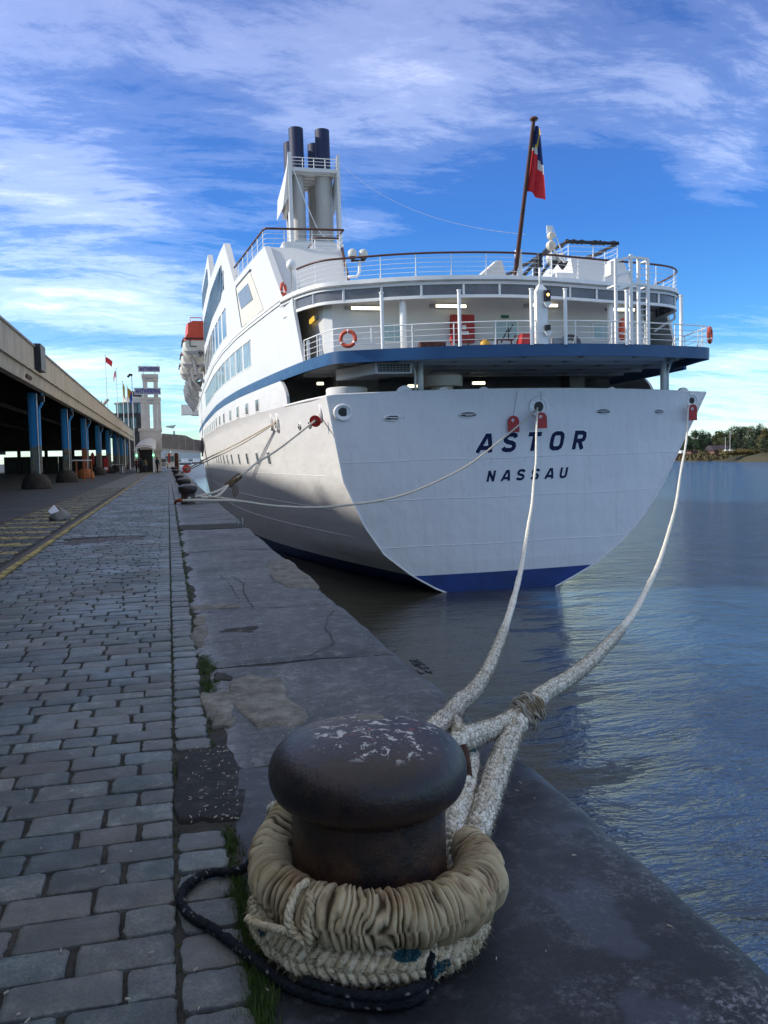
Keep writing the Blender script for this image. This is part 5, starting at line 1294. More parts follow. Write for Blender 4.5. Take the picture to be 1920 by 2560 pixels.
# ---------------- top deck clutter
sb(MB().tube([(-6.9, 45.7, 11.5), (-6.4, 45.6, 11.5), (-6.25, 45.6, 11.75), (-6.22, 45.6, 12.35)], .08, 8), 'lamp_arm', white2, smooth=True)
glob = mat('globe_glass', (.55, .55, .50), .2, .05, 2)
for u in (-6.62, -6.0):
    sb(MB().lathe((u, 45.6, 0), [(.02, 12.45), (.16, 12.5), (.24, 12.62), (.26, 12.76), (.22, 12.92), (.11, 13.0), (.02, 13.02)], 16), 'globe_lamp', glob, smooth=True)
    sb(MB().lathe((u, 45.6, 0), [(.02, 12.3), (.10, 12.32), (.12, 12.46), (.21, 12.52), (.22, 12.58), (.18, 12.6)], 12), 'lamp_holder', black)
sb(MB().beam((-6.62, 45.6, 12.38), (-6.0, 45.6, 12.38), .10, .10), 'lamp_bracket', black)
for u in (3.9, 4.5):
    sb(MB().lathe((u, 42.6, 0), [(.02, 11.8), (.22, 11.88), (.30, 12.08), (.25, 12.3), (.1, 12.4), (.02, 12.41)], 14), 'globe_lamp', glob, smooth=True)
    sb(MB().lathe((u + .1, 42.6, 0), [(.02, 11.5), (.16, 11.65), (.25, 11.8), (.32, 11.95)], 12), 'lamp_holder', black)
# search light cluster by the rail
sl = MB()
for z, r_ in ((12.45, .26), (12.95, .20)): sl.lathe((3.25, 41.2, z), [(.02, -.16), (r_ * .8, -.14), (r_, -.05), (r_, .12), (r_ * .6, .2), (.02, .22)], 18, axis='Y')
o = sb(sl, 'search_lights', mat('old_white', (.66, .60, .48), .5, .15, 3), smooth=True, auto=50)
MB().tube([(3.3, 41.3, 10.3), (3.3, 41.3, 13.2)], .04, 6).tube([(3.35, 41.3, 13.5), (4.15, 41.3, 11.6)], .03, 6).tube([(3.4, 41.3, 12.3), (4.05, 41.3, 11.6)], .05, 6).box((3.05, 41.28, 13.1), (3.35, 41.33, 13.5)).build('light_stand', white2, o, off=SOFF)
sb(MB().box((3.9, 41.9, 10.3), (5.2, 42.8, 11.2)), 'deck_box', white2)
sb(MB().beam((1.7, 42.5, 10.6), (4.9, 44.5, 13.4), .16, .14), 'stair_rail', black); sb(MB().beam((2.8, 42.5, 10.6), (5.2, 44.5, 12.9), .12, .12), 'stair_rail', black)
sb(MB().box((2.85, 42.3, 10.25), (3.15, 42.6, 12.0)), 'deck_bin', black)
sb(MB().hexa([(-1.4, 41.6, 10.25), (1.0, 41.6, 10.25), (1.0, 42.8, 10.25), (-1.4, 42.8, 10.25), (.45, 41.9, 11.75), (.7, 41.9, 11.75), (.7, 42.4, 11.75), (.4, 42.4, 11.75)]), 'canvas_cover', mat('canvas_white', (.66, .63, .58), .8, .1, 2))
sb(MB().box((-5.6, 43.4, 10.3), (-2.8, 44.2, 10.95)), 'windbreak', mat('windbreak_canvas', (.55, .52, .46), .8, .1, 2))
sb(MB().lathe((-10.3, 44.0, 0), [(.05, 10.3), (.05, 11.4), (.2, 11.45), (.27, 11.65), (.22, 11.85), (.08, 11.95), (.02, 11.96)], 14), 'vent_head', white2, smooth=True)
# ensign staff
sb(MB().tube([(.05, 38.75, 10.2), (-.02, 36.15, 16.75)], [.12, .085], 12).lathe((-.02, 36.13, 0), [(.16, 16.72), (.20, 16.78), (.16, 16.86), (.02, 16.88)], 12), 'ensign_staff', handr, smooth=True, auto=50)
sb(MB().box((.08, 38.5, 10.2), (.34, 38.8, 11.5)), 'staff_foot', white2)
# ---------------- fairleads and slots in the transom
def torus(c_, R1, R2, r_, nrm_y=True, n=28, m_=8, axis='Y', mi=0, mb=None):
    mb = mb or MB(); G = []
    for i in range(n):
        a = 2 * math.pi * i / n; rowp = []
        for j in range(m_):
            b_ = 2 * math.pi * j / m_; rr2 = r_ * math.cos(b_)
            x, z, y_ = (R1 + rr2) * math.cos(a), (R2 + rr2) * math.sin(a), r_ * math.sin(b_)
            rowp.append((c_[0] + x, c_[1] + y_, c_[2] + z) if axis == 'Y' else (c_[0] + y_, c_[1] + x, c_[2] + z))
        G.append(rowp)
    G.append(G[0]); return mb.grid(G, close=True)
def fairlead(u, z, R1, R2, r_, dark=.55):
    y_ = tY(u); o = sb(torus((u, y_ - .02, z), R1, R2, r_), 'fairlead', white2, smooth=True)
    MB().lathe((0, y_ - .012, 0), [(1, 0), (1, .01)], 24, axis='Y').mesh
    mb = MB(); n = 26; mb.add([(u + R1 * dark * math.cos(6.283 * k / n), y_ - .03, z + .05 * R2 + R2 * dark * math.sin(6.283 * k / n)) for k in range(n)], [tuple(range(n))])
    mb.build('fairlead_mouth', black, o, off=SOFF)
    mb = MB(); inn = [(u + R1 * dark * math.cos(6.283 * k / n), y_ - .031, z + .05 * R2 + R2 * dark * math.sin(6.283 * k / n)) for k in range(n)]; ou = [(u + R1 * .98 * math.cos(6.283 * k / n), y_ - .06, z + R2 * .98 * math.sin(6.283 * k / n)) for k in range(n)]
    mb.add(inn + ou, [(k, (k + 1) % n, n + (k + 1) % n, n + k) for k in range(n)]).build('fairlead_throat', white2, o, True, SOFF)
    return o
fairlead(-8.87, 3.66, .40, .34, .085, .62); fairlead(.85, 3.72, .46, .46, .08, .55); fairlead(10.25, 3.98, .34, .34, .07, .5)
def slot(u, z, R1, R2):
    y_ = tY(u); n = 30; o = sb(torus((u, y_ - .02, z), R1, R2, .035, m_=6), 'mooring_slot', white2, smooth=True)
    MB().add([(u + R1 * math.cos(6.283 * k / n), y_ - .030, z + R2 * math.sin(6.283 * k / n)) for k in range(n)], [tuple(range(n))]).build('slot_mouth', black, o, off=SOFF)
    MB().tube([(u - R1 * .95, y_ - .055, z + .02), (u + R1 * .95, y_ - .055, z + .02)], .022, 6).build('slot_bar', white2, o, off=SOFF)
    MB().box((u - R1 * .3, y_ - .05, z - R2 * .55), (u + R1 * .5, y_ - .035, z - .02)).build('slot_roller', grey, o, off=SOFF)
slot(-6.5, 3.34, .46, .13); slot(-2.83, 3.42, .46, .14); slot(4.5, 3.46, .42, .13); slot(7.95, 3.42, .36, .12)
# side fairleads
def side_fair(Y_, z, R1=.42, R2=.42):
    u = hull_pt(-1, Y_, z)[0]; o = sb(torus((u - .02, Y_, z), R1, R2, .07, axis='X'), 'fairlead', white2, smooth=True)
    n = 20; MB().add([(u - .03, Y_ + R1 * .7 * math.cos(6.283 * k / n), z + R2 * .7 * math.sin(6.283 * k / n)) for k in range(n)], [tuple(range(n))]).build('fairlead_mouth', black, o, off=SOFF); return o
side_fair(40.4, 3.75, .35, .4); side_fair(48.6, 3.65, .45, .5); side_fair(50.0, 3.75, .3, .45)
for Y_ in (42.3, 44.1):
    u = hull_pt(-1, Y_, 3.25)[0]; o = sb(torus((u - .0, Y_, 3.25), .42, .17, .03, axis='X', m_=6), 'mooring_slot', white2); n = 20
    MB().add([(u - .02, Y_ + .42 * math.cos(6.283 * k / n), 3.25 + .17 * math.sin(6.283 * k / n)) for k in range(n)], [tuple(range(n))]).build('slot_mouth', black, o, off=SOFF)
    MB().tube([(u - .04, Y_ - .4, 3.25), (u - .04, Y_ + .4, 3.25)], .02, 5).build('slot_bar', white2, o, off=SOFF)
# ---------------- lettering on the transom
navyp = mat('name_navy', (.004, .012, .055), .6, .05, 2, spec=.2)
STROKES = {
 'A': [[(.0, 0), (.20, .5), (.36, .89), (.50, .89), (.62, .5), (.72, 0)], [(.17, .25), (.66, .25)]],
 'S': [[(.03, .24), (.10, .14), (.22, .10), (.48, .10), (.60, .17), (.64, .28), (.60, .40), (.48, .47), (.22, .53), (.10, .60), (.07, .72), (.12, .83), (.24, .90), (.48, .90), (.60, .85), (.66, .74)]],
 'T': [[(-.02, .89), (.74, .89)], [(.36, .89), (.36, 0)]],
 'O': [[(.22, .10), (.50, .10), (.62, .18), (.66, .32), (.66, .68), (.62, .82), (.50, .90), (.22, .90), (.10, .82), (.06, .68), (.06, .32), (.10, .18), (.22, .10)]],
 'R': [[(.10, 0), (.10, .9), (.46, .9), (.60, .84), (.64, .70), (.60, .54), (.46, .47), (.14, .47)], [(.36, .47), (.60, 0)]],
 'N': [[(.10, 0), (.10, 1.0)], [(.10, .94), (.62, .06)], [(.62, 0), (.62, 1.0)]],
 'U': [[(.08, 1.0), (.08, .30), (.13, .17), (.24, .10), (.46, .10), (.58, .17), (.63, .30), (.63, 1.0)]]}
def letters(body, u0, u1, z0, size, dz=0, shear=.24):
    # space letters evenly between u0 and u1 (left edges), baseline z0
    n = len(body)
    for i, chh in enumerate(body):
        u = u0 + (u1 - u0) * i / (n - 1); zb = z0 + dz * i / (n - 1)
        for wd_, mm_, lift in ((.30, seamm, .012), (.23, navyp, .018)):
            mb = MB(); q = .03 if mm_ is seamm else 0
            for st_ in STROKES[chh]:
                P_ = [np.array(p, float) for p in st_]; L_ = []; R2_ = []; closed = st_[0] == st_[-1]
                if closed: P_ = P_[:-1]
                m_ = len(P_)
                for k in range(m_):
                    a = P_[k - 1] if (k > 0 or closed) else None; b_ = P_[(k + 1) % m_] if (k < m_ - 1 or closed) else None
                    d1 = (P_[k] - a) / np.linalg.norm(P_[k] - a) if a is not None else None; d2 = (b_ - P_[k]) / np.linalg.norm(b_ - P_[k]) if b_ is not None else None
                    if d1 is None: d1 = d2
                    if d2 is None: d2 = d1
                    n1, n2 = np.array([-d1[1], d1[0]]), np.array([-d2[1], d2[0]]); nn = n1 + n2; nn /= np.linalg.norm(nn); ml = wd_ / 2 / max(.5, nn.dot(n1))
                    e = np.zeros(2)
                    if not closed and mm_ is seamm and k in (0, m_ - 1): e = (-d1 if k == 0 else d1) * .035
                    L_.append(P_[k] + nn * ml + e); R2_.append(P_[k] - nn * ml + e)
                pts2 = [p for pr2 in zip(L_, R2_) for p in pr2]
                vv = []
                for p in pts2:
                    x, z_ = (p[0] + p[1] * shear - q * .7) * size, (p[1] + q * .5) * size
                    vv.append((u + x, tY(u + x) - lift, zb + z_))
                mb.add(vv, [(2 * k, 2 * k + 1, (2 * k + 3) % (2 * m_), (2 * k + 2) % (2 * m_)) for k in range(m_ if closed else m_ - 1)])
            sb(mb, 'letter' if mm_ is navyp else 'letter_outline', mm_, fixn=False)
letters('ASTOR', -2.43, 2.66, 1.55, .93, .03)
letters('NASSAU', -1.98, 1.92, .13, .54, .03)

# ------------------------------------------------------------------ rest of the mooring lines
def ropeline(pts_, r_, label, material=ropefar, n=10, step=.06, wrap_=None):
    h = rope_mesh('mooring_hawser', pts_, r_, material, n, step, .14, seed=20, label=label, cat='mooring rope', group='mooring hawsers of the ship'); return h
l3 = ropeline([sw(.75, 37.95, 3.7), (17.484, 37.734, 3.478), (14.785, 36.068, 1.919), (12.485, 34.649, .779), (9.127, 32.577, -.184), (5.907, 30.59, -.40), (3.78, 29.277, -.25), (2.308, 28.369, .02), (1.35, 27.95, .10), (.85, 27.70, .13), (.45, 27.66, .14), (.22, 27.80, .14)], .048,
              'slack hawser drooping from the centre fairlead across the stern to the second bollard')
child = rope_mesh('eye_leg', [(2.2, 28.36, .05), (1.5, 28.45, .17), (.95, 28.55, .20), (.5, 28.56, .18), (.28, 28.35, .15), (.24, 28.1, .14)], .045, ropefar, 12, .04, .15, seed=21); child.parent = l3
child = rope_mesh('orange_whipping', [(.40, 27.66, .14), (.22, 27.78, .14), (.18, 27.85, .04)], .055, mat('orange_twine', (.40, .07, .02), .8, .3, 20), 10, .03, .3, seed=22, smooth_path=False) if 0 else None
ow = MB().tube([(.42, 27.66, .14), (.30, 27.70, .14), (.22, 27.80, .13), (.17, 27.86, .06), (.22, 27.9, .02)], [.056, .058, .055, .035, .02], 10).build('orange_whipping', mat('orange_twine', (.33, .06, .02), .8, .3, 20), l3, True)
l4 = ropeline([sw(-9.75, 40.3, 3.66), (7.0, 39.8, 3.28), (4.628, 35.296, 1.885), (3.45, 33.1, 1.32), (2.958, 32.114, 1.024), (2.35, 30.95, .70), (2.05, 30.4, .50)], .048, 'tan hawser running from the port stern corner down to the second bollard')
for i, pp in enumerate(([(2.1, 30.5, .52), (1.65, 29.6, .34), (1.15, 28.9, .25), (.85, 28.35, .22), (.6, 27.92, .20)], [(2.1, 30.5, .52), (1.75, 29.5, .26), (1.45, 28.8, .16), (1.0, 28.2, .2)])):
    child = rope_mesh('eye_leg', pp, .05, ropefar, 12, .04, .15, seed=24 + i); child.parent = l4
ws = MB()
for k in range(16):
    c_ = np.array([2.05, 30.4, .5]) + np.array([.55, 1.15, .32]) * k / 16 * 1.0
    ws.tube([c_ + (.075 + random.uniform(0, .03)) * np.array([math.cos(a), -.35 * math.cos(a), math.sin(a)]) for a in np.linspace(0, 6.28, 10)], .03, 5)
for k in range(5): ws.tube([(2.2 + .05 * k, 30.6, .5), (2.25 + .05 * k, 30.6, .25), (2.3 + .04 * k, 30.62, .02 + .05 * k)], .012, 4)
ws.build('chafing_wrap', mat('brown_twine', (.15, .09, .04), .9, .3, 20), l4)
l5 = ropeline([sw(-10.92, 48.6, 3.75), (6.118, 48.471, 3.55), (4.548, 54.346, 2.548), (2.789, 60.93, 1.567), (1.417, 66.063, .772), (1.0, 67.6, .5)], .05, 'upper hawser from the port side fairlead towards the far bollards')
l6 = ropeline([sw(-10.92, 48.7, 3.55), (6.0, 48.9, 3.38), (4.5, 54.5, 2.33), (2.75, 61.1, 1.36), (1.4, 66.2, .62), (1.0, 67.7, .4)], .045, 'lower hawser beside the upper one from the port side fairlead')
# rat guards
def ratguard(c_, d, r_, label, group='red rat guards on the mooring lines'):
    c_ = Vector(c_); d = Vector(d).normalized(); a = d.cross(Vector((0, 0, 1))).normalized(); b_ = a.cross(d)
    def disc(rr2, t0, t1):
        n = 28; vs = []
        for t in (t0, t1): vs += [c_ + d * t + (a * math.cos(6.283 * k / n) + b_ * math.sin(6.283 * k / n)) * rr2 for k in range(n)]
        return vs, [tuple(range(n))[::-1], tuple(range(n, 2 * n))] + [(k, (k + 1) % n, (k + 1) % n + n, k + n) for k in range(n)]
    o = MB().add(*disc(r_, -.02, .02)).build('rat_guard', redp, label=label, cat='rat guard', group=group)
    MB().add(*disc(r_ * .32, -.05, .05)).build('hub', conc, o); return o
ratguard((6.93, 39.62, 3.20), (-.5, -1.0, -.38), .29, 'round red rat guard near the port stern corner')
ratguard((1.38, 66.2, .76), (.25, -1, .18), .34, 'round red rat guard low over the far bollards')
def tagguard(u, z, y_, w_, h, label):
    n = 10; pts_ = [(u - w_ / 2, z - h / 2), (u + w_ / 2, z - h / 2)] + [(u + w_ / 2 * math.cos(a), z + h / 2 - w_ / 2 + w_ / 2 * math.sin(a)) for a in np.linspace(0, math.pi, n)]
    m_ = len(pts_); vs = [sw(p[0], y_, p[1]) for p in pts_] + [sw(p[0], y_ + .04, p[1]) for p in pts_]
    o = MB().add(vs, [tuple(range(m_)), tuple(range(m_, 2 * m_))[::-1]] + [(k, (k + 1) % m_, (k + 1) % m_ + m_, k + m_) for k in range(m_)]).build('rat_guard', redp if 'cent' in label or 'corner' in label else mat('faded_red', (.60, .05, .04), .5, .1, 3), label=label, cat='rat guard', group='red rat guards on the mooring lines')
    q = sw(u - .05, y_ - .012, z + h * .22)
    MB().lathe(q, [(.075, 0), (.02, -.004)], 14, axis='Y').build('white_mark', white2, o)
    MB().lathe(sw(u - .04, y_ - .018, z + h * .21), [(.035, 0), (.01, -.004)], 10, axis='Y').build('red_mark', redp, o)
    p0, p1 = sw(u, y_ + .02, z + h / 2), sw(u + .25 if 'cent' in label else u, tY(u) - .05, 4.5)
    MB().tube([p0, p1], .009, 4).build('lanyard', rustm, o)
tagguard(-.55, 2.92, 37.85, .58, .80, 'faded red rat guard tag hanging left of the centre fairlead')
tagguard(.72, 3.05, 37.4, .58, .78, 'red rat guard tag hanging below the centre fairlead')
tagguard(10.0, 3.35, 38.55, .48, .85, 'red rat guard tag at the right corner of the stern')

# ------------------------------------------------------------------ things carried by the ship
def lifebuoy(u, y_, z, r_, rz, label):
    c_ = sw(u, y_, z); o = torus((0, 0, 0), r_, r_, r_ * .27, m_=10).build('lifebuoy', orange, None, True, loc=c_, label=label, cat='lifebuoy', group='orange lifebuoys on the aft deck')
    o.rotation_euler = (0, 0, rz)
    for a in (90, 210, 330):
        x, z_ = r_ * math.cos(R_(a)), r_ * math.sin(R_(a)); d = Vector((math.cos(R_(a)), 0, math.sin(R_(a))))
        mb = MB(); G = []
        for i in (-1, 1):
            aa = R_(a) + i * .10; cc_ = (r_ * math.cos(aa), 0, r_ * math.sin(aa)); G.append([(cc_[0] + r_ * .285 * math.cos(b_) * math.cos(aa), r_ * .285 * math.sin(b_), cc_[2] + r_ * .285 * math.cos(b_) * math.sin(aa)) for b_ in np.linspace(0, 6.283, 10, endpoint=False)])
        mb.grid(G, close=True).build('white_strap', white2, o, True)
lifebuoy(-8.74, 37.75, 6.98, .34, R_(-24), 'orange lifebuoy on the rail at the left end of the aft deck')
lifebuoy(9.35, 36.25, 7.05, .34, R_(45), 'orange lifebuoy on the rail at the far right end of the aft deck')
lifebuoy(6.25, 39.2, 7.75, .46, R_(70), 'orange lifebuoy hanging edge on behind the white ladder frame')
lifebuoy(-10.55, 45.4, 10.7, .30, R_(60), 'red lifebuoy half hidden behind the port house edge on the upper deck')
# ensign: limp, mostly red
def flag_mesh(name, top, pts_cols, **kw): pass
fl = []
rowsf = 22
mf = MB(); fm = [mat('flag_red', (.72, .03, .04), .8, .1, 5), mat('flag_white', (.7, .68, .66), .8, .05, 5), mat('flag_blue', (.012, .035, .16), .8, .1, 5), mat('flag_yellow', (.6, .42, .03), .8, .1, 5)]
A0 = np.array(sw(.10, 36.25, 16.55)); A1 = np.array(sw(.02, 37.35, 13.95))
G = []; cols = 14
for i in range(rowsf + 1):
    t = i / rowsf; p = A0 + (A1 - A0) * t; wd = .12 + .82 * t ** .9; rowp = []
    for j in range(cols + 1):
        s_ = j / cols; x = wd * s_; fold = .11 * math.sin(s_ * 9 + t * 2.2) * (.3 + t)
        rowp.append((p[0] + x * .95, p[1] - .25 * s_ + fold, p[2] - .30 * s_ * (.2 + t) - .15 * s_ * s_))
    G.append(rowp)
mf.grid(G); mi_ = []
for i in range(rowsf):
    for j in range(cols):
        t, s_ = i / rowsf, j / cols; v = t - .10 * s_
        d = (t - .05) - s_ * .25
        if v < .27 + .10 * (s_ > .5): m_i = 3 if abs((t - .24) + (s_ - .45) * .5) < .05 else 2
        elif v < .34 + .16 * (s_ > .62): m_i = 1
        else: m_i = 0
        mi_.append(m_i)
mf.mi = mi_
fo = mf.build('ensign', fm, None, True, label='limp red, white and blue ensign with a yellow stroke hanging from the stern staff', cat='flag', fixn=False)
# lifeboats
def lifeboat(Y0, label, first=None):
    if first: c_ = copy_tree(first); c_.location = (first.location[0], Y0, first.location[2]); c_['label'] = label; return c_
    b_ = empty('lifeboat', sw(-13.0, Y0, 13.2), label=label, cat='lifeboat', group='lifeboats slung along the port side')
    secs = [(0, .86, 0), (.6, .94, 0), (2, 1, 0), (6, 1, 0), (8, .8, .1), (9.2, .4, .35), (9.8, .06, .7)]
    G = []; H = []; K = []
    for y_, w_, up in secs:
        W_ = 1.75 * w_
        G.append([(-W_, y_, 1.95), (-W_ * 1.02, y_, 1.3 + up * .5), (-W_ * .78, y_, .55 + up), (-W_ * .35, y_, .12 + up), (0, y_, 0 + up), (W_ * .35, y_, .12 + up), (W_ * .78, y_, .55 + up), (W_ * 1.02, y_, 1.3 + up * .5), (W_, y_, 1.95)])
        H.append([(-W_, y_, 1.95), (-W_ * .98, y_, 2.3), (-W_ * .80, y_, 2.75), (-W_ * .76, y_, 3.9 * (1 if y_ < 8 else .85)), (-W_ * .4, y_, 4.15 * (1 if y_ < 8 else .85)), (W_ * .4, y_, 4.15 * (1 if y_ < 8 else .85)), (W_ * .76, y_, 3.9 * (1 if y_ < 8 else .85)), (W_ * .80, y_, 2.75), (W_ * .98, y_, 2.3), (W_, y_, 1.95)])
    for nm, g2, mt in (('hull', G, mat('boat_white', (.66, .64, .58), .4, .06, 1.5) if 'boat_white' not in MATS else MATS['boat_white']), ('canopy', H, boatred)):
        mb = MB().grid(g2); mb.f.append(tuple(range(len(g2[0])))); mb.mi.append(0); mb.build(nm, mt, b_, True, auto=35)
    MB().tube([(-1.78, .0, 2.0), (-1.82, 2, 2.0), (-1.82, 6, 2.0), (-1.5, 8, 2.0)], .09, 6).build('fender', black, b_)
    MB().beam((-1.75, -.1, 2.15), (1.5, -.1, 2.2), .1, .12).build('stern_rail', black, b_)
    MB().tube([(-1.0, -.12, 2.1), (-1.0, -.15, 1.25), (-.3, -.15, 1.25)], .06, 5).build('boarding_step', black, b_)
    MB().hexa([(-1.3, -.08, .35), (1.3, -.08, .35), (1.3, .5, .35), (-1.3, .5, .35), (-1.65, -.09, .75), (1.65, -.09, .75), (1.65, .5, .75), (-1.65, .5, .75)]).build('grey_bottom', MATS.get('grey_paint'), b_)
    pr = torus((0, 0, 0), .36, .36, .06).build('propeller_guard', MATS['grey_paint'], b_, True, loc=(.1, -.25, .42))
    mb = MB()
    for k in range(3):
        a = R_(120 * k + 20); mb.add([(0, 0, 0), (.3 * math.cos(a - .35), .04, .3 * math.sin(a - .35)), (.34 * math.cos(a), -.02, .34 * math.sin(a)), (.3 * math.cos(a + .35), -.06, .3 * math.sin(a + .35))], [(0, 1, 2, 3)])
    mb.build('propeller', black, b_, loc=(.1, -.25, .42))
    MB().tube([(-.9, .1, 4.1), (-.9, .1, 4.5), (.4, .1, 4.5), (.4, .1, 4.1)], .06, 5).build('roof_rail', boatred, b_)
    return b_
lb1 = lifeboat(97.5, 'orange topped lifeboat nearest the stern, hung high on the port side')
lifeboat(110.5, 'second lifeboat from the stern, showing its rounded pale bottom', lb1); lifeboat(123, 'third lifeboat from the stern, lower and half hidden by the second', lb1)
for k in (0, 1, 2, 3): sb(MB().tube([(-12.4, 99 + k * 11, 10.4), (-13.3, 99 + k * 11, 11.6), (-13.6, 99 + k * 11, 13.2)], .18, 6), 'davit', grey)

# ------------------------------------------------------------------ quay shed
shed = empty('quay_shed', (-7.0, 50, 0), label='long open quay shed with cream fascia and blue columns on the left', cat='shed')
def sh(mb, name, mats, parent=shed, **kw):
    smooth = kw.pop('smooth', False); return mb.build(name, mats, parent, smooth, off=(7.0, -50, 0), **kw)
Y0S, Y1S = -58, 172
fas = mat('fascia_cream', (.50, .42, .31), .7, .14, 1.2, .004, 9, sc=(1, 1, .35))
t_, b_ = nodes_of(fas); g__ = t_.n('ShaderNodeNewGeometry').outputs['Position']
stn = t_.ramp(t_.noise(t_.mapping(g__, sc=(1, 1.6, .12)), 2.2, 6, .7), [(.52, 0.0), (.72, .7)])
old = b_.inputs['Base Color'].links[0].from_socket; t_.lk(t_.mix(stn, old, (.22, .17, .12)), b_.inputs['Base Color'])
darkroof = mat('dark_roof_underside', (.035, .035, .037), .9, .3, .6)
nb = 0
y = Y0S
while y < Y1S:
    y2 = min(y + 5.0, Y1S)
    sh(MB().box((-6.62, y + .012, 6.02), (-6.30, y2 - .012, 7.22)), 'fascia_panel', fas); y = y2
sh(MB().box((-6.66, Y0S, 7.22), (-6.22, Y1S, 7.32)), 'roof_flashing', beltg)
sh(MB().box((-6.70, Y0S, 5.92), (-6.18, Y1S, 6.02)), 'ledge', fas)
sh(MB().hexa([(-6.75, Y0S, 5.34), (-6.40, Y0S, 5.34), (-6.40, Y1S, 5.34), (-6.75, Y1S, 5.34), (-6.75, Y0S, 5.92), (-6.32, Y0S, 5.92), (-6.32, Y1S, 5.92), (-6.75, Y1S, 5.92)]), 'edge_beam', fas)
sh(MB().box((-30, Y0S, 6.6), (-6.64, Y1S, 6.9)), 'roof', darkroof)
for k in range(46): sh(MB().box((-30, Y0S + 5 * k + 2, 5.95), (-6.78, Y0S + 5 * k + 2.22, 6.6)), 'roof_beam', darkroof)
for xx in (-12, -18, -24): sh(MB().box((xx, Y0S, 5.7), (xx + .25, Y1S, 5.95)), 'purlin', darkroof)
dome = mat('column_foot_concrete', (.045, .035, .029), .85, .25, 4, .006, 25)
domeo = mat('orange_paint_worn', (.42, .13, .04), .7, .25, 4, .004, 25)
pr_dome = [(a[0], a[2]) for a in catmull([(.80, 0, 0), (.78, 0, .25), (.67, 0, .57), (.46, 0, .78), (.24, 0, .86), (.01, 0, .88)], 3)]
cols_y = [-25, -10, 5, 20, 35, 49.95, 64.6, 78.6, 93.6, 108.6, 123.6, 138.6, 153.6]
orangecol = column_mat(); 
t_, b_ = nodes_of(orangecol); old = b_.inputs['Base Color'].links[0].from_socket
g__ = t_.n('ShaderNodeNewGeometry').outputs['Position']; s__ = t_.n('ShaderNodeSeparateXYZ'); t_.lk(g__, s__.inputs[0])
t_.lk(t_.mix(t_.ramp(t_.math('DIVIDE', s__.outputs[2], 5.0), [(.52, 1.0), (.54, 0.0)]), old, (.28, .08, .035)), b_.inputs['Base Color'])
for k, yc in enumerate(cols_y):
    cm = orangecol if k == 7 else colblue
    c_ = sh(MB().box((-7.42, yc - .22, .7), (-6.98, yc + .22, 5.34)).box((-7.30, yc - .30, .7), (-7.10, yc + .30, 5.34)), 'column', cm)
    MB().box((-6.975, yc - .26, .85), (-6.95, yc - .10, 5.3)).build('edge_flange', white2 if k < 8 else fas, c_, off=(7, -50, 0))
    MB().tube([(-6.55, yc, 6.0), (-6.62, yc, 5.5), (-6.72, yc, 5.25), (-6.72, yc, 4.75), (-6.90, yc, 4.45), (-6.92, yc, .9)], .085, 8).build('downpipe', colblue, c_, off=(7, -50, 0))
    MB().box((-6.86, yc - .17, 4.85), (-6.58, yc + .17, 5.2)).build('pipe_bracket', black, c_, off=(7, -50, 0))
    sh(MB().lathe((-7.2, yc, 0), pr_dome, 28), 'column_foot', domeo if k == 7 else dome, smooth=True)
# cross wall with lit gap, dark panels
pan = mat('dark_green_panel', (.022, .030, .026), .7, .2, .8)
y = -29.0
for k in range(13):
    x0 = -30 + k * 1.72
    if k == 4: continue
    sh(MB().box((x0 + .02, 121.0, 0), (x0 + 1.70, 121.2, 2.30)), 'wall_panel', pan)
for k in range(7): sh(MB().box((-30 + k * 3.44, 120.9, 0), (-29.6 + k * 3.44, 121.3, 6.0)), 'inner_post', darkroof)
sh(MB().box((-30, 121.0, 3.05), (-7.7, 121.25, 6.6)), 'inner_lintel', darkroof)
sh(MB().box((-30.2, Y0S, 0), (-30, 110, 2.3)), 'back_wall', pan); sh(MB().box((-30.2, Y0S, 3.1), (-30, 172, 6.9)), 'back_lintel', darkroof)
# dark sign box and bracket lamp
sgn = sh(MB().box((-6.29, 44.9, 6.12), (-5.98, 46.6, 7.42)), 'sign_box', mat('sign_navy', (.012, .018, .03), .4, .1, 2))
MB().hexa([(-6.25, 44.885, 6.3), (-6.02, 44.885, 6.3), (-6.02, 44.9, 6.3), (-6.25, 44.9, 6.3), (-6.25, 44.885, 7.3), (-6.02, 44.885, 7.3), (-6.02, 44.9, 7.3), (-6.25, 44.9, 7.3)]).build('sign_face', black, sgn, off=(7, -50, 0))
def digit(body, x0, y_, z0, size, material, parent, off, plane='X'):
    vs, fs = text_mesh(body, size, 0, .01 * size); MB().add([(x0, y_ + a, z0 + b_) if plane == 'X' else (x0 + a, y_, z0 + b_) for a, b_, _ in vs], fs).build('lettering', material, parent, off=off, fixn=False)
sh(MB().tube([(-6.6, 44.0, 5.75), (-6.6, 42.6, 5.62)], .05, 6).box((-6.9, 42.4, 5.5), (-6.3, 43.9, 5.66)), 'bracket_lamp', rustm)
# slanted aerial on the roof
sh(MB().beam((-6.9, 96, 7.35), (-6.2, 97, 8.3), .2, .25).tube([(-6.8, 96, 7.3), (-6.8, 96, 8.1)], .06, 5), 'roof_spotlight', beltg)

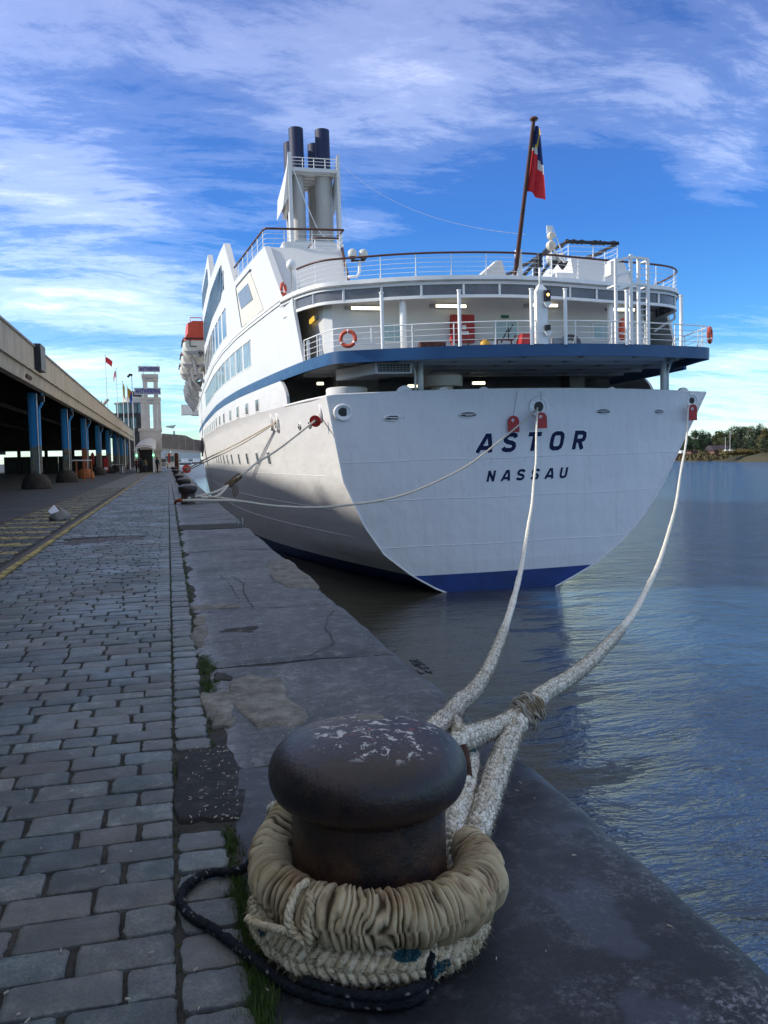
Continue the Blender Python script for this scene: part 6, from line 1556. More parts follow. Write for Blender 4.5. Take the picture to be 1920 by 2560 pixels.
# white barrier with orange legs, gas bottle, signs by the columns
bar = MB().tube([atY(176, 1155, 66), atY(183, 1151, 66), atY(229, 1151, 66)], .05, 6).build('barrier_rail', white2, label='low barrier with white top rail and orange legs beside the orange column foot', cat='barrier')
for x in (190, 209, 228):
    p = atY(x, 1152, 66); MB().tube([(p[0], p[1], 0), p], .055, 6).build('leg', domeo, bar)
p = atZ(233, 1182); MB().lathe((p[0], p[1], 0), [(.16, 1.0), (.22, 1.05), (.22, 2.4), (.12, 2.6), (.05, 2.7), (.01, 2.71)], 14).build('red_cabinet', redp, None, True, label='tall red rounded cabinet standing beside the orange column', cat='cabinet')
p = atY(265, 1160, 100); o = MB().box((p[0] - .25, 99.9, .3), (p[0] + .25, 100, 1.9)).build('notice_board', redp, label='small red and white notice board between the far columns', cat='notice board'); MB().box((p[0] - .18, 99.85, .5), (p[0] + .18, 99.9, .8)).build('white_panel', white2, o)
# rubbish bag with a white sheet
bg_ = atZ(146, 1301); bgm = mat('bag_cloth', (.27, .25, .22), .8, .15, 4, .01, 8)
G = []; rb_ = np.random.default_rng(3)
for i in range(9):
    t = i / 8; rowp = []
    for j in range(22):
        a = 2 * math.pi * j / 22; r = (1, 1.08, 1.1, 1.06, .98, .88, .72, .45, .1)[i] * (1 + .08 * math.sin(3 * a + t * 4) + .05 * math.sin(7 * a + 3 * t))
        rowp.append((bg_[0] + .24 * r * math.cos(a), bg_[1] + .2 + .20 * r * math.sin(a), .002 + .26 * t * (1 + .15 * math.cos(a)) + .02 * math.sin(5 * a)))
    G.append(rowp)
mb = MB().grid(G, close=True)
bag = mb.build('litter_bag', bgm, None, True, label='crumpled grey bag left on the yellow hatching of the quay', cat='bag')
q = [atY(135, 1263, 22.2), atY(120, 1278, 22.1), atY(128, 1285, 22.0), atY(147, 1278, 22.0)]
sht = MB().add(q + [(a[0], a[1] + .02, a[2] + .01) for a in q], [(0, 1, 2, 3), (7, 6, 5, 4), (0, 4, 5, 1), (1, 5, 6, 2), (2, 6, 7, 3), (3, 7, 4, 0)]).build('paper_sheet', mat('white_card', (.74, .74, .80), .6, .03, 3), label='white card sheet leaning on the grey bag', cat='paper')

# ------------------------------------------------------------------ ANTWERPEN tower with gangway
tw = empty('gangway_tower', (-2.2, 118, 0), label='white steel gangway tower with two ANTWERPEN signs behind the entrance canopy', cat='tower')
TO = (2.2, -118, 0)
twm = mat('tower_white', (.60, .56, .50), .6, .07, 1)
def tp_(mb, name, m_=twm, parent=tw, **kw): return mb.build(name, m_, parent, off=TO, **kw)
# lower block, legs, cross heads
tp_(MB().box((-3.6, 117.2, 2.7), (-.75, 121, 5.45)), 'lower_block'); tp_(MB().box((-1.9, 117.4, 0), (-.9, 120.8, 2.7)), 'lower_leg'); tp_(MB().box((-3.9, 117.6, 0), (-3.3, 120.8, 2.7)), 'lower_leg')
tp_(MB().box((-3.75, 117.1, 5.45), (-.65, 121, 5.85)), 'ledge')
for x0, x1 in ((-3.35, -2.72), (-2.70, -2.18), (-1.75, -1.18), (-1.16, -.72)): tp_(MB().box((x0, 117.4, 5.85), (x1, 118.1, 9.35)), 'leg'); tp_(MB().box((x0, 120.1, 5.85), (x1, 120.8, 9.35)), 'leg') if x0 in (-3.35, -1.16) else None
tp_(MB().box((-3.42, 117.3, 9.3), (-.72, 120.9, 9.75)), 'cross_head'); tp_(MB().box((-3.5, 117.2, 9.75), (-.66, 121, 10.05)), 'cross_head')
for x0, x1 in ((-2.95, -2.35), (-1.55, -.98)): tp_(MB().box((x0, 117.5, 10.05), (x1, 118.1, 12.35)), 'leg')
tp_(MB().box((-3.0, 117.4, 12.3), (-.92, 120, 12.62)), 'cross_head'); tp_(MB().box((-3.08, 117.3, 12.72), (-.88, 120, 13.15)), 'cross_head'); tp_(MB().box((-2.98, 117.4, 12.60), (-.94, 120, 12.74)), 'cross_head')
for x0 in (-2.85, -1.35): tp_(MB().box((x0, 117.4, 13.15), (x0 + .08, 117.5, 13.5)), 'sign_post')
for x0 in (-3.2, -1.35): tp_(MB().box((x0, 117.3, 10.05), (x0 + .1, 117.4, 10.4)), 'sign_post')
sgm = mat('sign_grey', (.33, .34, .38), .5, .05, 2); sgt = mat('sign_letter_blue', (.03, .03, .22), .5, .05, 2)
for (x0, x1, z0, z1) in ((-3.45, -.62, 13.42, 14.18), (-4.08, -.62, 10.38, 11.28)):
    s_ = tp_(MB().box((x0, 117.1, z0), (x1, 117.3, z1)), 'sign_board', sgm)
    vs, fs = text_mesh('ANTWERPEN', 1.0, 0, .03); xs_ = [v[0] for v in vs]; zs_ = [v[1] for v in vs]
    kx = (x1 - x0 - .3) / (max(xs_) - min(xs_)); kz = (z1 - z0 - .28) / (max(zs_) - min(zs_))
    MB().add([(x0 + .15 + (a - min(xs_)) * kx, 117.085, z0 + .14 + (b_ - min(zs_)) * kz) for a, b_, _ in vs], fs).build('lettering', sgt, s_, off=TO, fixn=False)
    for e in ((x0, z0, x1, z0 + .05), (x0, z1 - .05, x1, z1), (x0, z0, x0 + .05, z1), (x1 - .05, z0, x1, z1)): MB().box((e[0], 117.07, e[1]), (e[2], 117.1, e[3])).build('sign_frame', white2, s_, off=TO)
tp_(MB().tube([(-.95, 118, 14.1), (-.95, 118, 14.6)], .03, 4), 'aerial', grey)
for z in (9.5, 12.45):
    MB().box((-2.5, 117.27 if z < 10 else 117.38, z), (-1.6, 117.3 if z < 10 else 117.4, z + .14)).build('small_plate', sgm, tw, off=TO)
# covered bridge to the ship
gw_ = empty('gangway_bridge', (-.7, 119, 3), label='grey canvas covered gangway bridge from the tower to the ship side', cat='gangway')
GO = (.7, -119, -3); canv = mat('gangway_canvas', (.24, .22, .20), .8, .12, 1.2)
segs = [(-.72, 5.15, 2.95), (1.55, 4.95, 2.75), (2.45, 4.85, 2.65), (3.55, 4.30, 2.55), (4.9, 4.1, 2.5)]
for (xa, ta, ba), (xb, tb, bb) in zip(segs, segs[1:]):
    MB().hexa([(xa + .02, 118, ba + .18), (xb - .02, 118, bb + .18), (xb - .02, 120.4, bb + .18), (xa + .02, 120.4, ba + .18), (xa + .02, 118.2, ta), (xb - .02, 118.2, tb), (xb - .02, 120.2, tb), (xa + .02, 120.2, ta)]).build('cover_panel', canv, gw_, off=GO)
    MB().hexa([(xa, 117.9, ba - .06), (xb, 117.9, bb - .06), (xb, 120.5, bb - .06), (xa, 120.5, ba - .06), (xa, 117.9, ba + .17), (xb, 117.9, bb + .17), (xb, 120.5, bb + .17), (xa, 120.5, ba + .17)]).build('floor_beam', twm, gw_, off=GO)
    MB().beam((xb, 117.95, bb + .2), (xb, 118.1, tb), .05, .05).build('frame_hoop', twm, gw_, off=GO)
MB().box((4.55, 117.6, 1.9), (4.75, 117.75, 4.45)).build('door_edge', black, gw_, off=GO)
# entrance canopy
ec = empty('entrance_canopy', (-2.8, 107, 0), label='curved pale canopy over the boarding entrance with green lamps', cat='canopy')
EO = (2.8, -107, 0)
G = []
for i in range(9):
    t = i / 8; y_ = 106.6 + 10.4 * t; zt = 3.15 + 1.35 * math.sin(t * 1.5); xl = -4.05 + .75 * t; xr = -1.45 + .1 * t; rowp = []
    for j in range(15):
        s_ = j / 14; rowp.append((xl + (xr - xl) * s_, y_, zt - .42 * (2 * s_ - 1) ** 2 + .05))
    G.append(rowp)
mb = MB().grid(G); mb.build('roof_sheet', mat('canopy_sheet', (.50, .49, .47), .6, .05, 1), ec, True, off=EO)
MB().tube([(G[0][j][0], 106.5, G[0][j][2]) for j in range(15)], .07, 6).build('front_hoop', white2, ec, off=EO)
MB().tube([(G[0][j][0] * .98 - .06, 106.45, G[0][j][2] + .14) for j in range(2, 13)], .035, 6).build('front_hoop', redp, ec, off=EO)
for x in (-3.72, -1.72):
    MB().box((x - .1, 106.5, 0), (x + .1, 106.7, 2.95)).build('post', white2, ec, off=EO)
    l = MB().lathe((x, 106.42, 2.05), [(.07, 0), (.07, .16), (.01, .17)], 10).build('green_lamp', greenl, ec, off=EO)
MB().box((-3.6, 112, 0), (-1.9, 112.2, 2.9)).build('dark_doorway', darkroof, ec, off=EO)
MB().box((-3.75, 107, 0), (-3.7, 112, 2.6)).build('side_panel', darkroof, ec, off=EO)

# ------------------------------------------------------------------ people
skin_m = mat('skin', (.42, .24, .17), .6, .05, 4); hairm = mat('dark_hair', (.02, .015, .01), .7, .1, 8)
def person(x, Y_, h, face, coat, trousers, pose, label, seed=0):
    """standing figure; x right, y forward, built as one skinned body"""
    k = h / 1.75; st_ = pose.get('stride', .14); arm = pose.get('arm', .05)
    V = [(0, 0, .95), (0, 0, 1.12), (0, .01, 1.32), (0, 0, 1.46), (0, -.01, 1.54), (0, -.02, 1.63), (0, -.02, 1.72),
         (.19, 0, 1.42), (.25, arm, 1.16), (.24, arm * 1 - .12, .93), (.24, arm - .17, .84),
         (-.19, 0, 1.42), (-.25, -arm, 1.16), (-.24, -arm - .10, .93), (-.24, -arm - .15, .84),
         (.10, 0, .90), (.11, -st_ * .4, .50), (.11, -st_, .09), (.12, -st_ - .17, .04),
         (-.10, 0, .90), (-.11, st_ * .5, .50), (-.11, st_, .09), (-.12, st_ - .17, .04)]
    Ed = [(0, 1), (1, 2), (2, 3), (3, 4), (4, 5), (5, 6), (3, 7), (7, 8), (8, 9), (9, 10), (3, 11), (11, 12), (12, 13), (13, 14), (0, 15), (15, 16), (16, 17), (17, 18), (0, 19), (19, 20), (20, 21), (21, 22)]
    Rd = [.15, .15, .17, .09, .055, .10, .075, .075, .058, .042, .035, .075, .058, .042, .035, .10, .072, .05, .04, .10, .072, .05, .04]
    me = bpy.data.meshes.new('person'); me.from_pydata([(a * k, b_ * k, c_ * k) for a, b_, c_ in V], Ed, []); o = bpy.data.objects.new('person_src', me); COL.objects.link(o)
    md = o.modifiers.new('skin', 'SKIN'); sv_ = me.skin_vertices[0].data
    for i, r in enumerate(Rd): sv_[i].radius = (r * k, r * k * (.75 if i < 3 else 1))
    sv_[0].use_root = True
    s2 = o.modifiers.new('sub', 'SUBSURF'); s2.levels = 1; s2.render_levels = 1
    dg = bpy.context.evaluated_depsgraph_get(); ev = bpy.data.meshes.new_from_object(o.evaluated_get(dg)); bpy.data.objects.remove(o)
    ev.materials.clear(); [ev.materials.append(m_) for m_ in (coat, trousers, skin_m, black)]
    for p_ in ev.polygons:
        c_ = p_.center / k; p_.use_smooth = True
        p_.material_index = 3 if c_.z < .08 else 1 if (c_.z < .90 and abs(c_.x) < .2) else 2 if (c_.z > 1.53 or (c_.z < .90 and abs(c_.x) >= .2)) else 0
    ob = link('person', ev, None, (x, Y_, 0), label, 'person', 'people at the boarding entrance'); ob.rotation_euler = (0, 0, face)
    hb = MB().lathe((0, .012 * k, 1.60 * k), [(.11 * k, 0), (.118 * k, .05 * k), (.105 * k, .12 * k), (.06 * k, .165 * k), (.005, .175 * k)], 12); hb.build('hair', hairm, ob, True)
    return ob
cl = {n: mat('cloth_' + n, c_, .85, .15, 6) for n, c_ in dict(maroon=(.10, .015, .02), navy=(.012, .018, .045), beige=(.22, .17, .12), blackc=(.012, .012, .014), denim=(.03, .05, .10)).items()}
def px_x(x, Y_): return atY(x, 1181, Y_)[0]
person(px_x(342, 104), 104, 1.72, 2.6, cl['maroon'], cl['blackc'], {'stride': .2}, 'person in a maroon top at the left of the boarding queue')
person(px_x(353, 104.5), 104.5, 1.80, 3.0, cl['navy'], cl['blackc'], {'stride': .16}, 'person in a navy jacket in the middle of the boarding queue')
person(px_x(364, 108.5), 108.5, 1.74, .3, cl['beige'], cl['denim'], {'stride': .1}, 'person in a beige top under the boarding canopy')
person(px_x(394, 104.8), 104.8, 1.86, 2.2, cl['navy'], cl['blackc'], {'stride': .1}, 'person in a dark jacket standing right of the white canopy post')
person(px_x(348, 107), 107, 1.70, 1.2, cl['blackc'], cl['denim'], {'stride': .1}, 'person in black behind the maroon top in the boarding queue')
# luggage
for x, lb in ((303, 'black suitcase with pale stripes left of the boarding queue'), (309, 'pale striped suitcase nearest the boarding queue')):
    q = atZ(x, 1184); o = MB().box((q[0] - .22, q[1], .06), (q[0] + .22, q[1] + .3, .95)).build('suitcase', cl['blackc'] if x < 305 else beltg, label=lb, cat='suitcase')
    MB().box((q[0] - .15, q[1] - .02, .1), (q[0] - .05, q[1], .9)).build('stripe', white2, o); MB().tube([(q[0] - .12, q[1] + .15, .9), (q[0] - .12, q[1] + .15, 1.2), (q[0] + .12, q[1] + .15, 1.2), (q[0] + .12, q[1] + .15, .9)], .02, 5).build('handle', black, o)
q = atZ(292, 1184); o = MB().box((q[0] - .5, q[1], 1.05), (q[0] + .9, q[1] + .6, 1.12)).build('folding_table', twm, label='pale folding table with bags under the far shed columns', cat='table')
for a, b_ in ((-.45, .05), (.85, .05), (-.45, .55), (.85, .55)): MB().box((q[0] + a - .03, q[1] + b_ - .03, 0), (q[0] + a + .03, q[1] + b_ + .03, 1.05)).build('leg', black, o)

# ------------------------------------------------------------------ flags behind the shed
fcol = {'r': fm[0], 'w': fm[1], 'b': mat('flag_eu_blue', (.02, .06, .35), .8, .1, 5), 'y': fm[3], 'g': mat('flag_olive', (.28, .24, .04), .8, .1, 5)}
def flagpole(x0, y0, x1, lab, stripes, w_, h_, drop, dirx=1):
    top = atY(x0, y0, 150); o = MB().tube([(top[0], 150, 0), (top[0], 150, top[2])], [.09, .05], 8).build('flagpole', white2, label=lab + ' pole', cat='flagpole', group='flagpoles behind the shed')
    MB().lathe((top[0], 150, top[2]), [(.09, 0), (.09, .08), (.01, .12)], 8).build('finial', rustm, o)
    G = []; n = 12; m_ = 12
    for i in range(n + 1):
        s_ = i / n; rowp = []
        for j in range(m_ + 1):
            t = j / m_; rowp.append((top[0] + dirx * (w_ * s_ * (1 - .15 * t)), 150 + .12 * math.sin(s_ * 8 + t), top[2] - .15 - h_ * t - drop * s_ ** 1.3))
        G.append(rowp)
    mb = MB().grid(G); mb.mi = [min(len(stripes) - 1, int((i / n if stripes[0] != 'H' else 0) * len(stripes))) for i in range(n) for j in range(m_)]
    mb.build('flag', [fcol[c_] for c_ in stripes], o, True, fixn=False)
flagpole(263, 889, 282, 'leftmost pole flying a red flag, behind the shed roof', 'r', 1.15, 1.0, .8)
flagpole(290, 921, 294, 'second pole from the left with a limp red and white flag, a', 'wrw', .55, 1.1, 1.2, -1)
flagpole(306, 954, 310, 'third pole from the left with a limp olive flag, a', 'yg', .35, 2.2, .8)
flagpole(318, 967, 322, 'fourth pole with the black, yellow and red flag, a', 'rygr', .65, 1.6, .6)
flagpole(331, 979, 334, 'pole nearest the tower with a drooping blue flag, a', 'bbb', .5, 1.3, .9, -1)
q = atY(329, 938, 160); o = MB().tube([(q[0], 160, 0), (q[0], 160, q[2])], .06, 6).build('street_lamp', beltg, label='tall thin lamp post with a dark curved head behind the flags', cat='street lamp')
MB().tube([(q[0] + .15, 160, q[2]), (q[0] - .3, 160, q[2] + .1), (q[0] - .75, 160, q[2] - .35)], [.22, .25, .2], 8).build('lamp_head', black, o, True)
# harbour control building
hbd = empty('round_office_building', (-8, 192, 0), label='dark brick office building with a glazed round top storey behind the flags', cat='building')
HO = (8, -192, 0); brick = mat('dark_brick', (.055, .05, .048), .8, .2, 1); bglass = mat('blue_glass', (.05, .12, .16), .1, .2, .5, spec=.9); bglass.node_tree.nodes['Principled BSDF'].inputs['Metallic'].default_value = .3
MB().box((-11.6, 190, 0), (-4.6, 200, 11.9)).build('body', brick, hbd, off=HO)
for k in range(3): MB().box((-10.6 + 1.5 * k, 189.9, 8.6), (-9.4 + 1.5 * k, 190, 10.9)).build('window', bglass, hbd, off=HO)
MB().lathe((-7.6, 194, 0), [(3.1, 11.9), (3.1, 14.1)], 24).build('glazed_storey', bglass, hbd, off=HO)
for k in range(12):
    a = 2 * math.pi * k / 12; MB().box((-7.6 + 3.12 * math.cos(a) - .06, 194 + 3.12 * math.sin(a) - .06, 11.9), (-7.6 + 3.12 * math.cos(a) + .06, 194 + 3.12 * math.sin(a) + .06, 14.1)).build('mullion', black, hbd, off=HO)
MB().lathe((-7.6, 194, 0), [(3.6, 14.1), (3.6, 14.35), (2.6, 14.4)], 28).build('roof_ring', beltg, hbd, off=HO); MB().lathe((-7.2, 194, 0), [(2.2, 14.4), (2.2, 15.6), (1.9, 15.65)], 24).build('upper_drum', twm, hbd, off=HO); MB().box((-7.5, 193, 15.6), (-5.0, 196, 16.9)).build('roof_plant', brick, hbd, off=HO)
# ------------------------------------------------------------------ under the gangway: barrier, booth, pile, boats
def mk(name, mb, m_, lb, ct, **kw): return mb.build(name, m_, None, label=lb, cat=ct, **kw)
q = atY(438, 1150, 150); 
bth = MB().box((-.6, 172, 0), (2.2, 176, 3.0)).build('kiosk', twm, label='low white kiosk far along the quay below the gangway', cat='kiosk')
for k in range(3): MB().box((-.4 + .85 * k, 171.9, 1.2), (.3 + .85 * k, 172, 2.3)).build('window', bglass, bth)
fen = MB().tube([(-.4, 150, 1.1), (1.5, 150, 1.1)], .06, 6).build('white_railing', white2, label='white railing across the quay beneath the gangway', cat='railing')
for k in range(4): MB().box((-.4 + .62 * k, 149.95, 0), (-.3 + .62 * k, 150.05, 1.1)).build('post', white2, fen)
MB().tube([(-.4, 150, .6), (1.5, 150, .6)], .04, 5).build('mid_rail', white2, fen)
mk('red_banner', MB().box((.05, 140, 1.0), (.35, 140.05, 2.6)), redp, 'narrow red upright sign below the gangway', 'sign')
mk('mooring_pile', MB().lathe((1.25, 128, 0), [(.30, -6), (.30, 2.4), (.24, 2.5), (.01, 2.52)], 14), rustm, 'thick rusty brown mooring pile near the far bollards', 'pile')
van = empty('parked_van', (-1.0, 162, 0), label='pale silver van parked below the gangway', cat='van')
VO = (1, -162, 0)
G = []
for y_, z1 in ((160.2, 1.0), (160.9, 1.15), (161.5, 1.9), (164.6, 1.95), (164.8, 1.2)): G.append([(-1.9, y_, .35), (-1.9, y_, min(1.1, z1)), (-1.75, y_, z1), (-.25, y_, z1), (-.1, y_, min(1.1, z1)), (-.1, y_, .35)])
mb = MB().grid(G); mb.f += [tuple(range(6)), tuple(24 + k for k in range(6))[::-1]]; mb.mi += [0, 0]; mb.build('body', beltg, van, off=VO)
MB().box((-1.7, 160.85, 1.2), (-.3, 160.9, 1.7)).build('windscreen', darkglass, van, off=VO)
for x in (-1.95, -.2):
    for y_ in (160.9, 164): MB().lathe((x, y_, .34), [(.34, 0), (.34, .15)], 14, axis='X').build('wheel', black, van, off=VO)
for k, (x0, y_, w_, hh, lb) in enumerate(((6, 300, 7, 5.0, 'white motor yacht moored left of the ship bow'), (-2, 330, 6, 4.2, 'small white yacht far away below the gangway'), (12, 360, 8, 6, 'long white river cruiser seen between pile and ship'))):
    b_ = empty('moored_yacht', (x0, y_, WATER_Z), label=lb, cat='yacht', group='distant moored yachts')
    z0 = 0.0; top = hh + 1.5
    MB().hexa([(-w_ * .4, 0, z0), (w_ * .4, 0, z0), (w_ * .4, 6, z0), (-w_ * .4, 6, z0), (-w_ / 2, 0, 4.4), (w_ / 2, 0, 4.4), (w_ / 2, 6, 4.4), (-w_ / 2, 6, 4.4)]).build('hull', white2, b_)
    MB().box((-w_ * .35, 1, 4.4), (w_ * .3, 5, 6.2)).build('cabin', white2, b_); MB().box((-w_ * .33, .95, 5.0), (w_ * .28, 1, 5.7)).build('window_strip', darkglass, b_)
    MB().box((-w_ * .2, 1.5, 6.2), (w_ * .15, 4, 7.4)).build('flybridge', white2, b_); MB().tube([(0, 3, 7.4), (0, 3, 9.6)], .06, 5).build('mast', grey, b_)
MB().box((-40, 420, -5.3), (60, 430, 1.5)).build('far_quay', conc, kind='structure')
# crane and pale blocks on the skyline
cr = empty('harbour_crane', (4.5, 600, 0), label='tiny pale harbour crane on the skyline between tower and ship', cat='crane')
hz = mat('hazy_pale', (.55, .58, .56), .8, .05, .1)
MB().hexa([(3.2, 600, 0), (6.4, 600, 0), (6.4, 603, 0), (3.2, 603, 0), (4.2, 600, 22), (5.4, 600, 22), (5.4, 603, 22), (4.2, 603, 22)]).build('tower', hz, cr, off=(-4.5, -600, 0)); MB().hexa([(-.5, 600, 24.6), (4.4, 600, 23.6), (4.4, 602, 23.6), (-.5, 602, 24.6), (-.5, 600, 25.3), (6.4, 600, 26.2), (6.4, 602, 26.2), (-.5, 602, 25.3)]).build('jib', hz, cr, off=(-4.5, -600, 0))
for k, (x0, x1, z1, lb) in enumerate(((-11, 2, 19.5, 'low pale block on the skyline left of the crane'), (2.5, 12.5, 16, 'low pale block on the skyline below the crane'), (12.6, 24, 13, 'lowest pale block on the skyline beside the ship'))):
    b_ = MB().box((x0, 640, 0), (x1, 660, z1)).build('skyline_block', hz, label=lb, cat='building'); MB().box((x0 + 1, 639.8, z1 - 3), (x1 - 1, 640, z1 - 1.8)).build('window_strip', bglass, b_)
# ------------------------------------------------------------------ far bank
bank = mat('bank_earth', (.055, .050, .022), .9, .3, .03)
reed = mat('reed_green', (.075, .085, .030), .9, .45, .06, col2=(.10, .06, .03))
G = []
for i in range(70):
    y_ = 40 + i * 22; x = 318 + 6 * math.sin(i * .7) + 3 * math.sin(i * 1.9) - .02 * y_
    G.append([(x - 2, y_, WATER_Z - .5), (x, y_, WATER_Z + .5), (x + 5, y_, WATER_Z + 2.6), (x + 14, y_, WATER_Z + 4.2), (x + 40, y_, WATER_Z + 5.6), (x + 3000, y_, WATER_Z + 6.5)])
MB().grid(G).build('far_bank', bank, kind='structure', smooth=True)
rm = MB(); rr_ = np.random.default_rng(8)
for k in range(9000):
    y_ = rr_.uniform(150, 620); x = 318 - .02 * y_ + rr_.uniform(0, 22); z = WATER_Z + .3 + min(5, (x - 316 + .02 * y_) * .30); h = rr_.uniform(1.0, 2.6); w_ = rr_.uniform(.4, 1.1); a = rr_.uniform(0, 3.14)
    rm.add([(x - w_ * math.cos(a), y_ - w_ * math.sin(a), z), (x + w_ * math.cos(a), y_ + w_ * math.sin(a), z), (x + rr_.normal(0, .3), y_ + rr_.normal(0, .3), z + h)], [(0, 1, 2)])
rm.build('reeds', reed, kind='stuff', fixn=False)
leafs = [mat('leaf_green', (.040, .075, .022), .8, .35, .25), mat('leaf_dark', (.025, .055, .022), .8, .35, .25), mat('leaf_olive', (.085, .095, .030), .8, .35, .25), mat('leaf_autumn', (.14, .115, .03), .8, .35, .25)]
barkm = mat('bark', (.06, .045, .035), .9, .3, 1)
def tree(x, y_, z0, h, w_, lm, label, seed):
    rg = np.random.default_rng(seed); o = empty('bank_tree', (x, y_, z0), label=label, cat='tree', group='trees on the far bank')
    mb = MB().tube([(0, 0, -.5), (.1, 0, h * .3), (.3, .1, h * .6), (.2, 0, h * .85)], [.45, .38, .25, .08], 7)
    for k in range(5):
        a = rg.uniform(0, 6.28); mb.tube([(.1, 0, h * (.3 + .08 * k)), (math.cos(a) * w_ * .22, math.sin(a) * w_ * .2, h * (.48 + .08 * k)), (math.cos(a) * w_ * .36, math.sin(a) * w_ * .33, h * (.55 + .08 * k))], [.18, .12, .04], 5)
    mb.build('trunk', barkm, o)
    cb = MB(); nc = 16; cs = []
    for k in range(nc):
        a, t = rg.uniform(0, 6.28), rg.uniform(.18, .95); rad = w_ * .42 * math.sin(min(1, t * 1.25 + .12) * math.pi) ** .6 * rg.uniform(.4, 1)
        cs.append((rad * math.cos(a), rad * math.sin(a), h * t, w_ * rg.uniform(.13, .23)))
    for cx_, cy_, cz_, cr_ in cs:
        for _ in range(105):
            d = rg.normal(0, 1, 3); d /= np.linalg.norm(d); p = np.array([cx_, cy_, cz_]) + d * cr_ * rg.uniform(.55, 1.05) * [1, 1, .8]
            u = rg.normal(0, 1, 3); u /= np.linalg.norm(u); v_ = np.cross(u, d); v_ /= (np.linalg.norm(v_) + 1e-6); s_ = rg.uniform(.22, .48)
            cb.add([p - u * s_, p + v_ * s_ * .6, p + u * s_, p - v_ * s_ * .6], [(0, 1, 2, 3)])
    cb.build('crown', lm, o, fixn=False)
def bx(px_, Y_): return atY(px_, 1100, Y_)[0]
TR = [(1722, 470, 15, 12, 1, 'dark tree at the waterfront half hidden by the hull edge'), (1738, 455, 17, 14, 0, 'round green tree left of the brown roof'), (1756, 450, 16.5, 13, 1, 'tallest dark green tree left of the brown roof'), (1772, 460, 15.5, 9, 0, 'slim green tree against the gap left of the roof'),
      (1786, 470, 13, 9, 2, 'small pale olive tree behind the left end of the roof'), (1800, 475, 16, 13, 2, 'olive tree behind the middle of the brown roof'), (1816, 478, 17, 14, 0, 'broad green tree behind the right end of the roof'),
      (1834, 450, 19, 15, 2, 'tall olive tree behind the taller yacht mast'), (1848, 430, 17, 12, 1, 'dark blue green tree right of the taller mast'), (1862, 440, 19, 15, 0, 'dense green tree right of the white hull'), (1878, 420, 18, 14, 2, 'olive crowned tree above the red shrubs'),
      (1893, 400, 15, 12, 1, 'dark tree left of the autumn tree'), (1912, 385, 15, 12, 3, 'yellowing autumn tree at the right edge'), (1905, 370, 9, 10, 2, 'low bushy tree in front of the autumn tree'), (1936, 400, 18, 15, 0, 'large green tree cut by the right edge of the view'), (1958, 380, 17, 14, 2, 'olive tree beyond the right edge'), (1850, 470, 21, 16, 0, 'highest tree of the wooded bank'), (1900, 460, 21, 16, 0, 'tall back row tree above the autumn tree'), (1822, 500, 18, 14, 1, 'dark back row tree above the roof')]
for i, (px_, Y_, h, w_, lm, lb) in enumerate(TR): tree(bx(px_, Y_), Y_, WATER_Z + 5.0, h * .84, w_, leafs[lm], lb, 40 + i)
# dark backing wood
wd_ = MB(); rgw = np.random.default_rng(77)
for k in range(14000):
    px_ = rgw.uniform(1690, 1990); Y_ = rgw.uniform(520, 545); z = WATER_Z + 5 + rgw.uniform(0, 1) * (12 + 3 * math.sin(px_ * .05) + (-7 if 1768 < px_ < 1788 else 0)); x = bx(px_, Y_)
    u = rgw.normal(0, 1, 3); v_ = rgw.normal(0, 1, 3); s_ = .9 / np.linalg.norm(u); v_ *= .6 / np.linalg.norm(v_); u *= s_; p = np.array([x, Y_, z]); wd_.add([p - u, p + v_, p + u, p - v_], [(0, 1, 2, 3)])
wd_.build('distant_wood', leafs[1], kind='stuff', fixn=False)
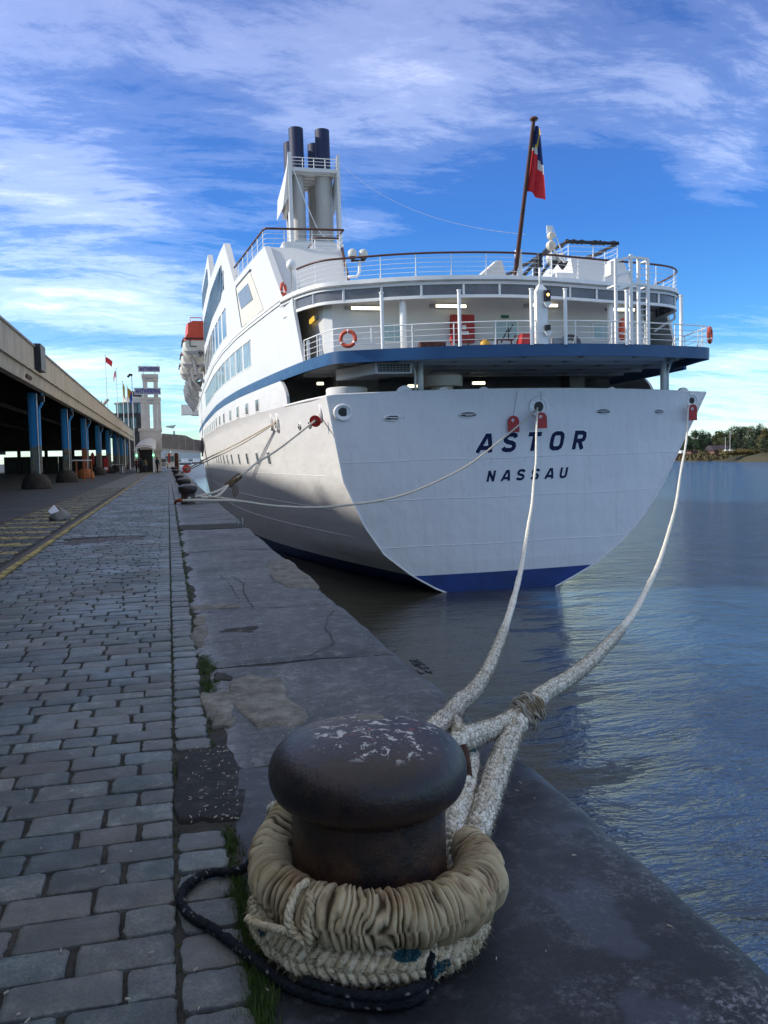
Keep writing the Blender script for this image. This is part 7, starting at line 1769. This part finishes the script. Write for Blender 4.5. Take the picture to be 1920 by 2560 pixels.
# boathouse, shrubs, moored boats
hx0, hx1 = bx(1782, 440), bx(1834, 440); z0 = WATER_Z + 5
bh = empty('boathouse', ((hx0 + hx1) / 2, 440, z0), label='long low boathouse with a dark purple brown roof on the far bank', cat='building'); hw = (hx1 - hx0) / 2; tile = mat('roof_purple', (.06, .045, .06), .8, .2, .3)
MB().box((-hw * .9, 0, 0), (hw * .7, 8, 1.7)).build('wall', rustm, bh); MB().hexa([(-hw, -1, 1.5), (hw, -1, 2.4), (hw, 9, 2.4), (-hw, 9, 1.5), (-hw, 3, 4.4), (hw * .5, 3, 4.6), (hw * .5, 5, 4.6), (-hw, 5, 4.4)]).build('roof', tile, bh)
MB().box((-hw * .5, -.1, .2), (-hw * .1, 0, 1.5)).build('door', fm[1], bh)
for px_, mh, lb, s_ in ((1829.5, 11.5, 'white sailing boat with the taller mast on the far bank', 1), (1818, 8.5, 'sailing boat with the shorter mast left of the taller one', .7)):
    x = bx(px_, 400); b_ = empty('sailing_boat', (x, 400, z0 + .2), label=lb, cat='sailing boat', group='sailing boats laid up on the far bank')
    MB().hexa([(-1.2, 0, 0), (2.4 * s_, 0, 0), (2.4 * s_, 2, 0), (-1.2, 2, 0), (-1.6, 0, 1.0), (3 * s_, 0, 1.0), (3 * s_, 2, 1.0), (-1.6, 2, 1.0)]).build('hull', white2 if s_ == 1 else grey, b_); MB().box((-.6, .3, 1.0), (1.2, 1.7, 1.5)).build('cabin', white2, b_); MB().tube([(-.4, 1, 1), (-.4, 1, mh)], .10, 6).build('mast', white2, b_)
o = MB().hexa([(bx(1703, 420), 420, z0 + .2), (bx(1716, 420), 420, z0 + .2), (bx(1716, 420), 423, z0 + .2), (bx(1703, 420), 423, z0 + .2), (bx(1704, 420), 420.5, z0 + 1.6), (bx(1709, 420), 420.5, z0 + 1.8), (bx(1709, 420), 422, z0 + 1.8), (bx(1704, 420), 422, z0 + 1.6)]).build('marquee', white2, label='small white tent on the far bank beside the ship hull', cat='tent')
for x0, x1, lb in ((1728, 1746, 'brown low hut left on the far bank'), (1786, 1797, 'small reddish hut under the boathouse roof')):
    o = MB().box((bx(x0, 425), 425, z0 - .3), (bx(x1, 425), 429, z0 + 1.0)).build('hut', mat('hut_red', (.20, .09, .06), .8, .2, .5) if x0 == 1728 else MATS['hut_red'], label=lb, cat='hut'); MB().box((bx(x0, 425) - .3, 424.7, z0 + 1.0), (bx(x1, 425) + .3, 429.3, z0 + 1.2)).build('roof', darkroof, o)
sb_ = MB()
for k in range(2600):
    y_ = rgw.uniform(330, 400); x = bx(rgw.uniform(1832, 1915), 395) + rgw.uniform(-2, 5); u = rgw.normal(0, .5, 3); v_ = rgw.normal(0, .4, 3); p = np.array([x - 5, 395 + rgw.uniform(-2, 2), z0 - .6 + rgw.uniform(0, 1.1)]); sb_.add([p - u, p + v_, p + u, p - v_], [(0, 1, 2, 3)])
sb_.build('autumn_scrub', mat('scrub_rust', (.13, .09, .03), .9, .4, .2, col2=(.12, .10, .02)), kind='stuff', fixn=False)
